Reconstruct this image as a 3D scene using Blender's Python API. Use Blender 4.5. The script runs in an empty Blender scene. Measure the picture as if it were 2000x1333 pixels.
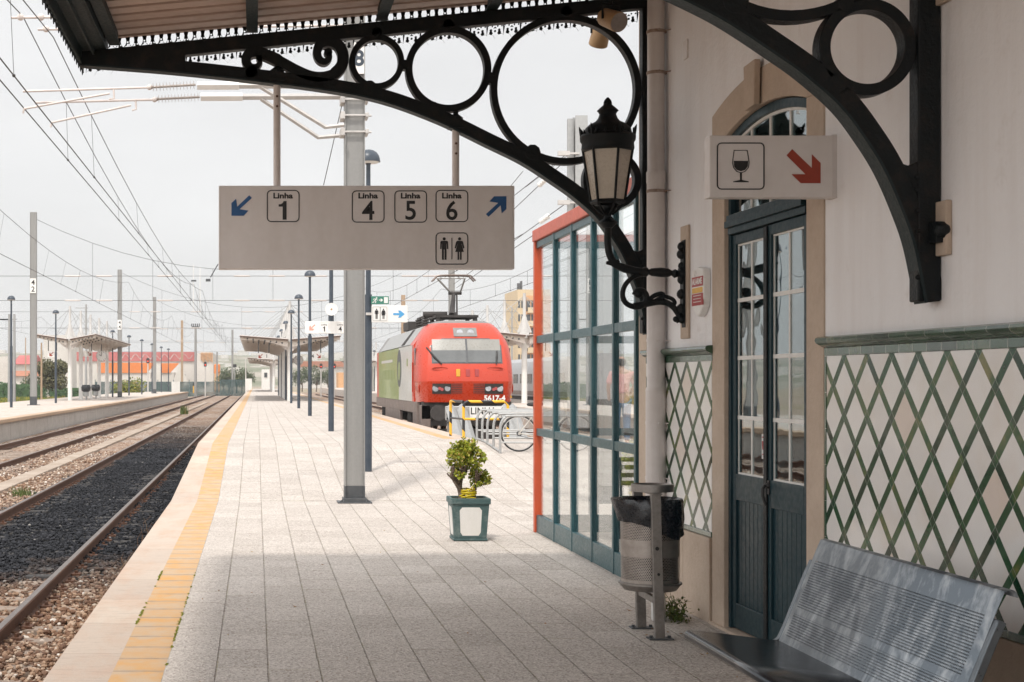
import bpy, bmesh, math, random
from mathutils import Vector, Matrix, noise as mnoise
R = math.radians
random.seed(7)
sc = bpy.context.scene
COL = sc.collection

# ------------------------------------------------------------------ camera
F, VX, VY, EYE = 3000.0, 500.0, 746.0, 1.7     # focal length in photo pixels, vanishing point, eye height
cd = bpy.data.cameras.new("Camera"); cam = bpy.data.objects.new("Camera", cd); COL.objects.link(cam)
cam.location = (0, 0, EYE); cam.rotation_euler = (R(90), 0, 0)
cd.sensor_width = 36; cd.lens = 54; cd.shift_x = 0.25; cd.shift_y = 0.0397
cd.clip_start = 0.1; cd.clip_end = 6000
sc.camera = cam

# ------------------------------------------------------------------ sky, sun, exposure
SUN = Vector((-0.23, -0.565, 1.0)).normalized()
w = bpy.data.worlds.new("World"); sc.world = w; w.use_nodes = True
nt = w.node_tree; nt.nodes.clear()
out = nt.nodes.new("ShaderNodeOutputWorld"); bg = nt.nodes.new("ShaderNodeBackground"); bg.inputs[1].default_value = 0.1
sky = nt.nodes.new("ShaderNodeTexSky"); sky.sky_type = 'NISHITA'; sky.sun_disc = False
sky.sun_elevation = math.asin(SUN.z); sky.sun_rotation = math.atan2(SUN.x, SUN.y)
tc = nt.nodes.new("ShaderNodeTexCoord"); sp = nt.nodes.new("ShaderNodeSeparateXYZ"); nt.links.new(tc.outputs['Generated'], sp.inputs[0])
mr = nt.nodes.new("ShaderNodeMapRange"); mr.inputs[1].default_value = 0.0; mr.inputs[2].default_value = 0.9
mr.inputs[1].default_value = -0.15
mr.inputs[3].default_value = 7.0; mr.inputs[4].default_value = 16.5      # cloud is brightest round the veiled sun, behind the camera on the left
dp_ = nt.nodes.new("ShaderNodeVectorMath"); dp_.operation = 'DOT_PRODUCT'; dp_.inputs[1].default_value = tuple(SUN); nt.links.new(tc.outputs['Generated'], dp_.inputs[0]); nt.links.new(dp_.outputs['Value'], mr.inputs[0])
mp = nt.nodes.new("ShaderNodeMapping"); mp.inputs['Scale'].default_value = (1, 1, 4.0); nt.links.new(tc.outputs['Generated'], mp.inputs[0])
nz = nt.nodes.new("ShaderNodeTexNoise"); nz.inputs['Scale'].default_value = 3.2; nz.inputs['Detail'].default_value = 6; nt.links.new(mp.outputs[0], nz.inputs['Vector'])
mr2 = nt.nodes.new("ShaderNodeMapRange"); mr2.inputs[1].default_value = 0.3; mr2.inputs[2].default_value = 0.7
mr2.inputs[3].default_value = 0.9; mr2.inputs[4].default_value = 1.03; nt.links.new(nz.outputs[0], mr2.inputs[0])
mu = nt.nodes.new("ShaderNodeMath"); mu.operation = 'MULTIPLY'; nt.links.new(mr.outputs[0], mu.inputs[0]); nt.links.new(mr2.outputs[0], mu.inputs[1])
cw = nt.nodes.new("ShaderNodeCombineColor"); 
for i, k in enumerate((1.0, 0.992, 0.985)):
    m_ = nt.nodes.new("ShaderNodeMath"); m_.operation = 'MULTIPLY'; m_.inputs[1].default_value = k
    nt.links.new(mu.outputs[0], m_.inputs[0]); nt.links.new(m_.outputs[0], cw.inputs[i])
mx = nt.nodes.new("ShaderNodeMix"); mx.data_type = 'RGBA'; mx.inputs[0].default_value = 0.93
nt.links.new(sky.outputs[0], mx.inputs[6]); nt.links.new(cw.outputs[0], mx.inputs[7])
nt.links.new(mx.outputs[2], bg.inputs[0]); nt.links.new(bg.outputs[0], out.inputs[0])
sl = bpy.data.lights.new("Sun", 'SUN'); sun = bpy.data.objects.new("Sun", sl); COL.objects.link(sun)
sl.energy = 1.9; sl.angle = R(4.0); sl.color = (1.0, 0.95, 0.88)
sun.rotation_euler = SUN.to_track_quat('Z', 'Y').to_euler(); sun.location = (-8, -20, 40)
vs = sc.view_settings; vs.view_transform = 'Standard'; vs.look = 'None'; vs.exposure = 0.42; vs.gamma = 1.0
sc.cycles.max_bounces = 10; sc.cycles.transparent_max_bounces = 24; sc.cycles.glossy_bounces = 5

# ------------------------------------------------------------------ mesh helpers
class MB:
    """collects simple solids; build() links them as ONE mesh object"""
    def __init__(s, f=None): s.v = []; s.fc = []; s.mi = []; s.f = f; s.m = 0
    def add(s, vs, fs):
        b = len(s.v); s.v += [tuple(p) for p in vs]
        for f in fs: s.fc.append([b + i for i in f]); s.mi.append(s.m)
    def box(s, x0, x1, y0, y1, z0, z1):
        s.add([(x0,y0,z0),(x1,y0,z0),(x1,y1,z0),(x0,y1,z0),(x0,y0,z1),(x1,y0,z1),(x1,y1,z1),(x0,y1,z1)],
              [(3,2,1,0),(4,5,6,7),(0,1,5,4),(1,2,6,5),(2,3,7,6),(3,0,4,7)])
    def prism(s, poly, a, b, axis='y'):
        n = len(poly)
        mk = {'y': lambda p, t: (p[0], t, p[1]), 'x': lambda p, t: (t, p[0], p[1]), 'z': lambda p, t: (p[0], p[1], t)}[axis]
        s.add([mk(p, a) for p in poly] + [mk(p, b) for p in poly],
              [list(range(n)), list(range(2*n-1, n-1, -1))] + [(i, (i+1) % n, n+(i+1) % n, n+i) for i in range(n)])
    def strip(s, path, wd, a, b, axis='y', closed=False):
        n = len(path); L = []; Q = []
        if not hasattr(wd, '__len__'): wd = [wd]*n
        for i in range(n):
            p = Vector(path[i]); q0 = Vector(path[(i-1) % n] if (closed or i > 0) else path[i]); q1 = Vector(path[(i+1) % n] if (closed or i < n-1) else path[i])
            t = (q1-q0).normalized(); nn = Vector((-t.y, t.x))
            L.append(p+nn*wd[i]/2); Q.append(p-nn*wd[i]/2)
        mk = {'y': lambda p, t: (p[0], t, p[1]), 'x': lambda p, t: (t, p[0], p[1]), 'z': lambda p, t: (p[0], p[1], t)}[axis]
        vs = [mk(p, a) for p in L]+[mk(p, a) for p in Q]+[mk(p, b) for p in L]+[mk(p, b) for p in Q]
        fs = []
        for i in range(n if closed else n-1):
            j = (i+1) % n
            fs += [(i, j, n+j, n+i), (2*n+i, 3*n+i, 3*n+j, 2*n+j), (i, 2*n+i, 2*n+j, j), (n+i, n+j, 3*n+j, 3*n+i)]
        if not closed: fs += [(0, n, 3*n, 2*n), (n-1, 3*n-1, 4*n-1, 2*n-1)]
        s.add(vs, fs)
    def ring(s, c, ro, ri, a, b, axis='y', n=48):
        p = [(c[0]+(ro+ri)/2*math.cos(2*math.pi*i/n), c[1]+(ro+ri)/2*math.sin(2*math.pi*i/n)) for i in range(n)]
        s.strip(p, ro-ri, a, b, axis, True)
    def disc(s, c, r, a, b, axis='y', n=24, ry=None):
        s.prism([(c[0]+r*math.cos(2*math.pi*i/n), c[1]+(ry or r)*math.sin(2*math.pi*i/n)) for i in range(n)], a, b, axis)
    def tube(s, path, r, n=8, closed=False):
        path = [Vector(p) for p in path]; m = len(path)
        if not hasattr(r, '__len__'): r = [r]*m
        t0 = (path[1]-path[0]).normalized()
        up = Vector((0, 0, 1)) if abs(t0.z) < 0.9 else Vector((0, 1, 0))
        nn = t0.cross(up).normalized(); vs = []; fs = []
        for i in range(m):
            a = path[(i-1) % m] if (closed or i > 0) else path[i]; b = path[(i+1) % m] if (closed or i < m-1) else path[i]
            t = (b-a).normalized(); nn = (nn - t*nn.dot(t)).normalized(); bb = t.cross(nn)
            for k in range(n):
                an = 2*math.pi*k/n; vs.append(path[i]+(nn*math.cos(an)+bb*math.sin(an))*r[i])
        for i in range(m if closed else m-1):
            j = (i+1) % m
            for k in range(n): fs.append((i*n+k, i*n+(k+1) % n, j*n+(k+1) % n, j*n+k))
        if not closed: fs += [list(range(n-1, -1, -1)), [(m-1)*n+k for k in range(n)]]
        s.add(vs, fs)
    def bar(s, p0, p1, wx, wz=None):
        s.tube([p0, p1], wx*0.7071, 4)
    def cyl(s, p0, p1, r0, r1=None, n=16): s.tube([p0, p1], [r0, r0 if r1 is None else r1], n)
    def lathe(s, c, prof, n=24, ph=0.0, sy=1.0):
        vs = []; m = len(prof)
        for r, z in prof:
            for k in range(n):
                an = 2*math.pi*k/n+ph; vs.append((c[0]+r*math.cos(an), c[1]+sy*r*math.sin(an), c[2]+z))
        fs = []
        for i in range(m-1):
            for k in range(n): fs.append((i*n+k, i*n+(k+1) % n, (i+1)*n+(k+1) % n, (i+1)*n+k))
        if prof[0][0] > 1e-4: fs.append(list(range(n-1, -1, -1)))
        if prof[-1][0] > 1e-4: fs.append([(m-1)*n+k for k in range(n)])
        s.add(vs, fs)
    def ball(s, c, r, n=12, sz=1.0):
        s.lathe(c, [(max(1e-5, r*math.sin(math.pi*i/n)), -sz*r*math.cos(math.pi*i/n)) for i in range(n+1)], n*2)
    def mesh(s, me, fn):
        s.add([fn(v.co) for v in me.vertices], [list(p.vertices) for p in me.polygons])
    def build(s, name, mat, parent=None, smooth=None, bevel=None, solid=None, norm=True):
        o0 = Vector((0, 0, 0)); p = parent
        while p is not None: o0 += p.location; p = p.parent
        vs = s.v if s.f is None else [s.f(*q) for q in s.v]
        me = bpy.data.meshes.new(name); me.from_pydata([Vector(q)-o0 for q in vs], [], s.fc)
        mats = mat if isinstance(mat, (list, tuple)) else [mat]
        for m in mats: me.materials.append(m)
        if len(mats) > 1: me.polygons.foreach_set('material_index', s.mi)
        if norm:
            bm = bmesh.new(); bm.from_mesh(me); bmesh.ops.recalc_face_normals(bm, faces=bm.faces[:]); bm.to_mesh(me); bm.free()
        if smooth is not None:
            me.polygons.foreach_set('use_smooth', [True]*len(me.polygons)); me.set_sharp_from_angle(angle=R(smooth))
        me.update()
        ob = bpy.data.objects.new(name, me); COL.objects.link(ob)
        if parent is not None: ob.parent = parent
        if solid: 
            md = ob.modifiers.new('solid', 'SOLIDIFY'); md.thickness = solid; md.offset = 0
        if bevel:
            md = ob.modifiers.new('bevel', 'BEVEL'); md.width = bevel; md.segments = 2; md.limit_method = 'ANGLE'; md.angle_limit = R(40)
        return ob

def tag(o, label, cat, group=None, kind=None):
    o['label'] = label; o['category'] = cat
    if group: o['group'] = group
    if kind: o['kind'] = kind
    return o
def thing(name, label, cat, loc=(0, 0, 0), group=None):
    o = bpy.data.objects.new(name, None); COL.objects.link(o); o.location = loc; o.empty_display_size = 0.2
    return tag(o, label, cat, group)
def struct(o): o['kind'] = 'structure'; return o
def stuff(o): o['kind'] = 'stuff'; return o
def copy_tree(o, parent=None):
    c = o.copy(); COL.objects.link(c)
    if parent is not None: c.parent = parent
    for ch in o.children: copy_tree(ch, c)
    return c
def P(x, y, Y): return Vector(((x-VX)*Y/F, Y, EYE+(VY-y)*Y/F))
def smooth_path(pts, n=6):
    """Catmull-Rom through the points"""
    D = len(pts[0]); P_ = [Vector(p) for p in pts]; out = []
    for i in range(len(P_)-1):
        p0 = P_[max(0, i-1)]; p1 = P_[i]; p2 = P_[i+1]; p3 = P_[min(len(P_)-1, i+2)]
        for k in range(n):
            t = k/n
            out.append(0.5*((2*p1)+(p2-p0)*t+(2*p0-5*p1+4*p2-p3)*t*t+(3*p1-p0-3*p2+p3)*t**3))
    out.append(P_[-1]); return out
def text_mesh(body, size, bold=0.0, ax='CENTER', depth=0.0008, sx=1.0):
    cu = bpy.data.curves.new('txt', 'FONT'); cu.body = body; cu.size = size; cu.align_x = ax; cu.align_y = 'CENTER'
    cu.offset = bold; cu.extrude = depth; cu.resolution_u = 4
    ob = bpy.data.objects.new('txt', cu); COL.objects.link(ob)
    me = bpy.data.meshes.new_from_object(ob); bpy.data.objects.remove(ob); bpy.data.curves.remove(cu)
    for v in me.vertices: v.co.x *= sx
    return me
def add_text(mb, body, size, cx, y, cz, bold=0.0, ax='CENTER', sx=1.0):
    """text facing the camera side (-Y)"""
    me = text_mesh(body, size, bold, ax, sx=sx)
    xs_ = [v.co.x for v in me.vertices]; ys_ = [v.co.y for v in me.vertices]; ox, oy = (min(xs_)+max(xs_))/2, (min(ys_)+max(ys_))/2
    for v in me.vertices: v.co.x -= ox; v.co.y -= oy
    mb.mesh(me, lambda c: (cx+c.x, y-c.z, cz+c.y)); bpy.data.meshes.remove(me)

# ------------------------------------------------------------------ material helpers
class NT:
    def __init__(s, name):
        s.mat = bpy.data.materials.new(name); s.mat.use_nodes = True; s.t = s.mat.node_tree; s.t.nodes.clear()
        s.out = s.t.nodes.new('ShaderNodeOutputMaterial'); s.co = s.t.nodes.new('ShaderNodeTexCoord')
    def n(s, k): return s.t.nodes.new(k)
    def l(s, a, b): s.t.links.new(a, b)
    def put(s, v, inp):
        if isinstance(v, bpy.types.NodeSocket): s.l(v, inp)
        elif isinstance(v, (tuple, list)) and len(v) == 3 and inp.type == 'RGBA': inp.default_value = (*v, 1)
        else: inp.default_value = v
    def m(s, op, a, b=0.0, c=0.0):
        n = s.n('ShaderNodeMath'); n.operation = op
        s.put(a, n.inputs[0]); s.put(b, n.inputs[1]); s.put(c, n.inputs[2]); return n.outputs[0]
    def xyz(s, v=None):
        n = s.n('ShaderNodeSeparateXYZ'); s.l(v or s.co.outputs['Object'], n.inputs[0]); return n.outputs[0], n.outputs[1], n.outputs[2]
    def vec(s, x=0.0, y=0.0, z=0.0):
        n = s.n('ShaderNodeCombineXYZ'); s.put(x, n.inputs[0]); s.put(y, n.inputs[1]); s.put(z, n.inputs[2]); return n.outputs[0]
    def mapv(s, sc_, v=None):
        n = s.n('ShaderNodeMapping'); n.inputs['Scale'].default_value = sc_; s.l(v or s.co.outputs['Object'], n.inputs[0]); return n.outputs[0]
    def noise(s, scale, detail=5, rough=0.55, v=None, dist=0.0):
        n = s.n('ShaderNodeTexNoise'); n.inputs['Scale'].default_value = scale; n.inputs['Detail'].default_value = detail
        n.inputs['Roughness'].default_value = rough; n.inputs['Distortion'].default_value = dist
        s.l(v or s.co.outputs['Object'], n.inputs['Vector']); return n.outputs[0]
    def vor(s, scale, feat='F1', v=None, out=0):
        n = s.n('ShaderNodeTexVoronoi'); n.feature = feat; n.inputs['Scale'].default_value = scale; s.l(v or s.co.outputs['Object'], n.inputs['Vector']); return n.outputs[out]
    def white(s, v):
        n = s.n('ShaderNodeTexWhiteNoise'); n.noise_dimensions = '3D'; s.l(v, n.inputs['Vector']); return n.outputs[0]
    def rng(s, v, a, b, c=0.0, d=1.0):
        n = s.n('ShaderNodeMapRange'); s.put(v, n.inputs[0])
        for i, q in enumerate((a, b, c, d)): n.inputs[i+1].default_value = q
        return n.outputs[0]
    def mix(s, f, a, b, mode='MIX'):
        n = s.n('ShaderNodeMix'); n.data_type = 'RGBA'; n.blend_type = mode; s.put(f, n.inputs[0]); s.put(a, n.inputs[6]); s.put(b, n.inputs[7]); return n.outputs[2]
    def ramp(s, f, stops):
        n = s.n('ShaderNodeValToRGB'); e = n.color_ramp.elements
        e[0].position, e[0].color = stops[0][0], (*stops[0][1], 1); e[1].position, e[1].color = stops[-1][0], (*stops[-1][1], 1)
        for p, c in stops[1:-1]: q = e.new(p); q.color = (*c, 1)
        s.l(f, n.inputs[0]); return n.outputs[0]
    def bump(s, h, strength=0.3, dist=0.01, normal=None):
        n = s.n('ShaderNodeBump'); n.inputs['Strength'].default_value = strength; n.inputs['Distance'].default_value = dist; s.l(h, n.inputs['Height'])
        if normal is not None: s.l(normal, n.inputs['Normal'])
        return n.outputs[0]
    def bsdf(s, col, rough=0.6, metal=0.0, nrm=None, coat=0.0, spec=0.5, trans=0.0, link=True):
        n = s.n('ShaderNodeBsdfPrincipled'); s.put(col, n.inputs['Base Color']); s.put(rough, n.inputs['Roughness']); s.put(metal, n.inputs['Metallic'])
        n.inputs['Coat Weight'].default_value = coat; n.inputs['Specular IOR Level'].default_value = spec; n.inputs['Transmission Weight'].default_value = trans
        if nrm is not None: s.l(nrm, n.inputs['Normal'])
        if link: s.l(n.outputs[0], s.out.inputs[0])
        return n
    def island(s):
        n = s.n('ShaderNodeNewGeometry'); return n.outputs['Random Per Island']
def pm(name, c, c2=None, scale=6.0, rough=0.6, metal=0.0, bump=0.0, bscale=60.0, coat=0.0, spec=0.5, lo=0.35, hi=0.65, streak=None, rv=0.1):
    t = NT(name); v = t.mapv(streak) if streak else None
    if c2 is None: c2 = tuple(x*0.82 for x in c)
    a = t.noise(scale, 6, 0.6, v); b = t.noise(scale*7.3, 4, 0.6)
    f = t.m('ADD', t.m('MULTIPLY', a, 0.7), t.m('MULTIPLY', b, 0.3))
    col = t.mix(t.rng(f, lo, hi), c, c2)
    nr = t.bump(t.noise(bscale, 4), bump, 0.01) if bump else None
    t.bsdf(col, t.rng(b, 0.3, 0.7, max(0.02, rough-rv), min(1, rough+rv)), metal, nr, coat, spec); return t.mat
def leafmat(name, stops, rough=0.55, trans=0.0, spec=0.4):
    t = NT(name); col = t.ramp(t.island(), stops); t.bsdf(col, rough, 0, None, 0, spec); return t.mat

M = {}
M['iron'] = pm('black_iron_paint', (0.006, 0.0085, 0.010), (0.030, 0.022, 0.017), 9, 0.5, 0, 0.35, 45, spec=0.24, lo=.5, hi=.78)
M['iron_green'] = pm('dark_green_iron_paint', (0.010, 0.020, 0.022), (0.022, 0.032, 0.034), 8, 0.55, 0, 0.25, 40, spec=0.25)
M['pale_metal'] = pm('pale_painted_steel', (0.70, 0.63, 0.59), (0.58, 0.51, 0.475), 12, 0.5)
M['galv'] = pm('galvanised_steel', (0.42, 0.42, 0.41), (0.34, 0.34, 0.335), 14, 0.45, 0.45, 0.05, 80)
M['galv_light'] = pm('bright_galvanised_steel', (0.60, 0.57, 0.54), (0.47, 0.45, 0.43), 14, 0.5, 0.2)
M['postgrey'] = pm('grey_painted_mast', (0.285, 0.28, 0.268), (0.24, 0.236, 0.228), 3, 0.45, 0.1, streak=(4, 4, 0.3))
M['postdark'] = pm('dark_band_paint', (0.05, 0.055, 0.06), (0.08, 0.083, 0.088), 9, 0.5)
M['lampblue'] = pm('dark_blue_lamp_paint', (0.030, 0.043, 0.062), (0.055, 0.068, 0.086), 7, 0.38, 0, 0.05, 60)
M['mastwhite'] = pm('weathered_white_mast', (0.50, 0.485, 0.465), (0.43, 0.415, 0.395), 3, 0.6)
M['shedroof'] = pm('brown_shelter_soffit', (0.20, 0.135, 0.105), (0.15, 0.10, 0.08), 2, 0.6)
M['clampgrey'] = pm('rust_stained_clamp', (0.40, 0.33, 0.28), (0.22, 0.14, 0.10), 30, .7)
M['shedbeam'] = pm('dusty_beige_beam', (0.66, 0.60, 0.54), (0.55, 0.49, 0.43), 3, 0.6)
M['white'] = pm('white_paint', (0.74, 0.72, 0.69), (0.66, 0.64, 0.60), 4, 0.5)
M['offwhite'] = pm('aged_white_sign_paint', (0.71, 0.665, 0.64), (0.63, 0.58, 0.545), 2.2, 0.42, spec=0.35, streak=(1.5, 1.5, .5), bump=.04, bscale=3)
M['signwhite'] = pm('white_sign_paint', (0.8, 0.78, 0.75), (0.74, 0.72, 0.69), 3, 0.4)
M['black'] = pm('black_print', (0.012, 0.011, 0.011), None, 20, 0.5)
M['blueprint'] = pm('blue_print', (0.012, 0.085, 0.24), None, 20, 0.45)
M['skyprint'] = pm('light_blue_print', (0.09, 0.36, 0.66), None, 20, 0.45)
M['redprint'] = pm('dark_red_print', (0.33, 0.042, 0.018), None, 20, 0.45)
M['paleredprint'] = pm('faded_red_print', (0.66, 0.33, 0.26), None, 20, 0.5)
M['greenprint'] = pm('green_sign_print', (0.05, 0.21, 0.15), None, 20, 0.45)
M['teal'] = pm('teal_frame_paint', (0.016, 0.066, 0.080), (0.032, 0.088, 0.100), 5, 0.35, 0, 0.03, 90)
M['orange'] = pm('orange_frame_paint', (0.54, 0.085, 0.028), (0.46, 0.075, 0.03), 5, 0.42)
M['redroof'] = pm('faded_red_trim', (0.55, 0.13, 0.09), (0.46, 0.12, 0.085), 5, 0.55)
M['doorgreen'] = pm('dark_green_door_paint', (0.007, 0.027, 0.036), (0.014, 0.038, 0.047), 4, 0.42, 0, 0.05, 35, spec=0.25)
M['stone'] = pm('warm_limestone', (0.53, 0.425, 0.335), (0.42, 0.325, 0.25), 3.5, 0.85, 0, 0.35, 60, lo=0.3, hi=0.7)
M['rail_head'] = pm('worn_rail_steel', (0.20, 0.165, 0.145), (0.12, 0.085, 0.07), 9, 0.38, 0.6, 0.05, 60, streak=(6, 0.4, 6))
M['rail_rust'] = pm('rusty_rail_side', (0.125, 0.055, 0.030), (0.07, 0.033, 0.020), 12, 0.85, 0, 0.2, 90)
M['concrete'] = pm('pale_concrete', (0.47, 0.435, 0.40), (0.36, 0.33, 0.30), 1.6, 0.9, 0, 0.25, 70)
M['sleeper'] = pm('weathered_sleeper', (0.30, 0.235, 0.19), (0.19, 0.145, 0.115), 5, 0.95, 0, 0.4, 60)
M['gunk'] = pm('dark_underframe', (0.025, 0.022, 0.021), (0.05, 0.042, 0.038), 6, 0.7)
M['rubber'] = pm('black_rubber', (0.02, 0.02, 0.021), (0.035, 0.034, 0.034), 14, 0.7)
M['yellow'] = pm('yellow_paint', (0.75, 0.42, 0.04), (0.62, 0.34, 0.04), 9, 0.45)
M['cable'] = pm('copper_wire', (0.055, 0.053, 0.055), (0.08, 0.075, 0.072), 8, 0.55, 0.4)
M['porcelain'] = pm('grey_insulator', (0.48, 0.42, 0.38), (0.38, 0.33, 0.3), 8, 0.35)
M['seatsteel'] = pm('smooth_dark_seat_steel', (0.032, 0.038, 0.046), (0.045, 0.052, 0.062), 1.2, 0.2, 0.55, rv=.04)
M['bluesteel'] = pm('bench_grey_steel', (0.11, 0.128, 0.146), (0.17, 0.188, 0.206), 5, 0.36, 0.55, 0.05, 70, lo=0.4, hi=0.75)
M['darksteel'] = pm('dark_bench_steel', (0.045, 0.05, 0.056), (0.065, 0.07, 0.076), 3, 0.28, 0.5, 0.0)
M['stainless'] = pm('weathered_stainless', (0.33, 0.31, 0.29), (0.22, 0.20, 0.185), 7, 0.4, 0.75, 0.05, 60)
M['pipe'] = pm('grey_downpipe_paint', (0.66, 0.615, 0.59), (0.58, 0.53, 0.50), 2.5, 0.55, streak=(6, 6, 0.5))
M['beige'] = pm('beige_plastic', (0.42, 0.27, 0.14), (0.36, 0.23, 0.12), 8, 0.55)
M['beige_grey'] = pm('grey_beige_grille', (0.30, 0.26, 0.24), (0.24, 0.21, 0.19), 60, 0.7)
M['planter'] = pm('chipped_green_planter_paint', (0.052, 0.098, 0.098), (0.16, 0.20, 0.19), 9, 0.6, 0, 0.2, 50, lo=0.5, hi=0.72)
M['soil'] = pm('dark_soil', (0.05, 0.06, 0.025), (0.03, 0.025, 0.018), 30, 0.95, 0, 0.6, 90)
M['bark'] = pm('grey_brown_bark', (0.20, 0.145, 0.11), (0.10, 0.07, 0.052), 30, 0.9, 0, 0.6, 70)
M['ribbon'] = pm('yellow_ribbon', (0.75, 0.58, 0.01), (0.5, 0.38, 0.01), 25, 0.4)
M['lred'] = pm('locomotive_red_paint', (0.53, 0.050, 0.020), (0.47, 0.046, 0.020), 1.2, 0.34, coat=0.12, spec=0.4)
M['ldred'] = pm('locomotive_orange_red_paint', (0.45, 0.034, 0.006), (0.41, 0.03, 0.006), 2, 0.3, coat=0.3)
M['lgreen'] = pm('lime_wrap', (0.22, 0.285, 0.06), (0.19, 0.25, 0.055), 2, 0.35, coat=0.2)
M['lwhite'] = pm('pale_grey_wrap', (0.52, 0.52, 0.50), (0.46, 0.46, 0.43), 2, 0.35, coat=0.2)
M['lolive'] = pm('olive_print', (0.23, 0.28, 0.10), None, 3, 0.4)
M['lgrey'] = pm('dusty_skirt_paint', (0.22, 0.175, 0.155), (0.15, 0.115, 0.10), 2.5, 0.6)
M['lroof'] = pm('grey_roof_paint', (0.24, 0.232, 0.225), (0.16, 0.153, 0.147), 2.5, 0.5)
M['lamp_glass_dirty'] = pm('dirty_frosted_glass', (0.50, 0.44, 0.36), (0.30, 0.245, 0.19), 6, 0.3, lo=0.45, hi=0.85)
M['skin'] = pm('skin', (0.50, 0.30, 0.22), None, 8, 0.55)
M['pink'] = pm('pink_shirt', (0.70, 0.37, 0.35), (0.58, 0.29, 0.27), 8, 0.85, 0, 0.3, 25)
M['denim'] = pm('blue_jeans', (0.16, 0.25, 0.36), (0.11, 0.18, 0.28), 12, 0.9)
M['hair'] = pm('dark_hair', (0.02, 0.015, 0.012), None, 30, 0.5)
M['tan'] = pm('tan_leather', (0.42, 0.29, 0.17), None, 10, 0.6)
M['binbag'] = pm('black_bin_bag', (0.010, 0.012, 0.016), (0.018, 0.02, 0.025), 6, 0.28, 0, 0.5, 14, spec=0.6)
M['silver'] = pm('silver_train_paint', (0.42, 0.42, 0.43), (0.36, 0.36, 0.37), 2, 0.35, 0.3)
M['trainglass'] = pm('dark_train_glass', (0.03, 0.04, 0.05), None, 2, 0.08)
M['cream'] = pm('cream_render', (0.62, 0.50, 0.33), (0.55, 0.43, 0.28), 0.6, 0.9)
M['peach'] = pm('peach_render', (0.62, 0.36, 0.18), (0.55, 0.31, 0.16), 0.6, 0.9)
M['factwhite'] = pm('factory_white_wall', (0.62, 0.59, 0.55), (0.52, 0.49, 0.45), 0.25, 0.9)
M['factred'] = pm('faded_red_cladding', (0.38, 0.09, 0.085), (0.46, 0.15, 0.14), 0.25, 0.8)
M['factorange'] = pm('orange_cladding', (0.68, 0.20, 0.04), (0.60, 0.18, 0.04), 0.25, 0.7)
M['tileroof'] = pm('terracotta_roof', (0.40, 0.17, 0.10), (0.32, 0.13, 0.08), 0.4, 0.9)
M['window_dark'] = pm('dark_window', (0.06, 0.065, 0.07), None, 2, 0.15)
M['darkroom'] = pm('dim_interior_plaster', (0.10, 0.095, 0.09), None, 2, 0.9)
M['roofpoly'] = None
def poly_mat():
    t = NT('added_daylight_sheet'); a = t.n('ShaderNodeBsdfTranslucent'); a.inputs[0].default_value = (0.8, 0.82, 0.82, 1); b_ = t.n('ShaderNodeBsdfTransparent'); b_.inputs[0].default_value = (0.9, 0.92, 0.92, 1); mx = t.n('ShaderNodeMixShader'); mx.inputs[0].default_value = .55; t.l(a.outputs[0], mx.inputs[1]); t.l(b_.outputs[0], mx.inputs[2]); t.l(mx.outputs[0], t.out.inputs[0]); return t.mat
M['roofpoly'] = poly_mat()
def mesh_mat():
    t = NT('green_mesh_fence'); p = t.bsdf((0.06, 0.10, 0.10), .8, link=False); tr = t.n('ShaderNodeBsdfTransparent'); mx = t.n('ShaderNodeMixShader'); n = t.rng(t.noise(.35, 5), .4, .6, .15, .6)
    t.l(n, mx.inputs[0]); t.l(p.outputs[0], mx.inputs[1]); t.l(tr.outputs[0], mx.inputs[2]); t.l(mx.outputs[0], t.out.inputs[0]); return t.mat
M['greenfence'] = mesh_mat()
M['wood'] = pm('tan_wooden_pole', (0.42, 0.30, 0.20), (0.33, 0.235, 0.155), 4, 0.9)
M['cardwhite'] = pm('white_paper', (0.7, 0.69, 0.67), None, 9, 0.6)
M['alarmred'] = pm('faded_alarm_red', (0.42, 0.07, 0.07), None, 14, 0.5)
M['lens'] = pm('headlamp_lens', (0.55, 0.56, 0.58), (0.3, 0.3, 0.32), 30, 0.12, 0.6)
def emis(name, col, s):
    t = NT(name); e = t.n('ShaderNodeEmission'); e.inputs[0].default_value = (*col, 1); e.inputs[1].default_value = s; t.l(e.outputs[0], t.out.inputs[0]); return t.mat
M['redlamp'] = emis('lit_red_signal', (1.0, 0.08, 0.05), 1.6)
def glassmat(name, tint, k=2.0, rough=0.005, wob=0.0):
    """thin glazing of k reflecting faces"""
    t = NT(name); lw = t.n('ShaderNodeLayerWeight'); lw.inputs[0].default_value = 0.5; fr = t.m('ADD', 0.04, t.m('MULTIPLY', t.m('POWER', lw.outputs['Facing'], 5.0), 0.96)); fac = t.m('DIVIDE', t.m('MULTIPLY', fr, k), t.m('ADD', 1.0, t.m('MULTIPLY', fr, k-1)))
    gl = t.n('ShaderNodeBsdfGlossy'); gl.inputs[0].default_value = (0.95, 0.96, 0.96, 1); gl.inputs['Roughness'].default_value = rough
    if wob:
        b = t.bump(t.noise(2.2, 2), wob, 0.02); t.l(b, gl.inputs['Normal'])
    tr = t.n('ShaderNodeBsdfTransparent'); tr.inputs[0].default_value = (*tint, 1)
    mx = t.n('ShaderNodeMixShader'); t.l(fac, mx.inputs[0]); t.l(tr.outputs[0], mx.inputs[1]); t.l(gl.outputs[0], mx.inputs[2]); t.l(mx.outputs[0], t.out.inputs[0])
    return t.mat
M['glass'] = glassmat('window_glass', (0.96, 0.97, 0.97), 1.0)
M['doorglass'] = glassmat('old_door_glass', (0.62, 0.74, 0.76), 2.2, 0.004, 0.07)
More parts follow.
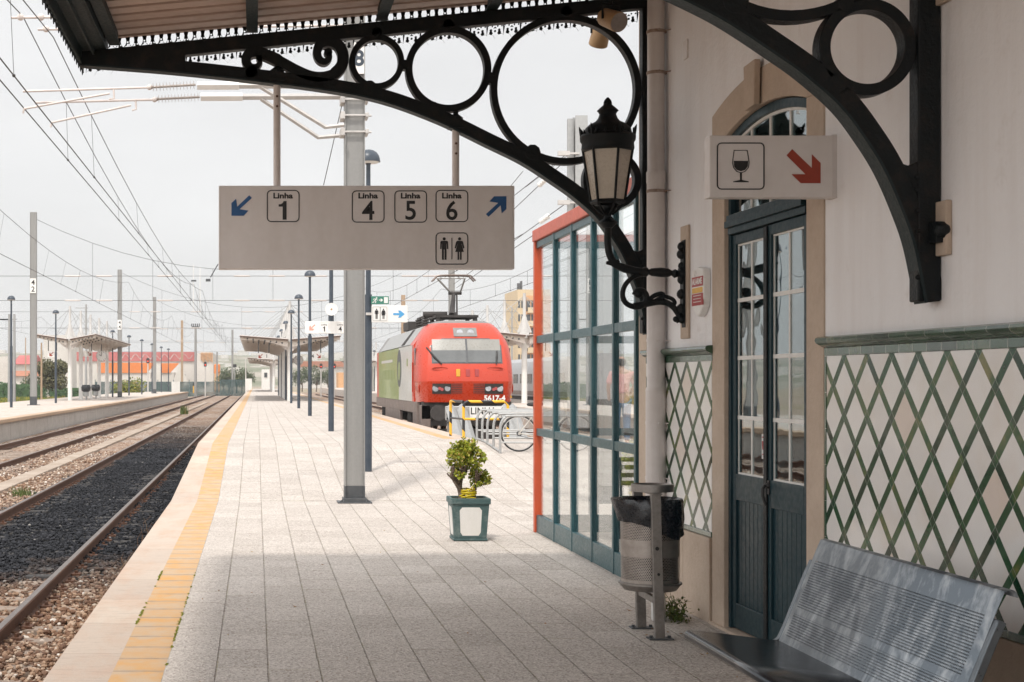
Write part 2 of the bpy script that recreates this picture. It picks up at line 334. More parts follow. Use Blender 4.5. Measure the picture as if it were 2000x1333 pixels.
# ------------------------------------------------------------------ surface materials of the setting
def paving_mat():
    t = NT('aggregate_paving_slabs'); X, Y, Z = t.xyz()
    u = t.m('DIVIDE', t.m('ADD', X, 0.54), 0.307); col = t.m('FLOOR', u); fx = t.m('FRACT', u)
    ro = t.white(t.vec(col, 3.1, 0.7)); v = t.m('ADD', t.m('DIVIDE', Y, 0.62), ro); row = t.m('FLOOR', v); fy = t.m('FRACT', v)
    rs = t.white(t.vec(col, row, 1.3)); rj = t.white(t.vec(col, row, 9.3))
    wob = t.m('MULTIPLY', t.m('SUBTRACT', t.noise(9, 4), 0.5), 0.010)
    dx = t.m('MULTIPLY', t.m('MINIMUM', fx, t.m('SUBTRACT', 1.0, fx)), 0.307); dx = t.m('ADD', dx, wob)
    dy = t.m('MULTIPLY', fy, 0.62); dy = t.m('ADD', dy, t.m('ADD', wob, t.m('MULTIPLY', t.m('LESS_THAN', rj, 0.45), 0.0045)))
    jx = t.rng(dx, 0.0025, 0.0065, 1, 0); jy = t.m('MULTIPLY', t.rng(dy, 0.008, 0.015, 1, 0), t.rng(rj, .3, 1.0, .7, 1.7))
    dj = t.m('ABSOLUTE', t.m('SUBTRACT', Y, 21.9)); jt = t.rng(dj, 0.02, 0.045, 1, 0)
    j = t.m('MAXIMUM', t.m('MAXIMUM', jx, jy), jt)
    agg = t.vor(82, v=t.mapv((1, 1, 1))); aggc = t.n('ShaderNodeTexVoronoi'); aggc.inputs['Scale'].default_value = 82; t.l(t.co.outputs['Object'], aggc.inputs['Vector'])
    base = t.mix(rs, (0.455, 0.41, 0.37), (0.57, 0.52, 0.475))
    big = t.rng(t.noise(0.9, 6, 0.65), 0.35, 0.68); base = t.mix(t.m('MULTIPLY', big, 0.35), base, (0.40, 0.35, 0.31))
    base = t.mix(t.rng(t.noise(11, 5, 0.7), 0.5, 0.72, 0, 0.35), base, (0.33, 0.29, 0.26))
    sp_ = t.n('ShaderNodeSeparateColor'); t.l(aggc.outputs['Color'], sp_.inputs[0])
    base = t.mix(t.m('MULTIPLY', t.rng(sp_.outputs[0], .35, 1.0), 0.62), base, (0.17, 0.13, 0.11))
    base = t.mix(t.rng(sp_.outputs[1], 0.6, 0.95, 0, 0.6), base, (0.70, 0.64, 0.59))
    jc = t.mix(t.rng(t.noise(1.7, 4), 0.42, 0.62), (0.13, 0.10, 0.075), (0.22, 0.19, 0.06))
    colr = t.mix(t.m('MULTIPLY', j, t.rng(t.noise(2.3, 5, .7), .35, .62, .13, .5)), base, jc)
    gum = t.m('LESS_THAN', t.vor(2.3, v=t.mapv((1, 1, 0))), t.m('MULTIPLY', t.noise(1.3, 3), .05)); colr = t.mix(t.m('MULTIPLY', gum, .55), colr, (0.16, 0.13, 0.11)); colr = t.mix(t.rng(t.noise(.45, 5, .7, t.mapv((1.6, .5, 1))), .52, .72, 0, .28), colr, (0.30, 0.255, 0.22))
    h = t.m('SUBTRACT', t.m('MULTIPLY', agg, 0.5), t.m('MULTIPLY', j, 1.0))
    t.bsdf(colr, 0.85, 0, t.bump(h, 0.9, 0.009), spec=0.25); return t.mat
def coping_mat(rep=1.2, name='worn_coping_stone', a=(0.53, 0.445, 0.37), b=(0.45, 0.37, 0.31)):
    t = NT(name); X, Y, Z = t.xyz(); v = t.m('DIVIDE', Y, rep); row = t.m('FLOOR', v); fy = t.m('FRACT', v)
    rs = t.white(t.vec(row, 2.0, 0.5)); n1 = t.noise(1.2, 6, 0.65, t.mapv((2.5, 0.8, 1))); n2 = t.noise(14, 5, 0.7, t.mapv((0.35, 1.5, 1)))
    c = t.mix(rs, a, b); c = t.mix(t.rng(n1, 0.45, 0.7, 0, 0.6), c, (0.46, 0.29, 0.20)); c = t.mix(t.rng(n2, 0.52, 0.72, 0, 0.5), c, (0.27, 0.22, 0.19))
    c = t.mix(t.rng(t.noise(60, 3), 0.55, 0.75, 0, 0.4), c, (0.24, 0.2, 0.175))
    j = t.rng(t.m('MULTIPLY', fy, rep), 0.003, 0.008, 0.7, 0); c = t.mix(j, c, (0.12, 0.09, 0.07))
    t.bsdf(c, 0.85, 0, t.bump(t.m('SUBTRACT', t.noise(90, 4), j), 0.35, 0.006), spec=0.3); return t.mat
def strip_mat():
    t = NT('worn_yellow_strip_paint'); X, Y, Z = t.xyz(); v = t.m('DIVIDE', Y, 0.41); row = t.m('FLOOR', v); fy = t.m('FRACT', v)
    rs = t.white(t.vec(row, 5.0, 0.5)); rh = t.white(t.vec(row, 8.0, 1.5))
    dj = t.m('MULTIPLY', t.m('MINIMUM', fy, t.m('SUBTRACT', 1.0, fy)), 0.41); dj = t.m('ADD', dj, t.m('MULTIPLY', t.m('SUBTRACT', t.noise(14, 3), 0.5), 0.014))
    mid = t.m('ADD', t.m('MULTIPLY', t.m('ABSOLUTE', t.m('SUBTRACT', fy, 0.5)), 0.41), t.m('MULTIPLY', rh, 0.03)); j2 = t.m('MULTIPLY', t.m('GREATER_THAN', rh, .55), t.rng(mid, 0.003, 0.009, 0.35, 0))
    j = t.m('MAXIMUM', t.rng(dj, 0.003, 0.012, 1, 0), j2)
    c = t.mix(rs, (0.56, 0.30, 0.095), (0.50, 0.31, 0.155)); c = t.mix(t.rng(t.noise(3.5, 6, 0.7), 0.40, 0.62, 0, 0.95), c, (0.46, 0.345, 0.24))
    edge = t.m('ADD', t.rng(dj, 0.0, 0.09, 0.55, 0), t.m('SUBTRACT', t.noise(9, 5), 0.62)); c = t.mix(t.rng(edge, 0.1, 0.35, 0, 0.6), c, (0.36, 0.285, 0.22))
    c = t.mix(t.m('MULTIPLY', j, t.rng(t.noise(6, 4, .7), .35, .6, .25, .8)), c, (0.16, 0.12, 0.08))
    t.bsdf(c, 0.8, 0, t.bump(t.m('SUBTRACT', t.m('MULTIPLY', t.noise(70, 4), 0.6), j), 0.4, 0.008), spec=0.3); return t.mat
def oil_mask(t, P3):
    X, Y, Z = t.xyz(P3); n = t.m('MULTIPLY', t.m('SUBTRACT', t.noise(0.9, 5, 0.6, P3), 0.5), 3.0)
    d = t.m('ABSOLUTE', t.m('ADD', X, 2.4)); lat = t.rng(t.m('ADD', d, t.m('MULTIPLY', n, 0.25)), 1.25, 1.6, 1, 0)
    y0 = t.rng(t.m('ADD', t.m('SUBTRACT', Y, t.m('MULTIPLY', X, 1.1)), t.m('MULTIPLY', n, 1.6)), 16.4, 20.4); y1 = t.rng(t.m('ADD', Y, t.m('MULTIPLY', n, 8)), 48, 95, 1, 0.0)
    return t.m('MULTIPLY', lat, t.m('MULTIPLY', y0, y1))
def ballast_mat(stones):
    t = NT('ballast_stone' if stones else 'ballast_bed'); P3 = t.co.outputs['Object']
    if stones: r = t.island(); r2 = t.white(t.vec(r, 4.2, 1.1))
    else:
        vn = t.n('ShaderNodeTexVoronoi'); vn.inputs['Scale'].default_value = 16; t.l(P3, vn.inputs['Vector']); s_ = t.n('ShaderNodeSeparateColor'); t.l(vn.outputs['Color'], s_.inputs[0]); r = s_.outputs[0]; r2 = s_.outputs[1]
    brown = t.ramp(r, [(0, (0.11, 0.056, 0.034)), (0.4, (0.225, 0.128, 0.080)), (0.72, (0.34, 0.225, 0.15)), (0.92, (0.43, 0.34, 0.265)), (1, (0.70, 0.65, 0.59))])
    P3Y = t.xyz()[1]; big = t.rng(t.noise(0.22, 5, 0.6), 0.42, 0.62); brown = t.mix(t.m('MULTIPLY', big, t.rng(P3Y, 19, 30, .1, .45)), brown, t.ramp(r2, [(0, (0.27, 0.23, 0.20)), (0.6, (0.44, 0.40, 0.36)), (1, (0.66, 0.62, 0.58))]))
    blk = t.ramp(r2, [(0, (0.010, 0.011, 0.014)), (0.8, (0.024, 0.025, 0.030)), (0.996, (0.042, 0.043, 0.05)), (1, (0.3, 0.28, 0.26))])
    c = t.mix(oil_mask(t, P3), brown, blk)
    nrm = t.bump(t.noise(70, 3), 0.3, 0.01) if stones else t.bump(t.vor(16), 1.0, 0.05)
    t.bsdf(c, 0.8 if stones else 0.92, 0, nrm, spec=0.25); return t.mat
M['paving'] = paving_mat(); M['coping'] = coping_mat(); M['strip'] = strip_mat()
M['ballast'] = ballast_mat(False); M['stones'] = ballast_mat(True)
def ground_mat():
    t = NT('dry_railway_ground'); n1 = t.noise(0.05, 6, 0.6); n2 = t.noise(1.5, 6, 0.7)
    c = t.mix(t.rng(n2, 0.35, 0.65), (0.36, 0.30, 0.24), (0.27, 0.21, 0.16)); c = t.mix(t.rng(n1, 0.5, 0.62, 0, 0.7), c, (0.20, 0.19, 0.075)); t.bsdf(c, 0.95, 0, t.bump(n2, 0.5, 0.05), spec=0.2); return t.mat
M['ground'] = ground_mat()

# ------------------------------------------------------------------ ground, platforms, tracks
Y0, Y1, SL = 21.9, 29.75, 0.065
def zt(Y): return 0.0 if Y < Y0 else min((Y1-Y0)*SL, SL*(Y-Y0))
ZU = zt(100); RAILZ = -0.28; BED = -0.44
def slab(name, x0, x1, ys, mat, bottom=-0.62):
    b = MB()
    for i in range(len(ys)-1):
        a, c = ys[i], ys[i+1]; za, zc = zt(a), zt(c); xa, xc_ = (x0, x0) if not callable(x0) else (x0(a), x0(c))
        b.add([(xa,a,za),(x1,a,za),(x1,c,zc),(xc_,c,zc)], [(0,1,2,3)])
        b.add([(xa,a,za),(xc_,c,zc),(xc_,c,bottom),(xa,a,bottom)], [(0,1,2,3)]); b.add([(x1,a,za),(x1,c,zc),(x1,c,bottom),(x1,a,bottom)], [(3,2,1,0)])
    a = ys[-1]; x0 = x0(a) if callable(x0) else x0; b.add([(x0,a,zt(a)),(x1,a,zt(a)),(x1,a,bottom),(x0,a,bottom)], [(0,1,2,3)])
    return struct(b.build(name, mat, norm=False))
g = MB(); g.box(-3000, 3000, -60, 5000, -1.2, -0.62); struct(g.build('ground', M['ground']))
YS = [-9, Y0, Y1, 258]
slab('platform_coping', lambda Y: -1.21+.09*min(1, max(0, (Y-Y0)/(Y1-Y0))), -0.84, YS, M['coping']); slab('tactile_strip', -0.84, -0.54, YS, M['strip'])
slab('platform', -0.54, 3.9, YS, M['paving']); slab('platform_forecourt', 3.9, 30, [-9, Y0, Y1, 31.9], M['paving'])
slab('tactile_strip', 3.9, 4.15, [31.9, 258], M['strip']); slab('platform_coping', 4.15, 4.52, [31.9, 258], M['coping'])
b = MB(); b.box(-16.2, -9.16, -20, 204.9, -0.62, 0.22); b.box(-16.3, -9.45, -20, 205.1, 0.22, 0.35)
ic = MB(); ic.box(-9.449, -9.0, -20, 205.1, 0.215, 0.352); M['islandlip'] = coping_mat(2.0, 'tan_island_coping', (0.50, 0.37, 0.26), (0.42, 0.31, 0.22)); struct(ic.build('island_coping', M['islandlip'], bevel=0.02))
ip = MB()
for q in range(112): ip.box(-9.159, -9.1, -19+2.0*q, -19+2.0*q+1.97, -.62, .214)
struct(ip.build('island_platform_wall', M['concrete']))
M['islandtop'] = coping_mat(0.9, 'island_platform_concrete', (0.52, 0.475, 0.43), (0.47, 0.43, 0.39)); struct(b.build('island_platform', M['islandtop'], bevel=0.02))
b = MB(); b.box(12.4, 17.6, 36, 300, -0.62, ZU); struct(b.build('far_platform', M['islandtop'], bevel=0.02))
# ballast beds, slightly uneven sheets
def bed(name, x0, x1, y0, y1, nx, ny, amp=0.05):
    vs = []; fs = []
    for j in range(ny+1):
        for i in range(nx+1):
            x = x0+(x1-x0)*i/nx; y = y0+(y1-y0)*(j/ny)**1.6
            vs.append((x, y, BED-0.02+amp*(mnoise.noise((x*1.1, y*0.9, 3))+0.5*mnoise.noise((x*4, y*4, 1)))))
    for j in range(ny):
        for i in range(nx): q = j*(nx+1)+i; fs.append((q, q+1, q+nx+2, q+nx+1))
    m_ = MB(); m_.add(vs, fs); return stuff(m_.build(name, M['ballast'], norm=False, smooth=60))
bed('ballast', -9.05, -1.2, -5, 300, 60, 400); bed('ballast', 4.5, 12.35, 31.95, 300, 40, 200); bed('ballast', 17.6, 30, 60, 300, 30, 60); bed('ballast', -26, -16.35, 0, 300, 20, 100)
# loose stones near the camera
protos = []
for k in range(14):
    bm = bmesh.new(); bmesh.ops.create_icosphere(bm, subdivisions=1, radius=1.0)
    sx, sy, sz = random.uniform(.75, 1.25), random.uniform(.6, 1.0), random.uniform(.45, .8)
    for v in bm.verts:
        f = random.uniform(.72, 1.12); v.co = Vector((v.co.x*sx*f, v.co.y*sy*f, v.co.z*sz*f))
    if k % 2: bmesh.ops.decimate if False else None
    protos.append(([v.co.copy() for v in bm.verts], [[v.index for v in f.verts] for f in bm.faces])); bm.free()
sb = MB()
def sprinkle(n, x0, x1, y0, y1, s0, s1, zoff=0.012):
    for _ in range(n):
        x = random.uniform(x0, x1); y = y0+(y1-y0)*random.random()**1.5
        vs, fs = random.choice(protos); s = random.uniform(s0, s1)*(1.35 if random.random() < .12 else 1)
        m_ = Matrix.Rotation(random.uniform(0, 6.28), 3, 'Z') @ Matrix.Rotation(random.uniform(-.6, .6), 3, 'X')
        c = Vector((x, y, BED+zoff+0.05*mnoise.noise((x*1.1, y*0.9, 3))+random.uniform(-.01, .03)))
        sb.add([c+(m_ @ v)*s for v in vs], fs)
sprinkle(7800, -2.05, -1.22, 9.5, 34, .017, .034); sprinkle(14500, -3.72, -2.1, 12, 42, .017, .034); sprinkle(7000, -3.72, -2.1, 40, 72, .025, .045); sprinkle(1500, -2.05, -1.5, 30, 50, .02, .035); sprinkle(3800, -4.85, -3.9, 16, 46, .022, .040); sprinkle(3600, -6.15, -5.3, 22, 60, .025, .045)
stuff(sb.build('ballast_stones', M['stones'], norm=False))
# concrete cable duct between the tracks
b = MB()
for k in range(75): b.box(-5.28, -4.88, 8+k*2.0, 8+k*2.0+1.985, -0.6, -0.385+random.uniform(-.008, .008))
M['duct'] = pm('dusty_duct_cover', (0.40, 0.33, 0.27), (0.27, 0.205, 0.155), 1.1, .95, 0, .3, 60); struct(b.build('cable_duct', M['duct'], bevel=0.01))
# tracks: rails and sleepers
M['oily'] = pm('oil_soaked_sleeper', (0.035, 0.033, 0.033), (0.06, 0.052, 0.046), 5, .9, 0, .4, 60, lo=.4, hi=.75)
def track(xc, y0, y1, ns, label, sleeper_y0=0.0, gauge=1.79, kind_y=0.6):
    t = thing('railway_track', label, 'railway track', (xc, y0, RAILZ), 'railway tracks')
    for s in (-1, 1):
        x = s*gauge/2; r = MB(); prof = [(-.07,-.16),(.07,-.16),(.07,-.148),(.012,-.125),(.010,-.045),(.035,-.035),(.036,-.006),(.028,0),(-.028,0),(-.036,-.006),(-.035,-.035),(-.010,-.045),(-.012,-.125),(-.07,-.148)]
        r.prism([(xc+x+p[0], RAILZ+p[1]) for p in prof], y0, y1, 'y')
        rl = r.build('rail', M['rail_rust'], t)
        h = MB(); h.box(xc+x-.027, xc+x+.027, y0, y1, RAILZ+0.0005, RAILZ+0.0035); h.build('rail_head', M['rail_head'], rl)
    for k in range(ns):
        y = sleeper_y0+k*kind_y; s_ = MB(); L = 1.3
        z = RAILZ-.136
        for a, c in ((-L, -.45), (.45, L)):
            s_.prism([(y-.13, z-.16), (y+.13, z-.16), (y+.10, z), (y-.10, z)], xc+a, xc+c, 'x')
        s_.prism([(y-.11, z-.18), (y+.11, z-.18), (y+.09, z-.03), (y-.09, z-.03)], xc-.45, xc+.45, 'x')
        so = s_.build('sleeper', M['oily'] if (-4 < xc < -2 and 16.2 < y < 80) else M['sleeper'], t, bevel=0.012)
        if y < 34:
            for s in (-1, 1):
                for d in (-1, 1):
                    c_ = MB(); xx = xc+s*gauge/2+d*.10; c_.box(xx-.05, xx+.05, y-.07, y+.07, z, z+.022); c_.cyl((xx, y, z), (xx, y, z+.05), .018, n=6); c_.build('rail_clip', M['rail_rust'], so)
    return t
track(-2.96, 4, 250, 46, 'railway track with black oily ballast running along the near platform edge', 10.2)
track(-7.07, 20, 250, 30, 'rusty railway track beside the concrete wall of the left island platform', 30)
track(6.57, 40, 250, 6, 'railway track under the red locomotive', 60)
track(10.6, 40, 250, 0, 'bare railway track to the right of the red locomotive')
track(21.6, 60, 250, 0, 'railway track under the silver coach')
track(-18.6, 20, 250, 0, 'railway track behind the left island platform, before the grass')
# litter and white debris on the ballast
# ------------------------------------------------------------------ station building (o = distance behind the wall face, along = Y)
def WX(Y): return 3.432-0.02*Y
def wall_f(o, Y, Z): return (WX(Y)+o, Y, Z)
def plaster_mat():
    t = NT('old_white_plaster'); n1 = t.noise(0.7, 6, 0.6); n2 = t.noise(1.0, 6, 0.65, t.mapv((5, 5, 0.35))); n3 = t.noise(26, 5, 0.6)
    c = t.mix(t.rng(n1, 0.35, 0.7), (0.82, 0.81, 0.81), (0.77, 0.75, 0.745)); c = t.mix(t.rng(n2, 0.46, 0.72, 0, 0.24), c, (0.58, 0.51, 0.47))
    c = t.mix(t.rng(t.noise(3.2, 7, .75), 0.58, 0.72, 0, 0.3), c, (0.52, 0.44, 0.39))
    h = t.m('ADD', t.m('ADD', t.m('MULTIPLY', n1, 3.0), t.m('MULTIPLY', t.noise(4.5, 4), 1.5)), n3); t.bsdf(c, 0.9, 0, t.bump(h, 0.36, 0.014), spec=0.25); return t.mat
def tile_mat(ph, pw=0.303, phh=0.327, z0=1.84):
    t = NT('green_lattice_tiles'); X, Y, Z = t.xyz()
    u = t.m('DIVIDE', t.m('SUBTRACT', Y, ph), pw); v = t.m('DIVIDE', t.m('SUBTRACT', Z, z0), phh)
    a = t.m('ADD', u, v); c = t.m('SUBTRACT', u, v)
    def dist(q): return t.m('ABSOLUTE', t.m('SUBTRACT', t.m('FRACT', t.m('ADD', q, 0.5)), 0.5))
    da, dc = dist(a), dist(c); W = 0.105
    ia = t.m('FLOOR', t.m('ADD', a, 0.5)); ic = t.m('FLOOR', t.m('ADD', c, 0.5)); fa = t.m('FLOOR', a); fc = t.m('FLOOR', c)
    ma = t.m('LESS_THAN', da, W); mc = t.m('LESS_THAN', dc, W)
    ra = t.white(t.vec(ia, fc, 2.2)); rc = t.white(t.vec(fa, ic, 7.7)); rd = t.white(t.vec(fa, fc, 4.4))
    blot = t.noise(7, 4, 0.6)
    def green(r): 
        q = t.m('ADD', t.m('MULTIPLY', r, 0.75), t.m('MULTIPLY', t.m('SUBTRACT', blot, 0.38), 0.9))
        return t.ramp(q, [(0.0, (0.006, 0.024, 0.014)), (0.35, (0.009, 0.052, 0.022)), (0.62, (0.016, 0.078, 0.030)), (0.82, (0.07, 0.11, 0.035)), (0.97, (0.20, 0.18, 0.07))])
    wt = t.mix(rd, (0.69, 0.665, 0.64), (0.79, 0.77, 0.75)); wt = t.mix(t.rng(t.noise(2.6, 5, .6), 0.5, 0.75, 0, 0.5), wt, (0.64, 0.56, 0.485))
    wt = t.mix(t.m('MULTIPLY', t.m('GREATER_THAN', rd, 0.93), 0.6), wt, (0.58, 0.45, 0.36))
    col = t.mix(mc, wt, green(rc)); col = t.mix(ma, col, green(ra))
    # grout: edges of strips and cross cuts
    ea = t.rng(t.m('ABSOLUTE', t.m('SUBTRACT', da, W)), 0.0, 0.009, 1, 0); ec = t.m('MULTIPLY', t.rng(t.m('ABSOLUTE', t.m('SUBTRACT', dc, W)), 0.0, 0.009, 1, 0), t.m('SUBTRACT', 1.0, ma))
    cut = t.m('MULTIPLY', ma, t.rng(t.m('ABSOLUTE', t.m('SUBTRACT', dc, W)), 0.0, 0.008, 1, 0))
    g_ = t.m('MINIMUM', 1.0, t.m('ADD', t.m('ADD', t.m('MULTIPLY', ea, .55), t.m('MULTIPLY', ec, .55)), t.m('MULTIPLY', cut, .8)))
    col = t.mix(g_, col, (0.42, 0.40, 0.36))
    h = t.m('SUBTRACT', t.m('MULTIPLY', t.noise(5, 3), 1.6), g_)
    t.bsdf(col, t.rng(t.noise(12, 4), 0.35, 0.7, 0.08, 0.24), 0, t.bump(h, 0.2, 0.008), spec=0.28); return t.mat
def bandtile_mat(rep, name):
    t = NT(name); X, Y, Z = t.xyz(); v = t.m('DIVIDE', Y, rep); row = t.m('FLOOR', v); fy = t.m('FRACT', v); r = t.white(t.vec(row, 1.7, 3.3))
    q = t.m('ADD', t.m('MULTIPLY', r, 0.7), t.m('MULTIPLY', t.m('SUBTRACT', t.noise(9, 4), 0.35), 0.9))
    c = t.ramp(q, [(0, (0.010, 0.034, 0.022)), (0.4, (0.016, 0.064, 0.032)), (0.7, (0.038, 0.088, 0.050)), (0.95, (0.14, 0.16, 0.09))])
    c = t.mix(t.rng(t.m('MULTIPLY', t.m('MINIMUM', fy, t.m('SUBTRACT', 1.0, fy)), rep), 0.001, 0.004, 0.8, 0), c, (0.38, 0.36, 0.32))
    t.bsdf(c, 0.18, 0, t.bump(t.noise(7, 3), 0.2, 0.01), spec=0.6, coat=0.3); return t.mat
M['plaster'] = plaster_mat(); M['tileA'] = tile_mat(8.337); M['tileB'] = tile_mat(10.93); M['band'] = bandtile_mat(0.20, 'green_moulding_tiles'); M['band2'] = bandtile_mat(0.155, 'green_border_tiles')
YE = 12.72                                       # far corner
st = thing('station_building', 'white plastered station building with green lattice tiles and an arched double door', 'building', (3.3, 5, 0))
DC, DH = 9.79, 0.745                             # door centre and half opening
def arch(y, spring, apex, half=DH):
    h = apex-spring; r = (half*half+h*h)/(2*h); return apex-r+math.sqrt(max(0, r*r-(y-DC)**2))
n = 14; ypts = [DC-DH+2*DH*i/n for i in range(n+1)]
b = MB(wall_f)
b.box(0, .45, -9, DC-DH-.05, 0.0, 5.4); b.box(0, .45, DC+DH+.05, YE, 0.0, 5.4)
top = [(y, arch(y, 3.39, 3.50)) for y in [DC-DH-.05]+ypts+[DC+DH+.05]]
b.prism(top+[(DC+DH+.05, 5.4), (DC-DH-.05, 5.4)], 0, .45, 'x')
b.build('wall', M['plaster'], st)
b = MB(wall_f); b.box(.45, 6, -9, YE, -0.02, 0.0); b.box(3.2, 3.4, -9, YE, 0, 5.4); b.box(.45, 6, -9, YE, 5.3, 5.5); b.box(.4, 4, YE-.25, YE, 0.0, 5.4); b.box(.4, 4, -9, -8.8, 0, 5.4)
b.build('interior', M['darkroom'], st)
b = MB(wall_f); b.box(-.006, .002, YE-.22, YE+.003, 0, 5.3); b.box(0.0, .5, YE, YE+.006, 0, 5.3); b.build('corner_stone', M['stone'], st)
# plinth, tile panels, borders, cornices
b = MB(wall_f)
for k in range(9):
    y0 = 8.76-(k+1)*1.15; b.box(-.018, .01, y0+.003, y0+1.147, 0, .572)
b.build('plinth', M['stone'], st, bevel=0.006)
for a, c in ((10.80, 11.42), (11.423, 12.48)): b = MB(wall_f); b.box(-.03, .01, a, c, 0, .60); b.build('plinth', M['stone'], st, bevel=0.006)
b = MB(wall_f); b.box(-.012, .003, -8, 8.735, .612, 1.845); b.build('tile_panel', M['tileA'], st)
b = MB(wall_f); b.box(-.012, .003, 10.80, 12.48, .642, 1.845); b.build('tile_panel', M['tileB'], st)
b = MB(wall_f)
b.box(-.016, .003, -8, 8.762, .575, .611); b.box(-.016, .003, 10.80, 12.48, .603, .641); b.box(-.017, .003, -8, 8.762, 1.846, 1.893); b.box(-.017, .003, 10.78, 12.48, 1.846, 1.893)
b.build('tile_border', M['band2'], st, bevel=0.004)
b = MB(wall_f); 
for k in range(6): b.box(-.015, .003, 8.736, 8.762, .613+k*.2055, .613+k*.2055+.2035)
b.build('tile_border', M['band2'], st)
b = MB(wall_f); cp = [(0, 1.895), (-.022, 1.896), (-.034, 1.905), (-.058, 1.918), (-.066, 1.932), (-.062, 1.947), (-.048, 1.955), (0, 1.957)]
b.prism(cp, -8, 8.775, 'y'); b.prism(cp, 10.775, 12.485, 'y'); b.build('tile_cornice', M['band'], st, smooth=40)
# door surround
b = MB(wall_f); J = .26
b.box(-.012, .09, DC-DH-J, DC-DH, 0, 3.37); b.box(-.012, .09, DC+DH, DC+DH+J, 0, 3.37)
inner = [(y, arch(y, 3.371, 3.475)) for y in ypts]
yo = [DC-DH-J+(2*(DH+J))*i/16 for i in range(17)]
outer = [(y, arch(y, 3.56, 3.71, DH+J)) for y in yo]
b.prism(inner+[(DC+DH+J, 3.371)]+outer[::-1]+[(DC-DH-J, 3.371)], -.012, .09, 'x')
b.build('door_surround', M['stone'], st, bevel=0.006)
b = MB(wall_f); b.prism([(9.79, 3.468), (9.965, 3.455), (9.985, 3.745), (9.775, 3.755)], -.065, -.024, 'x'); b.build('keystone', M['stone'], st, bevel=0.006)
b = MB(wall_f); b.box(-.035, .1, DC-DH-J-.01, DC+DH+J+.01, -.02, .018); b.build('door_sill', M['stone'], st, bevel=.006)
# double door
O = .018
dr = thing('double_door', 'dark green double door with white glazing bars and arched fanlight in the stone surround', 'door', (3.25, DC, 0))
b = MB(wall_f)
b.box(O, O+.09, DC+DH-.045, DC+DH, .02, 3.40); b.box(O, O+.09, DC-DH, DC-DH+.045, .02, 3.40)
b.box(O-.02, O+.09, DC-DH+.045, DC+DH-.045, 2.70, 2.745); b.box(O-.045, O+.09, DC-DH+.045, DC+DH-.045, 2.745, 2.79); b.box(O-.03, O+.09, DC-DH+.045, DC+DH-.045, 2.79, 2.83)
fo = [(y, arch(y, 3.365, 3.468)) for y in ypts]; fi = [(y, arch(y, 3.365, 3.468)-.06) for y in ypts]
b.prism(fo+fi[::-1], O, O+.09, 'x'); b.build('door_frame', M['doorgreen'], dr, bevel=.004)
b = MB(wall_f)
for k in range(1, 4): y = DC-DH+.045+(2*DH-.09)*k/4; b.box(O+.022, O+.05, y-.011, y+.011, 2.83, arch(y, 3.365, 3.468)-.055)
b.prism([(p[0], p[1]) for p in fi]+[(p[0], p[1]-.018) for p in fi[::-1]], O+.020, O+.05, 'x'); b.box(O+.020, O+.05, DC-DH+.045, DC+DH-.045, 2.831, 2.846)
b.build('fanlight_bars', M['white'], dr)
b = MB(wall_f); b.prism([(DC-DH+.02, 2.80), (DC+DH-.02, 2.80)]+[(p[0], p[1]+.02) for p in fi[::-1]], O+.030, O+.033, 'x'); b.build('fanlight_glass', M['doorglass'], dr)
def leaf(y0, y1, o, handle):
    lf = MB(wall_f); s = .065; zb = .03; zt_ = 2.695
    lf.box(o, o+.05, y0, y0+s, zb, zt_); lf.box(o, o+.05, y1-s, y1, zb, zt_)
    lf.box(o, o+.05, y0+s, y1-s, 2.63, zt_); lf.box(o, o+.05, y0+s, y1-s, .90, 1.075); lf.box(o, o+.05, y0+s, y1-s, zb, .20)
    lo = lf.build('door_leaf', M['doorgreen'], dr, bevel=.004)
    pb = MB(wall_f); k = 7; wdt = (y1-y0-2*s)/k
    for i in range(k): pb.box(o+.016, o+.036, y0+s+i*wdt+.002, y0+s+(i+1)*wdt-.002, .20, .90)
    pb.box(o+.028, o+.034, y0+s, y1-s, .20, .90); pb.build('boarded_panel', M['doorgreen'], lo, bevel=.003)
    gb = MB(wall_f); ym = (y0+y1)/2; gb.box(o+.0155, o+.028, ym-.010, ym+.010, 1.075, 2.63)
    for z in (1.458, 1.86, 2.25): gb.box(o+.0145, o+.028, y0+s, ym-.010, z-.013, z+.013); gb.box(o+.0145, o+.028, ym+.010, y1-s, z-.013, z+.013)
    for z in (1.075, 2.618): gb.box(o+.0165, o+.028, y0+s, ym-.010, z, z+.012); gb.box(o+.0165, o+.028, ym+.010, y1-s, z, z+.012)
    for y in (y0+s, y1-s-.010): gb.box(o+.0165, o+.028, y, y+.007, 1.088, 2.616)
    gb.build('glazing_bars', M['white'], lo)
    pg = MB(wall_f); pg.box(o+.022, o+.025, y0+s-.01, y1-s+.01, 1.07, 2.64); pg.build('door_glass', M['doorglass'], lo)
    if handle:
        h = MB(wall_f); yy = y1-.035; h.tube(smooth_path([(o, yy, 1.07), (o-.045, yy, 1.06), (o-.065, yy-.01, 1.0), (o-.06, yy-.02, .93), (o-.03, yy-.02, .90)], 5), [.014]*20+[.010], 8) if False else h.tube([(o, yy, 1.04), (o-.03, yy, 1.038), (o-.042, yy, 1.02), (o-.044, yy-.008, .975), (o-.036, yy-.02, .935), (o-.030, yy-.03, .915)], [.011, .011, .011, .010, .009, .007], 8); h.ball((o-.004, yy, 1.04), .02, 7)
        h.box(o-.008, o, yy-.018, yy+.018, .985, 1.075); h.build('door_handle', M['black'], lo, smooth=50)
    return lo
leaf(DC-DH+.05, DC-.012, O+.0, True); l2 = leaf(DC+.02, DC+DH-.05, O+.012, False)
b = MB(wall_f); b.box(O-.012, O+.0, DC-.03, DC+.03, .03, 2.69); b.build('closing_strip', M['iron'], dr, bevel=.004)
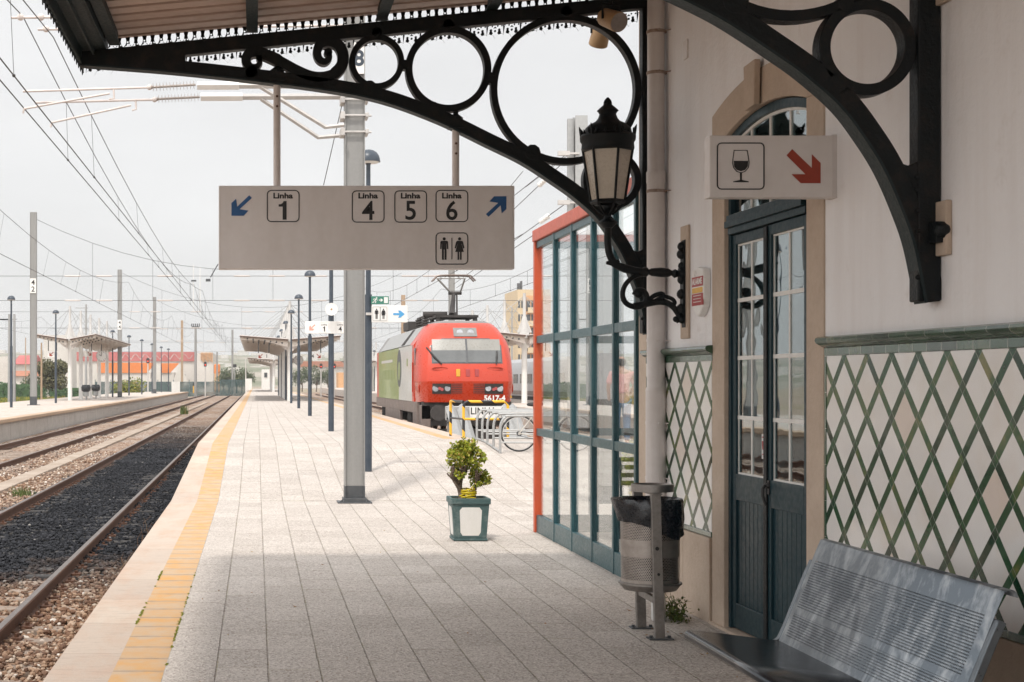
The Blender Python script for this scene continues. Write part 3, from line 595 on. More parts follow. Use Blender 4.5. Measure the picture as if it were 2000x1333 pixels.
nb = MB(wall_f); nb.box(O+.030, O+.033, 9.90, 9.965, 1.20, 1.36); no = nb.build('paper_notice', M['cardwhite'], l2)
nb = MB(wall_f); nb.box(O+.0285, O+.0295, 9.912, 9.953, 1.335, 1.345); nb.box(O+.0285, O+.0295, 9.912, 9.953, 1.225, 1.232)
for k in range(3): nb.tube([(O+.029, 9.914+k*.014, 1.26), (O+.029, 9.922+k*.014, 1.315)], .003, 5)
nb.build('notice_print', M['alarmred'], no)
nb = MB(wall_f); nb.box(O+.030, O+.033, 9.90, 9.94, 1.10, 1.18); no = nb.build('paper_notice', M['cardwhite'], l2); nb = MB(wall_f); nb.ring((9.92, 1.145), .014, .010, O+.0285, O+.0295, 'x', 14); nb.build('notice_print', M['alarmred'], no)
# small wall fittings
b = MB(wall_f); b.box(-.02, .0, 11.33, 11.52, 2.02, 2.86); lb_stone = b.build('mounting_stone', M['stone'], st, bevel=.006)
b = MB(wall_f); b.box(-.03, .0, 7.25, 7.42, 2.30, 2.56); b.build('mounting_stone', M['stone'], st, bevel=.006); b = MB(wall_f); b.box(-.03, 0, 7.25, 7.42, 3.50, 3.62); b.build('mounting_stone', M['stone'], st, bevel=.006)
b = MB(wall_f); b.box(-.012, .0, 11.38, 11.48, 4.10, 4.24); b.build('cover_plate', M['offwhite'], st, bevel=.004)

# alarm box on the wall
al = thing('alarm_box', 'white rounded alarm box with red and yellow ALARME panel beside the lantern bracket', 'alarm box', wall_f(0, 10.98, 2.3))
sh = []
for (y, z) in [(-.135, .10), (-.12, .17), (0, .19), (.12, .17), (.135, .10), (.135, -.03), (.11, -.10), (.05, -.15), (0, -.165), (-.05, -.15), (-.11, -.10), (-.135, -.03)]: sh.append((10.985+y, 2.33+z))
b = MB(wall_f); b.prism(sh, -.055, 0, 'x'); b.build('casing', M['signwhite'], al, bevel=.012)
b = MB(wall_f); b.box(-.0575, -.05, 10.985-.125, 10.985+.125, 2.38, 2.45); b.box(-.0575, -.05, 10.985-.125, 10.985+.125, 2.245, 2.33); b.build('red_panel', M['alarmred'], al)
b = MB(wall_f); b.box(-.0578, -.05, 10.985-.118, 10.985+.118, 2.335, 2.372); b.build('yellow_panel', M['yellow'], al)
tm = text_mesh('ALARME', .062, .001); b = MB(); b.mesh(tm, lambda c: wall_f(-.0585-c.z, 10.985-c.x*.98, 2.415+c.y)); b.build('lettering', M['signwhite'], al)
b = MB(wall_f)
for k in range(3): b.box(-.0585, -.05, 10.985-.09, 10.985+.09, 2.318-k*.022, 2.312-k*.022)
b.ring((10.985+.05, 2.475), .026, .018, -.0585, -.054, 'x', 6); b.build('small_print', M['offwhite'], al)

# downpipe
dp = thing('downpipe', 'pale grey drainpipe with rusty clamps at the far corner of the station wall', 'drainpipe', (3.115, 11.95, 0))
b = MB(); cx, cy = 3.112, 11.95
b.lathe((cx, cy, 0), [(.079, 0), (.079, 1.62), (.081, 1.63), (.079, 1.64), (.070, 1.66), (.070, 3.24), (.074, 3.25), (.074, 3.33), (.070, 3.335), (.066, 3.34), (.066, 5.0)], 20); b.build('pipe', M['pipe'], dp, smooth=50)
for z in (.95, 1.38, 2.02, 3.18, 4.10, 4.42):
    b = MB(); r = .082 if z < 1.64 else .073
    b.ring((cx, cy), r, r-.008, z-.012, z+.012, 'z', 24); b.cyl((cx+.0, cy-r-.004, z), (cx, cy-r-.03, z), .010, n=6); b.box(cx+.05, WX(cy)+.01, cy-.012, cy+.012, z-.008, z+.008); b.cyl((cx+.06, cy-.06, z), (WX(cy)+.02, cy-.16, z-.01), .005, n=6)
    b.build('clamp', M['clampgrey'] if z > 3 else M['pipe'], dp)
# ------------------------------------------------------------------ canopy: iron brackets, roof sheets, valance
BX = 3.187
ARC = [(.070, 2.078), (.123, 2.345), (.183, 2.522), (.267, 2.713), (.361, 2.866), (.479, 3.021), (.645, 3.169), (.80, 3.280), (1.059, 3.448), (1.347, 3.590), (1.730, 3.774), (2.172, 3.935), (2.622, 4.025), (3.294, 4.111), (3.890, 4.174), (4.549, 4.225)]
def bracket(Yb, label):
    X0 = WX(Yb); T = .05
    t = thing('canopy_bracket', label, 'canopy bracket', (X0, Yb, 2.08), 'cast iron canopy brackets')
    def f(u, y, z): return (X0-u, y, z)
    a, c = Yb-T, Yb+T
    arc = smooth_path(ARC, 5); up = []
    for i, p in enumerate(arc):
        q0 = arc[max(0, i-1)]; q1 = arc[min(len(arc)-1, i+1)]; d = (q1-q0).normalized(); nn = Vector((-d.y, d.x)); nn = nn if nn.y > 0 else -nn
        up.append(p+nn*.092)
    b = MB(f); mid = [(p+q)/2 for p, q in zip(arc, up)]
    b.strip(mid, .092, a, c); arco = b.build('arched_brace', M['iron'], t, smooth=35, bevel=.006)
    fl = MB(f); fl.strip([p-(q-p)*.06 for p, q in zip(arc, up)], .014, a-.012, c+.012); fl.build('flange', M['pale_metal'] if False else M['iron_green'], arco, smooth=35)
    b = MB(f); b.prism([(4.60, 4.215), (3.75, 4.16), (3.75, 4.30), (0.0, 4.685), (0.0, 4.79), (4.62, 4.325)], a-.002, c+.002)
    b.build('top_chord', M['iron'], t, bevel=.008)
    b = MB(f); b.box(.002, .112, a-.004, c+.004, 2.085, 4.70); b.build('wall_post', M['iron'], t, bevel=.008)
    foot = [(.112, 2.80)]+[(p.x, p.y) for p in up if p.y < 2.80 and p.x > .112][::-1]+[(.112, 2.35)]
    foot = [(.10, 2.765), (.125, 2.745), (.15, 2.735), (.18, 2.745), (.205, 2.775), (.21, 2.70), (.15, 2.52), (.11, 2.36), (.08, 2.10), (.06, 2.09)]
    b = MB(f); b.prism(foot, a+.004, c-.004)
    for zz in (2.20, 2.42, 2.52, 2.62, 2.68):
        b.cyl((.115, a-.012, zz), (.115, a, zz), .014, n=8)
    b.build('foot_web', M['iron'], t, bevel=.006)
    b = MB(f); b.box(-.02, .06, Yb-.13, Yb-.04, 2.36, 2.46); b.ball((.03, Yb-.13, 2.42), .04, 8); b.build('anchor_bolt', M['iron'], t)
    for (cu, cz, ro, ri) in ((.351, 3.306, .233, .178), (.717, 4.029, .60, .548), (1.654, 4.191, .342, .287), (2.225, 4.248, .219, .172)):
        b = MB(f); b.ring((cu, cz), ro, ri, a, c, 'y', 64)
        b.build('ring', M['iron'], t, smooth=35, bevel=.004)
    for (cu, cz, r) in ((1.316, 4.12, .045), (2.0, 4.225, .04), (.456, 3.514, .04), (.498, 3.125, .05), (.985, 3.525, .065), (1.775, 3.875, .055), (2.28, 4.05, .05), (2.225, 4.475, .05), (1.654, 4.54, .05), (.717, 4.645, .05)):
        b = MB(f); b.disc((cu, cz), r, a-.002, c+.002, n=10); b.build('junction_boss', M['iron'], t, bevel=.006)
    def zp(x, y): px = 80+x/3.226; py = y/3.226; return ((1279-px)/244.5, 1.7+(746-py)/244.5)
    s1 = [(1372, 372), (1382, 398), (1362, 425), (1330, 430), (1300, 412), (1292, 375), (1318, 342), (1365, 335), (1430, 358), (1510, 395), (1610, 450), (1700, 487), (1780, 492), (1850, 468), (1895, 415), (1900, 345), (1868, 288), (1810, 268), (1760, 285), (1738, 330), (1750, 378), (1785, 398), (1815, 375), (1812, 338)]
    pth = smooth_path([zp(*q) for q in s1], 4); m_ = len(pth); wd = []
    for i in range(m_):
        q = i/m_; wd.append((.028 if q < .15 else .04)+.055*math.sin(math.pi*min(1, max(0, q*1.02))) - (.015 if .38 < q < .55 else 0))
    b = MB(f); b.strip(pth, wd, a, c); b.disc(zp(1374, 376), .024, a, c, n=14); b.disc(zp(1808, 338), .034, a, c, n=14); b.disc(zp(1325, 462), .05, a, c, n=10); b.build('scroll', M['iron'], t, smooth=40)
    return t
YB1, YB2 = 12.27, 7.41
bracket(YB1, 'black cast iron canopy bracket of rings and scrolls above the hanging platform sign')
bracket(YB2, 'black cast iron canopy bracket with one ring seen against the plaster wall, upper right')
# canopy roof
cr = thing('platform_canopy', 'brown corrugated canopy roof with black lace valance over the near platform', 'canopy', (0, 4, 4.4))
def roofz(X, add=0.0): return 4.495+.0915*(X+1.16)+add
YR0, YR1 = -8.0, 12.52
b = MB(); ys = []; y = YR0
while y < YR1: ys += [(y, 0), (y+.15, 0), (y+.158, .06), (y+.212, .06), (y+.22, 0)]; y += .23
xs = [-1.30, 3.25]; vsx = []
for (yy, dz) in ys:
    for X in xs: vsx.append((X, min(yy, YR1), roofz(X, dz)))
b.add(vsx, [(2*i, 2*i+1, 2*i+3, 2*i+2) for i in range(len(ys)-1)])
M['roofsheet'] = pm('brown_roof_sheet', (0.54, 0.41, 0.345), (0.47, 0.35, 0.295), 2.0, 0.55, 0, 0.05, 30, streak=(0.6, 5, 1))
rs = b.build('roof_sheets', M['roofsheet'], cr, solid=.006, norm=False)
for X in (-1.13, -.03, 1.0, 1.88, 2.85):
    b = MB(); z = roofz(X); b.box(X-.028, X+.028, YR0, YB1+.02, z-.10, z-.004); b.box(X-.045, X+.045, YR0, YB1+.02, z-.108, z-.10); b.build('purlin', M['iron_green'], cr)
b = MB(); b.box(-1.40, -1.385, YR0, YB1+.12, 4.23, 4.52); b.box(-1.385, -1.20, YR0, YB1+.12, 4.345, 4.36); b.box(-1.205, -1.19, YR0, YB1+.10, 4.345, 4.50); b.box(-1.30, -1.285, YR0, YB1+.1, 4.30, 4.344); b.build('gutter', M['iron_green'], cr)
b = MB(); 
b.prism([(-1.385, 4.49), (3.25, 4.914), (3.25, 4.96), (-1.385, 4.53)], YB1+.235, YB1+.25); b.build('gable_trim', M['iron'], cr)
# lace valance: one period from a 2-D curve with holes, repeated in the mesh
def lace(period, H):
    cu = bpy.data.curves.new('lace', 'CURVE'); cu.dimensions = '2D'; cu.fill_mode = 'BOTH'; cu.extrude = .004
    def spl(pts):
        s = cu.splines.new('POLY'); s.points.add(len(pts)-1); s.use_cyclic_u = True
        for p, q in zip(s.points, pts): p.co = (q[0], q[1], 0, 1)
    p = period; h = p/2
    def circ(cx, cz, r, n=8): spl([(cx+r*math.cos(2*math.pi*i/n), cz+r*math.sin(2*math.pi*i/n)) for i in range(n)])
    low0 = [(0, -.232), (.008, -.222), (.014, -.205), (.020, -.198), (.026, -.208), (.036, -.214), (.044, -.228), (.050, -.236), (.046, -.252), (.058, -.258), (h, -.285),
           (p-.058, -.258), (p-.046, -.252), (p-.050, -.236), (p-.044, -.228), (p-.036, -.214), (p-.026, -.208), (p-.020, -.198), (p-.014, -.205), (p-.008, -.222), (p, -.232)]
    hl = [(0, -.280), (.010, -.268), (.022, -.268), (.020, -.255), (.026, -.245), (.024, -.232), (.034, -.226), (.044, -.232), (.042, -.248), (.050, -.262), (.040, -.275), (.052, -.280), (.058, -.292)]
    low = hl+[(h, -.308)]+[(p-x, z) for x, z in hl[::-1]]
    spl([(0, 0)]+low+[(p, 0)])
    def oval(cx, cz, w_, h_): spl([(cx+w_*x, cz+h_*y) for x, y in ((0, .56), (.34, .32), (.5, .0), (.38, -.32), (0, -.52), (-.38, -.32), (-.5, 0), (-.34, .32))])
    oval(p*.25, -.052, .046, .094); oval(p*.75, -.052, .040, .094)
    for cx in (0.012, h-.012, h+.012, p-.012): circ(cx, -.082, .0075)
    circ(h, -.062, .008); circ(.0, -.0, .0001) if False else None
    for cx in (p*.25, p*.75): spl([(cx-.014, -.112), (cx+.014, -.112), (cx+.007, -.100), (cx-.007, -.100)])
    for cx in (.012, .046, p-.046, p-.012): circ(cx, -.205, .0065)
    circ(h, -.245, .009)
    spl([(h-.014, -.222), (h, -.208), (h+.014, -.222)])
    ob = bpy.data.objects.new('lace', cu); COL.objects.link(ob)
    me = bpy.data.meshes.new_from_object(ob); bpy.data.objects.remove(ob)
    return me
PER = .136; lm = lace(PER, .285)
b = MB()
for k in range(34):
    x0 = -1.385+k*PER
    b.mesh(lm, lambda c, x0=x0: (x0+c.x, YB1+.24+c.z, 4.495+.0915*(x0+c.x+1.385)+c.y))
b.build('lace_valance', M['iron'], cr, norm=False)
b = MB()
for k in range(62):
    y0 = YB1+.23-(k+1)*PER; b.mesh(lm, lambda c, y0=y0: (-1.405-c.z, y0+c.x, 4.49+c.y))
b.build('lace_valance', M['iron'], cr, norm=False)

# ------------------------------------------------------------------ hanging platform sign
SY = YB1-.06
def rframe(mb, cx, cz, w_, h_, r, lw, y0, y1):
    pts = []
    for (sx, sz, a0) in ((1, 1, 0), (-1, 1, 90), (-1, -1, 180), (1, -1, 270)):
        for k in range(5):
            an = R(a0+k*22.5); pts.append((cx+sx*(w_/2-r)+r*math.cos(an), cz+sz*(h_/2-r)+r*math.sin(an)))
    mb.strip(pts, lw, y0, y1, 'y', True)
def arrow_down_left(mb, cx, cz, s, y0, y1, fx=1, fz=1):
    pts = [(.37, .50), (.50, .37), (-.10, -.18), (.33, -.25), (.10, -.5), (-.5, -.5), (-.5, .12), (-.27, .33), (-.22, -.06)]
    mb.prism([(cx+fx*s*p[0], cz+fz*s*p[1]) for p in pts], y0, y1)
def man(mb, cx, cz, s, y0, y1):
    mb.disc((cx, cz+.43*s), .07*s, y0, y1, n=12)
    mb.prism([(cx+x*s, cz+z*s) for x, z in ((-.17, .30), (-.13, .34), (.13, .34), (.17, .30), (.18, -.02), (.12, -.02), (.11, .22), (.10, .22), (.10, -.5), (.015, -.5), (.015, -.05), (-.015, -.05), (-.015, -.5), (-.10, -.5), (-.10, .22), (-.11, .22), (-.12, -.02), (-.18, -.02))], y0, y1)
def woman(mb, cx, cz, s, y0, y1):
    mb.disc((cx, cz+.43*s), .07*s, y0, y1, n=12)
    mb.prism([(cx+x*s, cz+z*s) for x, z in ((-.11, .34), (.11, .34), (.15, .30), (.22, .02), (.16, 0), (.10, .20), (.09, .20), (.19, -.15), (.09, -.15), (.09, -.5), (.02, -.5), (.02, -.15), (-.02, -.15), (-.02, -.5), (-.09, -.5), (-.09, -.15), (-.19, -.15), (-.09, .20), (-.10, .20), (-.16, 0), (-.22, .02), (-.15, .30))], y0, y1)
def glyph(b, ch, s, cx, cz, y):
    if ch == '1':
        h = s*.70; b.prism([(cx+s*p[0], cz+p[1]*h) for p in ((.02, .5), (.13, .5), (.13, -.5), (-.02, -.5), (-.02, .20), (-.17, .20), (-.17, .325), (-.08, .335), (-.02, .40))], y-.0025, y+.0005)
    else: add_text(b, ch, s, cx, y-.001, cz, s*.014, sx=.95)
def spx(x, y, Y=SY): q = P(x, y, Y); return q.x, q.z
sg = thing('platform_sign', 'long grey-white hanging sign with blue arrows and Linha 1, 4, 5, 6 boxes', 'sign', (P(716, 445, SY).x, SY, P(716, 445, SY).z))
x0, z0 = spx(427, 526); x1, z1 = spx(1005, 363)
b = MB(); b.box(x0, x1, SY, SY+.12, z0, z1); b.build('sign_box', M['offwhite'], sg, bevel=.006)
b = MB(); b.box(x1-.022, x1-.018, SY-.0015, SY, z0+.01, z1-.01); b.box(x0+.012, x0+.015, SY-.0015, SY, z0+.01, z1-.01); b.build('edge_seam', M['pipe'], sg)
k = SY/F
for xx, yb in ((553, 403), (719, 404), (802, 404), (882.5, 403)):
    cx, cz = spx(xx, yb); b = MB(); rframe(b, cx, cz, 62*k, 61*k, 8*k, 1.9*k, SY-.003, SY); 
    fr = b.build('box_outline', M['black'], sg)
for xx, ch in ((553, '1'), (719, '4'), (802, '5'), (882.5, '6')):
    cx, cz = spx(xx, 381.5); b = MB(); add_text(b, 'Linha', 14.8*k, cx, SY-.001, cz-1.3*k, .0022, sx=1.22)
    cx, cz = spx(xx, 411.5); glyph(b, ch, 52*k, cx, cz, SY); b.build('line_number', M['black'], sg, norm=False)
cx, cz = spx(882.5, 486); b = MB(); rframe(b, cx, cz, 62*k, 61*k, 8*k, 1.9*k, SY-.003, SY); b.build('box_outline', M['black'], sg)
b = MB(); man(b, cx-15*k, cz, 44*k, SY-.003, SY); woman(b, cx+15*k, cz, 44*k, SY-.003, SY); b.box(cx-.8*k, cx+.8*k, SY-.003, SY, cz-21*k, cz+21*k); b.build('toilet_symbol', M['black'], sg)
b = MB(); cx, cz = spx(472, 402); arrow_down_left(b, cx, cz, 40*k, SY-.003, SY); b.build('arrow', M['blueprint'], sg)
b = MB(); cx, cz = spx(969, 404); arrow_down_left(b, cx, cz, 40*k, SY-.003, SY, -1, -1); b.build('arrow', M['blueprint'], sg)
for xx, yt in ((541, 158), (890, 250)):
    X, Zt = spx(xx, yt, YB1); b = MB(); b.cyl((X, YB1, z1-.005), (X, YB1, Zt), .029, n=14); ro = b.build('hanger_rod', M['pale_metal'], sg, smooth=40)
    b = MB(); b.box(X-.06, X+.06, YB1-.058, YB1+.058, Zt-.01, Zt+.012); b.lathe((X, YB1-.0, Zt+.08), [(.055, -.02), (.06, 0), (.02, .03), (.024, .05), (1e-5, .06)], 8); b.build('rod_clamp', M['iron'], ro)
    b = MB()
    for zz in (.13, .21): b.cyl((X, YB1-.032, Zt-zz), (X, YB1-.026, Zt-zz), .010, n=8)
    b.build('bolt', M['rail_rust'], ro)

# ------------------------------------------------------------------ wine glass sign
WY = 8.62
wg = thing('refreshment_sign', 'small white sign with a wine glass and dark red arrow beside the door arch', 'sign', (P(1508, 325, WY).x, WY, P(1508, 325, WY).z))
k = WY/F; x0, z0 = spx(1386, 386, WY); x1, z1 = spx(1629.5, 265, WY)
b = MB(); b.box(x0, x1, WY, WY+.10, z0, z1); b.build('sign_box', M['offwhite'], wg, bevel=.005)
b = MB(); b.box(x1-.012, x1+.06, WY-.003, WY+.09, z0-.004, z1+.004); b.build('wall_fixing', M['pipe'], wg)
cx, cz = spx(1446.5, 325, WY); b = MB(); rframe(b, cx, cz, 91*k, 90*k, 8*k, 2.2*k, WY-.003, WY); b.build('box_outline', M['black'], wg)
b = MB(); G = lambda x, y: spx(x, y, WY)
b.strip([G(1433.5, 294.5), G(1430.5, 318), G(1432.5, 328), G(1439, 335.5), G(1447, 338), G(1455, 335.5), G(1461.5, 328), G(1463, 318), G(1459.5, 294.5)], 1.5*k, WY-.003, WY, 'y', True)
b.prism([G(1433, 315), G(1461, 315), G(1460, 326), G(1455, 332.5), G(1447, 335), G(1439, 332.5), G(1434, 326)], WY-.003, WY)
b.prism([G(1445, 337), G(1449, 337), G(1448.6, 352), G(1462, 355), G(1462, 356.6), G(1432, 356.6), G(1432, 355), G(1445.4, 352)], WY-.003, WY); b.build('wine_glass_symbol', M['black'], wg)
b = MB(); cx, cz = spx(1569.5, 326, WY); 
b.prism([G(1536, 304), G(1547, 292), G(1585.5, 329), G(1585.5, 302), G(1602.5, 319), G(1602.5, 358.5), G(1564, 358.5), G(1546, 341), G(1573, 341)], WY-.003, WY); b.build('arrow', M['redprint'], wg)
# ------------------------------------------------------------------ wall lantern
LY = 11.43
def LP(x, y, dy=0.0): q = P(x, y, LY); return Vector((q.x, LY+dy, q.z))
la = thing('wall_lantern', 'ornate black cast iron lantern with dirty glass on a scrolled wall bracket', 'lantern', tuple(LP(1335, 560)))
k = LY/F
b = MB(); b.prism([(LP(1343, yy).x, LP(1343, yy).z) for yy in (0,)] if False else [(LP(1334, 470).x, LP(0, 470).z), (LP(1343, 472).x, LP(0, 466).z), (LP(1346, 646).x, LP(0, 646).z), (LP(1335, 640).x, LP(0, 640).z), (LP(1331, 600).x, LP(0, 600).z), (LP(1332, 500).x, LP(0, 500).z)], LY-.045, LY+.045)
for yy, r in ((482, .035), (497, .04), (520, .03), (547, .035), (575, .04), (605, .045), (625, .03)): b.ball(LP(1332, yy), r, 7)
b.build('back_plate', M['iron'], la, smooth=50)
def lath_x(mb, pts):
    """turned arm along the wall normal: list of (px x, px y, radius px)"""
    mb.tube([LP(x, y) for x, y, r in pts], [r*k for x, y, r in pts], 12)
b = MB(); lath_x(b, [(1335, 535, 13), (1326, 535, 12), (1324, 535, 6), (1318, 535, 9), (1312, 534, 5), (1304, 533.5, 9), (1290, 532.5, 9.5), (1272, 532, 7.5), (1267, 532, 5), (1264, 532, 9), (1258, 531.5, 10), (1254, 531, 7), (1240, 530, 8), (1220, 525, 8.5), (1205, 519, 7.5), (1194, 514, 5.5), (1184, 514, 3)])
b.build('arm', M['iron'], la, smooth=50)
b = MB(); b.tube(smooth_path([LP(1206, 519), LP(1196, 509), LP(1190, 495), LP(1187, 475), LP(1187, 455), LP(1187, 440)], 4), [7*k]*20+[8*k], 10)
b.ball(LP(1206, 512), 5*k, 6); b.build('stem', M['iron'], la, smooth=50)
def scroll(pts, r0, r1, name):
    p = smooth_path([LP(*q) for q in pts], 5); n = len(p); b = MB(); b.tube(p, [(r0+(r1-r0)*i/(n-1))*k for i in range(n)], 8); b.build(name, M['iron'], la, smooth=60)
scroll([(1256, 536), (1238, 541), (1222, 556), (1216, 575), (1222, 592), (1240, 600), (1256, 596), (1263, 582), (1257, 570), (1245, 569), (1240, 577)], 4.5, 6.5, 'scroll')
scroll([(1238, 599), (1262, 594), (1290, 590), (1310, 596), (1322, 610), (1327, 622), (1320, 628)], 7, 5, 'scroll')
scroll([(1262, 592), (1276, 579), (1292, 574), (1296, 580), (1288, 585)], 4.5, 4.5, 'scroll_leaf')
scroll([(1280, 588), (1296, 580), (1312, 584), (1318, 592), (1312, 597)], 4, 4, 'scroll_leaf')
b = MB(); b.ball(LP(1247, 574), 9*k, 8); b.ball(LP(1320, 624), 6*k, 7); b.build('scroll_boss', M['iron'], la, smooth=50)
C = LP(1187, 400); PH = R(-78)
def z_(y): return LP(0, y).z-C.z
b = MB(); b.lathe(C, [(9*k, z_(446)), (14*k, z_(441)), (20*k, z_(436)), (16*k, z_(432)), (8*k, z_(428)), (6*k, z_(420)), (10*k, z_(413)), (8*k, z_(408)), (14*k, z_(402))], 16); 
for i in range(6):
    an = PH+i*math.pi/3; d = Vector((math.cos(an), math.sin(an), 0)); b.tube(smooth_path([C+d*8*k+Vector((0, 0, z_(420))), C+d*20*k+Vector((0, 0, z_(410))), C+d*31*k+Vector((0, 0, z_(398)))], 4), 2.6*k, 6)
b.lathe(C, [(32*k, z_(400)), (35*k, z_(396)), (33*k, z_(391)), (24*k, z_(394)), (24*k, z_(400))], 6, PH); b.build('gallery', M['iron'], la, smooth=40)
rt, rb = 48*k, 32.5*k
b = MB(); b.lathe(C, [(rb*.96, z_(392)), (rt*.96, z_(294))], 6, PH); b.build('glass_panes', M['lamp_glass_dirty'], la)
b = MB()
for i in range(6):
    an = PH+i*math.pi/3; d = Vector((math.cos(an), math.sin(an), 0)); b.tube([C+d*rb+Vector((0, 0, z_(393))), C+d*rt+Vector((0, 0, z_(292)))], 2.6*k, 5)
b.build('glazing_ribs', M['iron'], la)
b = MB(); b.lathe(C, [(47*k, z_(296)), (51*k, z_(292)), (50*k, z_(281)), (53*k, z_(276)), (54*k, z_(268)), (51*k, z_(264)), (47*k, z_(262))], 24); b.lathe(C, [(47*k, z_(263)), (44*k, z_(252)), (36*k, z_(244)), (24*k, z_(238)), (19*k, z_(232)), (16*k, z_(224)), (18*k, z_(220)), (21*k, z_(217)), (16*k, z_(212)), (9*k, z_(206)), (5*k, z_(203)), (4*k, z_(200))], 24)
b.build('crown', M['iron'], la, smooth=40)
b = MB(); b.lathe(C, [(4*k, z_(201)), (9*k, z_(204)*1.0), (4*k, z_(207))], 12); b.lathe(C, [(3*k, z_(206)), (8.5*k, z_(202)), (7*k, z_(197)), (2*k, z_(191))], 12); b.build('finial', M['iron'], la, smooth=50)
b = MB()
for i in range(6):
    an = PH+i*math.pi/3; d = Vector((math.cos(an), math.sin(an), 0)); e = Vector((-d.y, d.x, 0)); o = C+d*50*k
    for s in (-1, 1): b.tube(smooth_path([o+e*s*2*k+Vector((0, 0, z_(267))), o+e*s*8*k+Vector((0, 0, z_(262))), o+e*s*9*k+Vector((0, 0, z_(256))), o+e*s*4*k+Vector((0, 0, z_(254)))], 4), 2*k, 6)
    b.tube([o+Vector((0, 0, z_(268))), o+d*3*k+Vector((0, 0, z_(252))), o+d*5*k+Vector((0, 0, z_(246)))], [3.4*k, 2.6*k, .6*k], 6)
    an2 = an+math.pi/6; d2 = Vector((math.cos(an2), math.sin(an2), 0)); b.tube([C+d2*48*k+Vector((0, 0, z_(266))), C+d2*50*k+Vector((0, 0, z_(255)))], [4*k, .8*k], 6)
b.build('crest_leaf', M['iron'], la, smooth=50)

# ------------------------------------------------------------------ loudspeakers under the canopy
def projector(px, py, Y, d, L, r, label):
    c = P(px, py, Y); d = Vector(d).normalized()
    t = thing('loudspeaker', label, 'loudspeaker', tuple(c))
    b = MB(); b.tube([c-d*L, c-d*L*.9, c-d*.02, c], [r*.75, r*.9, r, r*1.0], 24); b.build('housing', M['beige'], t, smooth=40)
    b = MB(); b.tube([c-d*.006, c+d*.006], r*.93, 24); b.build('grille', M['beige_grey'], t, smooth=40)
    b = MB(); m = c-d*L*.5; up = Vector((0, 0, 1)); s = d.cross(up).normalized()
    b.tube([m+s*r*1.02, m+s*r*1.05+up*r*1.5, m-s*r*1.05+up*r*1.5, m-s*r*1.02], .010, 6); b.tube([m+up*r*1.5, m+up*(r*1.5+.09)], .014, 6); b.build('yoke', M['iron'], t, smooth=40)
projector(1209, 44, 11.75, (.35, -.85, -.40), .22, .077, 'beige round loudspeaker facing the camera under the top of the canopy')
projector(1168, 88, 12.9, (-.1, .55, -.83), .20, .080, 'beige round loudspeaker pointing away, seen below the largest iron ring')

# ------------------------------------------------------------------ catenary mast on the near platform
MY = 21.6; mx = P(692, 985, MY).x
ms = thing('catenary_mast', 'thick grey steel catenary mast standing on the platform behind the hanging sign', 'catenary mast', (mx, MY, 0))
def hmast(mb, x, y, w_, d_, z0, z1, t=.018):
    mb.box(x-w_/2, x+w_/2, y-d_/2, y-d_/2+t, z0, z1); mb.box(x-w_/2, x+w_/2, y+d_/2-t, y+d_/2, z0, z1); mb.box(x-t/2, x+t/2, y-d_/2+t, y+d_/2-t, z0, z1)
def channel_mast(mb, x, y, w_, d_, z0, z1, t=.02):
    mb.box(x-w_/2, x-w_/2+t, y-d_/2, y+d_/2, z0, z1); mb.box(x+w_/2-t, x+w_/2, y-d_/2, y+d_/2, z0, z1); mb.box(x-w_/2+t, x+w_/2-t, y-d_/2+.035, y-d_/2+.055, z0, z1)
b = MB(); channel_mast(b, mx, MY, .285, .26, .24, 8.6); b.build('mast', M['postgrey'], ms, bevel=.004)
b = MB(); channel_mast(b, mx, MY, .287, .262, .0, .24, .022); b.build('mast_foot', M['postdark'], ms)
b = MB(); b.prism([(mx-.24, 0.004), (mx+.24, 0.004), (mx+.155, .075), (mx-.155, .075)], MY-.16, MY-.137); b.box(mx-.24, mx+.24, MY-.2, MY+.2, 0, .018)
for s in (-1, 1): b.prism([(MY-.2, .018), (MY+.2, .018), (MY+.14, .075), (MY-.14, .075)], mx+s*.152, mx+s*.165, 'x')
b.build('base_plate', M['postdark'], ms, bevel=.004)
b = MB()
for yy in (198, 229, 261):
    z = P(0, yy, MY).z; b.box(mx-.165, mx+.17, MY-.165, MY-.135, z-.012, z+.012); b.box(mx+.145, mx+.19, MY-.2, MY+.15, z-.03, z+.03); b.box(mx-.20, mx-.14, MY-.17, MY+.15, z-.05, z+.05); b.cyl((mx+.19, MY-.16, z-.01), (mx+.23, MY-.16, z-.01), .016, n=8)
b.build('clamp', M['galv_light'], ms, bevel=.003)
z = P(0, 118, MY).z; b = MB(); b.box(mx-.02, mx+.13, MY-.14, MY-.132, z-.22, z+.22); npl = b.build('number_plate', M['signwhite'], ms)
b = MB(); add_text(b, '8', .30, mx+.055, MY-.143, z, .008); b.build('number', M['lampblue'], npl, norm=False)
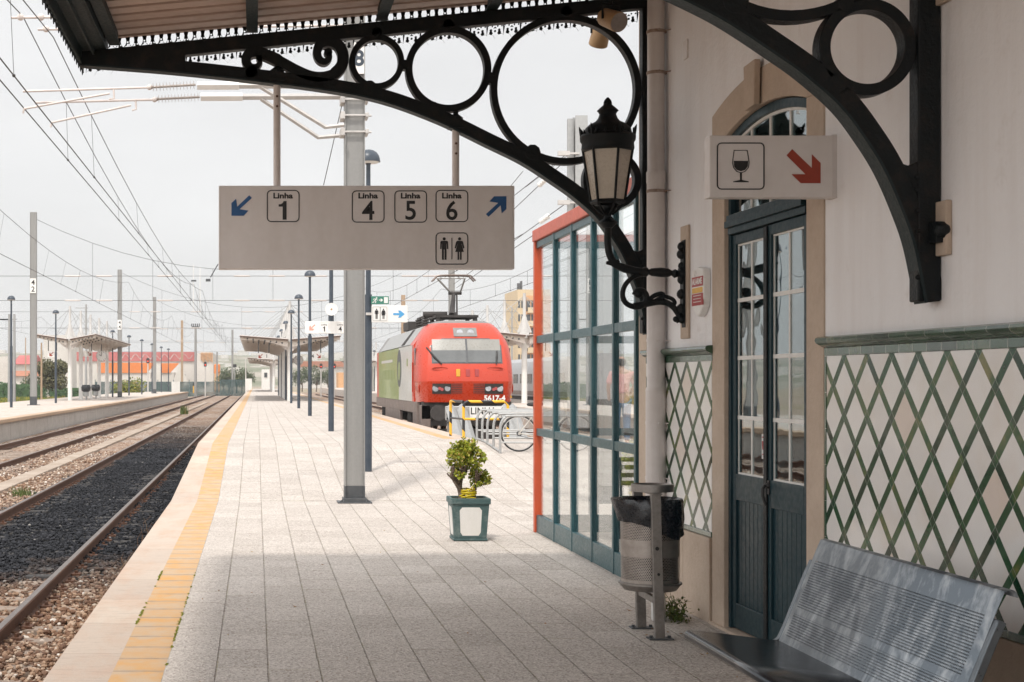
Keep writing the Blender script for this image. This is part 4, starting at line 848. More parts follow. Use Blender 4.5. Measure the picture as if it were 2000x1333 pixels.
def cantilever(Y, q):
    pp = lambda x, y: P(x, y, Y)
    b = MB(); b.tube([pp(672, q['ya']), pp(q['xa'], q['ya']+1)], .046, 4); ca = b.build('cantilever_arm', M['galv_light'], ms, bevel=.004); b = MB(); b.tube([pp(q['xa']+82, q['ya']+.7), pp(q['xa'], q['ya']+1)], .060, 4); b.build('arm_sleeve', M['signwhite'], ca, bevel=.004)
    b = MB(); b.tube([pp(*p) for p in q['brace']], .030, 4); b.build('brace', M['galv_light'], ca)
    b = MB(); x0, x1 = q['ins']; y0, y1 = q['iy']; p0, p1 = pp(x0, y0), pp(x1, y1); n = 13; path = []; rad = []
    for i in range(n):
        for f_, r in ((.0, .018), (.42, .016), (.46, .062), (.56, .058), (.60, .016)):
            path.append(p0.lerp(p1, (i+f_)/n)); rad.append(r)
    path.append(p1); rad.append(.03); b.tube(path, rad, 10); b.build('insulator', M['porcelain'], ca, smooth=50)
    b = MB(); b.tube([pp(*q['rod'][0]), pp(*q['rod'][1])], .017, 8); b.ball(pp(q['rod'][0][0]-6, q['rod'][0][1]), .04, 6)
    b.tube([pp(*p) for p in q['drop']], .014, 6); b.tube([pp(*q['steady'][0]), pp(*q['steady'][1])], .016, 8); b.tube([pp(*q['steady'][1]), pp(q['steady'][1][0]-2, q['steady'][1][1]+9)], .014, 6)
    b.tube([pp(*q['up'][0]), pp(*q['up'][1])], .020, 8)
    for xx in q['upc']: b.ball(pp(xx, q['up'][0][1]-1), .05, 6)
    b.build('registration_arm', M['pale_metal'], ca, smooth=50)
cantilever(21.3, dict(ya=167, xa=385, brace=[(505, 168), (636, 249), (672, 245)], ins=(382, 296), iy=(166, 171), rod=((298, 171), (45, 179)), drop=[(222, 175), (223, 193), (213, 194)], steady=((214, 183), (47, 213)), up=((22, 35), (690, 27)), upc=(40, 80)))
cantilever(21.9, dict(ya=189, xa=392, brace=[(510, 194), (622, 269), (668, 265)], ins=(390, 307), iy=(190, 194), rod=((308, 195), (68, 201)), drop=[(265, 198), (266, 214), (258, 216)], steady=((256, 206), (101, 240)), up=((74, 58), (690, 50)), upc=(90,)))
b = MB(); b.tube([P(668, 205, 21.7), P(632, 362, 23.0)], .006, 5); b.build('stay_wire', M['cable'], ms)

# ------------------------------------------------------------------ planter with jade plant
PY = 16.35+.18; pc = Vector((2.285, PY, 0))
pl = thing('planter', 'chipped green tapered planter with white panels on the sunlit paving', 'planter', tuple(pc))
def frustum(mb, w0, w1, z0, z1):
    mb.add([(pc.x+s*w0, pc.y+t*w0, z0) for s, t in ((-1, -1), (1, -1), (1, 1), (-1, 1))]+[(pc.x+s*w1, pc.y+t*w1, z1) for s, t in ((-1, -1), (1, -1), (1, 1), (-1, 1))], [(3, 2, 1, 0), (4, 5, 6, 7), (0, 1, 5, 4), (1, 2, 6, 5), (2, 3, 7, 6), (3, 0, 4, 7)])
b = MB(); frustum(b, .182, .182, .004, .03); frustum(b, .172, .198, .03, .40); 
for s in (-1, 1):
    b.box(pc.x-.212, pc.x+.212, pc.y+s*.197-.015, pc.y+s*.197+.015, .395, .458); b.box(pc.x+s*.197-.015, pc.x+s*.197+.015, pc.y-.182, pc.y+.182, .395, .458)
b.build('pot', M['planter'], pl, bevel=.008)
b = MB(); oct_ = [(-.085, .06), (.085, .06), (.108, .095), (.118, .33), (.092, .362), (-.092, .362), (-.118, .33), (-.108, .095)]
for fc in range(4):
    vs = []
    for (x, z) in oct_:
        d = .172+(z-.03)/.37*.026+.002
        for e in (0.0,): vs.append({0: (pc.x+x, pc.y-d, z), 1: (pc.x+x, pc.y+d, z), 2: (pc.x-d, pc.y+x, z), 3: (pc.x+d, pc.y+x, z)}[fc])
    for (x, z) in oct_:
        d = .172+(z-.03)/.37*.026-.01; vs.append({0: (pc.x+x, pc.y-d, z), 1: (pc.x+x, pc.y+d, z), 2: (pc.x-d, pc.y+x, z), 3: (pc.x+d, pc.y+x, z)}[fc])
    n = 8; b.add(vs, [list(range(n)), list(range(2*n-1, n-1, -1))]+[(i, (i+1) % n, n+(i+1) % n, n+i) for i in range(n)])
b.build('white_panel', M['white'], pl)
b = MB(); b.box(pc.x-.18, pc.x+.18, pc.y-.18, pc.y+.18, .41, .44); b.build('soil', M['soil'], pl)
jp = thing('jade_plant', 'small bushy jade plant with yellow ribbon round its trunk, growing in the planter', 'plant', (pc.x, pc.y, .44))
TOP = Vector((pc.x-.04, pc.y-.02, .44))
b = MB(); rnd = random.Random(3); tips = []
def limb(p, d, r, L, lvl):
    pts = [p]; q = p.copy(); dd = d.copy()
    for i in range(4): dd = (dd+Vector((rnd.uniform(-.2, .2), rnd.uniform(-.2, .2), rnd.uniform(0, .15)))).normalized(); q = q+dd*L/4; pts.append(q.copy())
    b.tube(pts, [r*(1-.12*i) for i in range(5)], 7)
    if lvl == 0: tips.append(q); return
    for k in range(3 if lvl > 1 else 3):
        a = rnd.uniform(0, 6.28); limb(pts[-1-(k % 2)], (dd+Vector((math.cos(a), math.sin(a), rnd.uniform(.1, .6)))*.8).normalized(), r*.62, L*.72, lvl-1)
limb(TOP+Vector((-.02, 0, -.03)), Vector((-.12, 0, 1)).normalized(), .046, .20, 2); limb(TOP+Vector((.085, .01, -.03)), Vector((.2, -.05, 1)).normalized(), .032, .17, 2)
limb(TOP+Vector((-.03, -.01, .07)), Vector((-.7, -.2, .9)).normalized(), .022, .17, 1)
b.build('trunk', M['bark'], jp, smooth=60)
M['jade'] = leafmat('jade_leaves', [(0, (0.13, 0.18, 0.014)), (0.45, (0.26, 0.30, 0.022)), (0.75, (0.37, 0.37, 0.04)), (0.92, (0.40, 0.33, 0.07)), (1, (0.40, 0.21, 0.08))], 0.4)
b = MB()
def jleaf(c, d, s):
    d = d.normalized(); u = d.cross(Vector((rnd.uniform(-1, 1), rnd.uniform(-1, 1), rnd.uniform(-1, 1)))).normalized(); n_ = d.cross(u)
    v = [c+d*(s*a)+u*(s*w_)+n_*(s*h) for a, w_, h in ((0, 0, 0), (.35, .32, .08), (.8, .36, .10), (1.08, .0, .06), (.8, -.36, .10), (.35, -.32, .08), (.55, 0, -.10), (.55, 0, .16))]
    b.add(v, [(0, 1, 7), (1, 2, 7), (2, 3, 7), (3, 4, 7), (4, 5, 7), (5, 0, 7), (1, 0, 6), (2, 1, 6), (3, 2, 6), (4, 3, 6), (5, 4, 6), (0, 5, 6)])
cc = Vector((pc.x-.035, pc.y-.02, .44+.405))
def clump(c, n):
    for _ in range(n):
        d = Vector((rnd.gauss(0, 1), rnd.gauss(0, 1), rnd.gauss(.25, 1))).normalized(); jleaf(c+d*rnd.uniform(0, .022), d, rnd.uniform(.024, .040))
lobes_ = [(Vector((-.02, 0, .10)), .115), (Vector((-.11, -.03, .02)), .095), (Vector((.09, .02, .06)), .10), (Vector((.0, -.09, .0)), .10), (Vector((.02, .09, .02)), .10), (Vector((-.07, .0, .15)), .075), (Vector((.07, -.05, .15)), .07), (Vector((-.15, .03, -.07)), .07), (Vector((.13, -.03, -.03)), .08), (Vector((-.05, -.07, -.10)), .075), (Vector((.05, .04, -.08)), .08), (Vector((-.09, .04, .09)), .09), (Vector((.05, -.09, .09)), .09), (Vector((-.08, -.10, .06)), .085), (Vector((.12, -.06, .03)), .085), (Vector((.01, .02, .18)), .075)]
for lc, lr in lobes_:
    for k in range(int(15*(lr/.1)**2)):
        d = Vector((rnd.gauss(0, 1), rnd.gauss(0, 1), rnd.gauss(.15, 1))).normalized(); clump(cc+lc+d*lr*rnd.uniform(.55, 1.0), 11)
for k in range(34):
    d = Vector((rnd.gauss(0, 1), rnd.gauss(0, 1), rnd.gauss(0, 1))).normalized(); c = Vector((pc.x+.115, pc.y-.03, .44+.22))+Vector((d.x*.095, d.y*.09, d.z*.075)); clump(c, 12)
b.build('crown', M['jade'], jp, norm=False, smooth=80)
b = MB()
for i in range(7):
    z = .455+i*.014; pts = [Vector((pc.x-.01+(.085+rnd.uniform(-.012, .012))*math.cos(a*.5236), pc.y-.01+(.07+rnd.uniform(-.01, .01))*math.sin(a*.5236), z+rnd.uniform(-.01, .012))) for a in range(12)]; b.tube(pts, .0085, 6, True)
b.tube([(pc.x, pc.y-.08, .53), (pc.x+.03, pc.y-.10, .575), (pc.x+.05, pc.y-.09, .55)], .008, 5); b.build('ribbon', M['ribbon'], jp, smooth=60)

# ------------------------------------------------------------------ litter bin
BXC, BYC = 2.658, 10.36
bn = thing('litter_bin', 'perforated steel litter bin with ashtray lid on two posts near the downpipe', 'litter bin', (BXC, BYC, 0))
def perf_mat():
    t = NT('perforated_stainless'); X, Y, Z = t.xyz(); an = t.m('MULTIPLY', t.m('ARCTAN2', Y, X), .197)
    v = t.m('DIVIDE', Z, .0105); row = t.m('FLOOR', v); u = t.m('ADD', t.m('DIVIDE', an, .0125), t.m('MULTIPLY', row, .5))
    fx = t.m('SUBTRACT', t.m('FRACT', u), .5); fy = t.m('SUBTRACT', t.m('FRACT', v), .5)
    d = t.m('SQRT', t.m('ADD', t.m('MULTIPLY', t.m('MULTIPLY', fx, fx), 1.42), t.m('MULTIPLY', fy, fy))); hole = t.m('LESS_THAN', d, .36)
    z1 = t.m('MULTIPLY', t.m('GREATER_THAN', Z, .375), t.m('LESS_THAN', Z, .530)); z2 = t.m('MULTIPLY', t.m('GREATER_THAN', Z, .645), t.m('LESS_THAN', Z, .90)); hole = t.m('MULTIPLY', hole, t.m('ADD', z1, z2))
    n1 = t.noise(7, 5, .6); col = t.mix(t.rng(n1, .35, .7), (0.44, 0.395, 0.36), (0.29, 0.25, 0.22))
    p = t.bsdf(col, t.rng(n1, .3, .7, .32, .55), .65, link=False); tr = t.n('ShaderNodeBsdfTransparent'); mx_ = t.n('ShaderNodeMixShader')
    t.l(hole, mx_.inputs[0]); t.l(p.outputs[0], mx_.inputs[1]); t.l(tr.outputs[0], mx_.inputs[2]); t.l(mx_.outputs[0], t.out.inputs[0]); return t.mat
M['perf'] = perf_mat()
b = MB(); b.lathe((BXC, BYC, 0), [(.192, .35), (.194, .60), (.198, .90)], 48); 
bo = b.build('drum', M['perf'], bn, smooth=50, norm=False); 
bm = bmesh.new(); bm.from_mesh(bo.data); bmesh.ops.delete(bm, geom=[f for f in bm.faces if len(f.verts) > 4], context='FACES_ONLY'); bm.to_mesh(bo.data); bm.free()
b = MB(); b.lathe((BXC, BYC, 0), [(.175, .30), (.200, .335), (.210, .340), (.210, .352), (.193, .356), (.18, .353)], 40); b.build('base_ring', M['stainless'], bn, smooth=40)
bg_ = MB(); n = 72; rows = []
prof = [(.175, .36), (.178, .55), (.180, .80), (.188, .895), (.206, .915), (.214, .900), (.216, .86), (.216, .80), (.214, .76), (.211, .735)]
for j, (r, z) in enumerate(prof):
    row = []
    for i in range(n):
        a = 2*math.pi*i/n; w_ = 0
        rr = r; zz = z
        if j >= 3:
            q = (j-2)/7; left = max(0, math.cos(a-math.pi*1.02))
            rr += .004+.010*mnoise.noise((math.cos(a)*5, math.sin(a)*5, z*9))+.006*math.sin(a*17+z*30)*q
            if 4 <= j <= 7: rr += .055*left**4*(1-.25*(j-4))
            if j >= 7: zz += -.055*q*max(0, math.cos(a+.9))+.03*math.sin(a*3+1)*q-.10*q*left**3*-0.6
        row.append((BXC+rr*math.cos(a), BYC+rr*math.sin(a), zz))
    rows += row
fs = []
for j in range(len(prof)-1):
    for i in range(n): fs.append((j*n+i, j*n+(i+1) % n, (j+1)*n+(i+1) % n, (j+1)*n+i))
fs.append(list(range(n-1, -1, -1))); bg_.add(rows, fs); bb_ = bg_.build('bin_bag', M['binbag'], bn, smooth=60)
b = MB(); b.lathe((BXC+.01, BYC-.02, 0), [(.10, .958), (.140, .962), (.140, 1.010), (.128, 1.012), (.120, .998), (.02, .995)], 36, 0, 1.0); b.box(BXC-.03, BXC+.03, BYC-.20, BYC+.2, .948, .960); b.build('ashtray_lid', M['stainless'], bn, smooth=40)
for (yy, xx) in ((10.135, 2.662), (10.59, 2.656)):
    b = MB(); b.prism([(xx-.033, .006), (xx+.033, .006), (xx+.006, .955), (xx-.060, .955)], yy-.02, yy+.02); po = b.build('post', M['stainless'], bn, bevel=.004)
    b = MB(); b.box(xx-.075, xx+.085, yy-.05, yy+.05, .002, .010); b.cyl((xx-.055, yy, .01), (xx-.055, yy, .025), .012, n=6); b.cyl((xx+.065, yy, .01), (xx+.065, yy, .025), .012, n=6); b.build('foot_plate', M['postdark'], po)
    b = MB(); b.cyl((xx-.02, yy-.022, .60), (xx-.02, yy-.018, .60), .013, n=12); b.cyl((xx-.01, yy-.022, .43), (xx-.01, yy-.018, .43), .010, n=12); b.build('bolt_hole', M['black'], po)
b = MB(); b.box(2.630, 2.665, 10.155, 10.57, .23, .275); b.build('brace', M['stainless'], bn, bevel=.003)
# weeds at the foot of the wall
M['weed'] = leafmat('weed_leaves', [(0, (0.05, 0.085, 0.015)), (0.6, (0.09, 0.12, 0.025)), (1, (0.15, 0.13, 0.04))], 0.7)
wd_ = MB()
for k_ in range(420):
    c = Vector((2.99+rnd.gauss(0, .04), 10.95+rnd.gauss(0, .09), abs(rnd.gauss(0, .06)))); d = Vector((rnd.gauss(0, 1), rnd.gauss(0, 1), rnd.gauss(.4, 1))).normalized(); e = d.cross(Vector((.3, .2, .9))).normalized(); s = rnd.uniform(.015, .035)
    wd_.add([c, c+d*s*.6+e*s*.35, c+d*s*1.2, c+d*s*.6-e*s*.35], [(0, 1, 2, 3)])
for k_ in range(12):
    a = Vector((3.0+rnd.gauss(0, .03), 10.95+rnd.gauss(0, .06), 0)); wd_.tube([a, a+Vector((rnd.gauss(0, .03), rnd.gauss(0, .03), .12)), a+Vector((rnd.gauss(0, .07), rnd.gauss(0, .07), rnd.uniform(.10, .22)))], [.004, .003, .001], 4)
tag(wd_.build('weeds', M['weed'], None, norm=False), 'clump of green weeds at the foot of the wall behind the litter bin', 'weeds')
wb = MB(); wb.lathe((2.86, 10.92, 0), [(.045, .002), (.05, .01), (.05, .17), (.045, .185), (.02, .20), (.018, .23)], 16); tag(wb.build('plastic_bottle', M['cardwhite'], None, smooth=50), 'white plastic container standing on the paving behind the litter bin', 'container')

# ------------------------------------------------------------------ metal bench
be = thing('metal_bench', 'grey perforated steel bench against the tiled wall in the lower right corner', 'bench', (2.5, 6.7, 0))
def slot_mat():
    t = NT('slotted_bench_steel'); X, Y, Z = t.xyz()
    v = t.m('DIVIDE', Z, .0118); row = t.m('FLOOR', v); u = t.m('ADD', t.m('DIVIDE', Y, .0135), t.m('MULTIPLY', row, .5)); fu = t.m('SUBTRACT', t.m('FRACT', u), .5); fv = t.m('SUBTRACT', t.m('FRACT', v), .5)
    hole = t.m('MULTIPLY', t.m('LESS_THAN', t.m('ABSOLUTE', fu), .36), t.m('LESS_THAN', t.m('ABSOLUTE', fv), .24))
    ay = t.m('ABSOLUTE', Y); m1 = t.m('MULTIPLY', t.m('GREATER_THAN', Y, -.84), t.m('LESS_THAN', Y, .935)); za = t.m('MULTIPLY', t.m('GREATER_THAN', Z, .440), t.m('LESS_THAN', Z, .548)); zb = t.m('MULTIPLY', t.m('GREATER_THAN', Z, .575), t.m('LESS_THAN', Z, .815))
    hole = t.m('MULTIPLY', hole, t.m('MULTIPLY', m1, t.m('ADD', za, zb)))
    n1 = t.noise(3.2, 6, .65, t.mapv((1, 1.6, .7)), 1.2); n2 = t.noise(22, 5, .6); f = t.m('ADD', t.m('MULTIPLY', n1, .75), t.m('MULTIPLY', n2, .25))
    col = t.mix(t.rng(f, .46, .66), (0.135, 0.16, 0.185), (0.46, 0.49, 0.515)); p = t.bsdf(col, t.rng(n1, .3, .7, .28, .5), .5, t.bump(n2, .05, .004), link=False)
    tr = t.n('ShaderNodeBsdfTransparent'); mx_ = t.n('ShaderNodeMixShader'); t.l(hole, mx_.inputs[0]); t.l(p.outputs[0], mx_.inputs[1]); t.l(tr.outputs[0], mx_.inputs[2]); t.l(mx_.outputs[0], t.out.inputs[0]); return t.mat
M['slots'] = slot_mat()
def sheet(path, y0, y1, n=1):
    m_ = MB(); L = len(path); vs = []
    for p in path: vs += [(p[0], y0, p[1]), (p[0], y1, p[1])]
    m_.add(vs, [(2*i, 2*i+1, 2*i+3, 2*i+2) for i in range(L-1)]); return m_
seat = smooth_path([(2.168, .405), (2.152, .418), (2.148, .436), (2.160, .449), (2.185, .451), (2.30, .440), (2.45, .421), (2.56, .407), (2.615, .404), (2.64, .400)], 4)
sheet(seat, 5.78, 7.70).build('seat', M['seatsteel'], be, smooth=60, solid=.004, norm=False)
back = smooth_path([(2.606, .392), (2.622, .418), (2.645, .470), (2.73, .68), (2.815, .890), (2.828, .908), (2.848, .914), (2.866, .904), (2.872, .885)], 4)
sheet(back, 5.79, 7.68).build('backrest', M['slots'], be, smooth=60, solid=.003, norm=False)
sheet([(p.x+.014, p.y-.002) for p in back if .43 < p.y < .87 and p.x < 2.82], 5.83, 7.64).build('slot_shade_sheet', M['darksteel'], be, smooth=60, norm=False)  # dark sheet added behind the slots, standing in for the shade inside them
prof_ = smooth_path([(2.18, .428), (2.34, .412), (2.50, .392), (2.58, .384), (2.625, .398), (2.655, .45), (2.70, .56), (2.76, .71), (2.80, .80)], 4)
for yy in (7.70, 5.77):
    b = MB(); b.strip(prof_, .034, yy-.012, yy+.030, 'y'); b.build('end_frame', M['bluesteel'], be, smooth=50, bevel=.004)
b = MB(); b.box(2.50, 2.56, 5.74, 7.66, .33, .38); b.build('support_beam', M['darksteel'], be, bevel=.004)
for yy in (6.05, 7.35):
    b = MB(); b.box(2.50, 2.56, yy-.03, yy+.03, .03, .34); b.prism([(2.24, .0), (2.82, .0), (2.82, .018), (2.58, .05), (2.48, .05), (2.24, .018)], yy-.03, yy+.03); b.build('leg', M['darksteel'], be, bevel=.004)

# ------------------------------------------------------------------ glazed waiting shelter
GX, GY0, GY1, GZ = 3.17, 12.74, 17.36, 3.36
gb = thing('glazed_pavilion', 'teal framed glazed pavilion with orange corner post and red roof edge beside the station', 'pavilion', (GX, GY1, 0))
b = MB(); b.box(GX-.03, GX+.05, GY1-.05, GY1+.04, 0, GZ-.08); b.build('corner_post', M['orange'], gb, bevel=.005)
b = MB(); b.box(GX-.04, GX+.06, GY0, GY1+.05, GZ-.08, GZ+.05); b.box(GX+.06, GX+5.6, GY1-.05, GY1+.05, GZ-.08, GZ+.05); b.box(GX+5.5, GX+5.6, GY0, GY1-.05, GZ-.08, GZ+.05); b.build('roof_edge', M['redroof'], gb, bevel=.008)
b = MB(); b.add([(GX+.06, GY0, GZ), (GX+5.5, GY0, GZ), (GX+5.5, GY1-.05, GZ), (GX+.06, GY1-.05, GZ)], [(0, 1, 2, 3)]); b.build('added_daylight_roof', M['roofpoly'], gb, solid=.012)  # see-through roof added to let daylight in and brighten the panes
my = [17.26, 16.31, 15.39, 14.47, 13.59, 12.80]
for y in my[1:]:
    b = MB(); b.box(GX-.016, GX+.016, y-.030, y+.030, 0, GZ-.082); b.box(GX+.016, GX+.034, y-.040, y-.010, 0, GZ-.082); b.box(GX+.016, GX+.034, y+.010, y+.040, 0, GZ-.082); b.build('mullion', M['teal'], gb, bevel=.004)
for z, h in ((.0, .20), (1.09, .085), (2.13, .085), (GZ-.16, .075)):
    for i in range(5):
        ya, yb = my[i]-.031 if i else GY1-.051, my[i+1]+.031
        b = MB(); b.box(GX-.010, GX+.030, yb, ya, z+.002, z+h); b.build('glazing_rail', M['teal'], gb, bevel=.004)
for zi, (za, zb) in enumerate(((.20, 1.09), (1.175, 2.13), (2.215, GZ-.16))):
    for i in range(5):
        ya, yb = my[i]-.03, my[i+1]+.03; b = MB(); b.box(GX+.018, GX+.022, yb, ya, za-.01, zb+.01); b.build('window_pane', M['glass'], gb)
# far end wall of the pavilion
for i in range(6):
    x = GX+(.62, 1.55, 2.5, 3.4, 4.3, 5.2)[i]; b = MB(); b.box(x-.035, x+.035, GY1-.05, GY1, 0, GZ-.082); b.build('mullion', M['teal'], gb)
b = MB()
for z, h in ((0, .2), (1.09, .085), (2.13, .085), (GZ-.16, .075)): b.box(GX+.051, GX+5.5, GY1-.04, GY1-.012, z+.002, z+h)
b.build('glazing_rail', M['teal'], gb); b = MB(); b.box(GX+.05, GX+5.5, GY1-.030, GY1-.026, .2, GZ-.16); b.build('window_pane', M['glass'], gb)
b = MB(); b.box(GX+5.5, GX+5.6, GY0, GY1+.04, 0, GZ-.09); b.box(3.9, GX+5.5, GY0-.01, GY0+.02, 0, GZ-.09); b.build('back_wall', M['offwhite'], gb)
# cafe chair inside
ch = thing('cafe_chair', 'slatted metal chair behind the glass of the pavilion above the bin bag', 'chair', (4.12, 16.4, 0))
M['chairgreen'] = pm('olive_chair_paint', (0.17, 0.19, 0.09), (0.12, 0.14, 0.07), 8, .5)
for s in (-1, 1):
    b = MB(); b.tube([(4.12+s*.18, 16.62, 0), (4.12+s*.18, 16.58, .45), (4.12+s*.18, 16.62, .88)], .014, 6); b.build('back_leg', M['darksteel'], ch); b = MB(); b.tube([(4.12+s*.18, 16.17, 0), (4.12+s*.18, 16.2, .45)], .014, 6); b.build('front_leg', M['darksteel'], ch)
b = MB()
for q in range(6): b.box(3.94, 4.30, 16.18+q*.07, 16.23+q*.07, .45, .47)
b.build('seat', M['chairgreen'], ch); b = MB()
for q in range(4): b.box(3.94, 4.30, 16.58+q*.008, 16.60+q*.008, .58+q*.085, .63+q*.085)
b.build('backrest', M['chairgreen'], ch)
# ------------------------------------------------------------------ dome lamp posts
def lamp_post(x, y, z0, ztop, label, group, r=.195, pr=.058):
    t = thing('lamp_post', label, 'lamp post', (x, y, z0), group); h = ztop-z0
    b = MB(); b.cyl((x, y, z0), (x, y, z0+h*.55), pr, pr, 14); b.cyl((x, y, z0+h*.55), (x, y, ztop-r*1.3), pr*.72, pr*.6, 12); b.lathe((x, y, ztop-r*1.3), [(pr*.6, 0), (pr*.75, .02), (pr*.75, .10), (pr*.4, .12)], 12); b.build('pole', M['lampblue'], t, smooth=40)
    b = MB(); b.lathe((x, y, ztop-r*.98), [(r, 0), (r*.985, r*.22), (r*.9, r*.48), (r*.72, r*.74), (r*.45, r*.92), (r*.2, r*.98), (1e-4, r)], 24); b.lathe((x, y, ztop-r*.98), [(r*1.02, -.012), (r*1.02, .006), (r, .006)], 24); b.build('dome_shade', M['lampblue'], t, smooth=60)
    b = MB(); b.lathe((x, y, ztop-r*.98), [(r*.92, -.008), (r*.8, -.03), (1e-4, -.035)], 18); b.build('lens', M['white'], t, smooth=60)
    return t
LG = 'dome lamp posts along the middle platform'
lamps = [(1.85, 25.3, zt(25.3), 5.52, 'tall dark blue dome lamp post just behind the grey mast, nearest in the middle row'), (1.80, 36.8, ZU, 5.60, 'dark blue lamp post carrying a horn loudspeaker and the Linha 1 and 4 sign'),
         (1.87, 53.3, ZU, 5.56, 'dark blue dome lamp post third from the camera along the middle platform'), (1.91, 68.6, ZU, 5.60, 'dark blue dome lamp post fourth from the camera along the middle platform'),
         (1.95, 85.0, ZU, 5.68, 'dark blue dome lamp post fifth along the middle platform, beside the white shelter column'), (1.95, 100.5, ZU, 5.68, 'dark blue dome lamp post rising among the near shelter columns, first behind the column front'), (1.95, 116, ZU, 5.68, 'dark blue dome lamp post among the near shelter columns, second behind the front'), (1.95, 132, ZU, 5.68, 'distant dome lamp post at the back of the near middle shelter')]
for q in lamps: lamp_post(*q[:4], q[4], LG, pr=.06 if q[1] < 30 else .068)
LG2 = 'dome lamp posts along the left island platform'
names = ['first', 'second', 'third', 'fourth', 'fifth', 'sixth', 'seventh', 'eighth']
for i, (px, yt) in enumerate(((22, 578), (109, 606), (220, 645), (252, 655), (277, 663), (297, 671), (315, 677), (329, 681))):
    Y = 3000*4.5/(VY-yt); lab = ['dark dome lamp post at the far left edge of the photo', 'dark dome lamp post in front of the left island shelter', 'dark dome lamp post beside the right wing of the left island shelter'][i] if i < 3 else f'small dark dome lamp post on the left island platform, {names[i]} from the left'
    lamp_post((px-VX)*Y/F, Y, .35, 6.2, lab, LG2, r=.21, pr=.075)
lamp_post(P(731, 690, 190).x, 190, ZU, 5.6, 'small dome lamp post on the far right platform, left of the locomotive', 'dome lamp posts on the far right platform')
lamp_post(P(1136, 610, 60).x+6, 70, ZU, 6.2, 'dome lamp post on the far right platform behind the glazed pavilion', 'dome lamp posts on the far right platform')

# ------------------------------------------------------------------ signs on posts
Y = 36.65
hs = thing('horn_loudspeaker', 'cream horn loudspeaker clamped to the second middle lamp post', 'loudspeaker', tuple(P(647, 605, Y)))
c = P(647, 605, Y-.1); b = MB(); b.tube([c+Vector((0, .20, 0)), c+Vector((0, .10, 0)), c, c+Vector((0, -.10, 0))], [.05, .05, .07, .135], 20); b.build('horn', M['signwhite'], hs, smooth=50)
b = MB(); b.ball(c+Vector((0, -.07, 0)), .04, 8); b.build('horn_plug', M['beige'], hs, smooth=60)
b = MB(); b.ring((c.x, c.z), .15, .125, c.y-.105, c.y-.09, 'y', 20); b.build('rim', M['signwhite'], hs)
def small_sign(name, label, x0, x1, y0, y1, Y, cat='sign', m='signwhite'):
    p0 = P(x0, y1, Y); p1 = P(x1, y0, Y); t = thing(name, label, cat, tuple((p0+p1)/2)); b = MB(); b.box(p0.x, p1.x, Y, Y+.05, p0.z, p1.z); b.build('sign_board', M[m], t, bevel=.005); return t
Y = 36.68; k = Y/F; s1 = small_sign('line_sign', 'small white Linha 1 and 4 sign with a faded red arrow on the lamp post', 596, 676, 628, 652, Y)
b = MB(); cx, cz = spx(610, 640, Y); arrow_down_left(b, cx, cz, 12*k, Y-.004, Y); b.build('arrow', M['paleredprint'], s1)
for xx, chh in ((633, '1'), (664.5, '4')):
    b = MB(); cx, cz = spx(xx, 640, Y); rframe(b, cx, cz, 17*k, 21*k, 2*k, .5*k, Y-.004, Y); b.build('box_outline', M['pipe'], s1)
    b = MB(); cx, cz = spx(xx, 643, Y); glyph(b, chh, 14*k, cx, cz, Y-.002); cx, cz = spx(xx, 634.5, Y); add_text(b, 'Linha', 5.6*k, cx, Y-.002, cz); b.build('line_number', M['black'], s1, norm=False)
Y = 25.2; k = Y/F; s2 = small_sign('toilet_sign', 'white hanging sign with toilet figures and a light blue arrow right of the lamp post', 726, 796, 597, 630, Y)
b = MB(); cx, cz = spx(735.5, 613.5, Y); rframe(b, cx, cz, 14.5*k, 27*k, 1.5*k, .45*k, Y-.003, Y); man(b, cx, cz, 20*k, Y-.003, Y); cx2, _ = spx(749, 613.5, Y); rframe(b, cx2, cz, 13.5*k, 27*k, 1.5*k, .45*k, Y-.003, Y); woman(b, cx2, cz, 20*k, Y-.003, Y); b.build('toilet_symbol', M['black'], s2)
b = MB(); G = lambda x, y: spx(x, y, Y); b.prism([G(768, 612), G(780, 612), G(777.5, 607), G(782, 607), G(790.5, 614), G(782, 621), G(777.5, 621), G(780, 616), G(768, 616)], Y-.004, Y); b.build('arrow', M['skyprint'], s2)
b = MB(); b.box(spx(715, 0, Y)[0], spx(726, 0, Y)[0], Y+.0, Y+.04, spx(0, 616, Y)[1], spx(0, 611, Y)[1]); b.build('clamp', M['galv_light'], s2)
s3 = small_sign('exit_sign', 'green emergency exit sign with running figure and arrow above the toilet sign', 725, 759.5, 579, 594.5, Y, m='greenprint')
b = MB()
b.prism([G(750, 581), G(757.5, 581), G(757.5, 592.5), G(750, 592.5)], Y-.003, Y); b.disc(G(735.5, 582.7), 1.5*k, Y-.003, Y, n=10)
b.strip([G(734.5, 584.5), G(731.5, 588.5)], 2.2*k, Y-.003, Y); b.strip([G(731.8, 588), G(734.5, 589.6), G(732.5, 592.6)], 1.4*k, Y-.003, Y); b.strip([G(731, 588.5), G(729.5, 591), G(726.8, 591)], 1.4*k, Y-.003, Y); b.strip([G(734.6, 585), G(737.5, 587.2)], 1.1*k, Y-.003, Y); b.strip([G(734, 584.7), G(730.5, 584.3), G(728.8, 586.5)], 1.1*k, Y-.003, Y)
b.prism([G(740, 585.9), G(744, 585.9), G(743, 583.8), G(745, 583.8), G(748, 586.7), G(745, 589.6), G(743, 589.6), G(744, 587.5), G(740, 587.5)], Y-.003, Y); b.build('running_figure', M['signwhite'], s3)

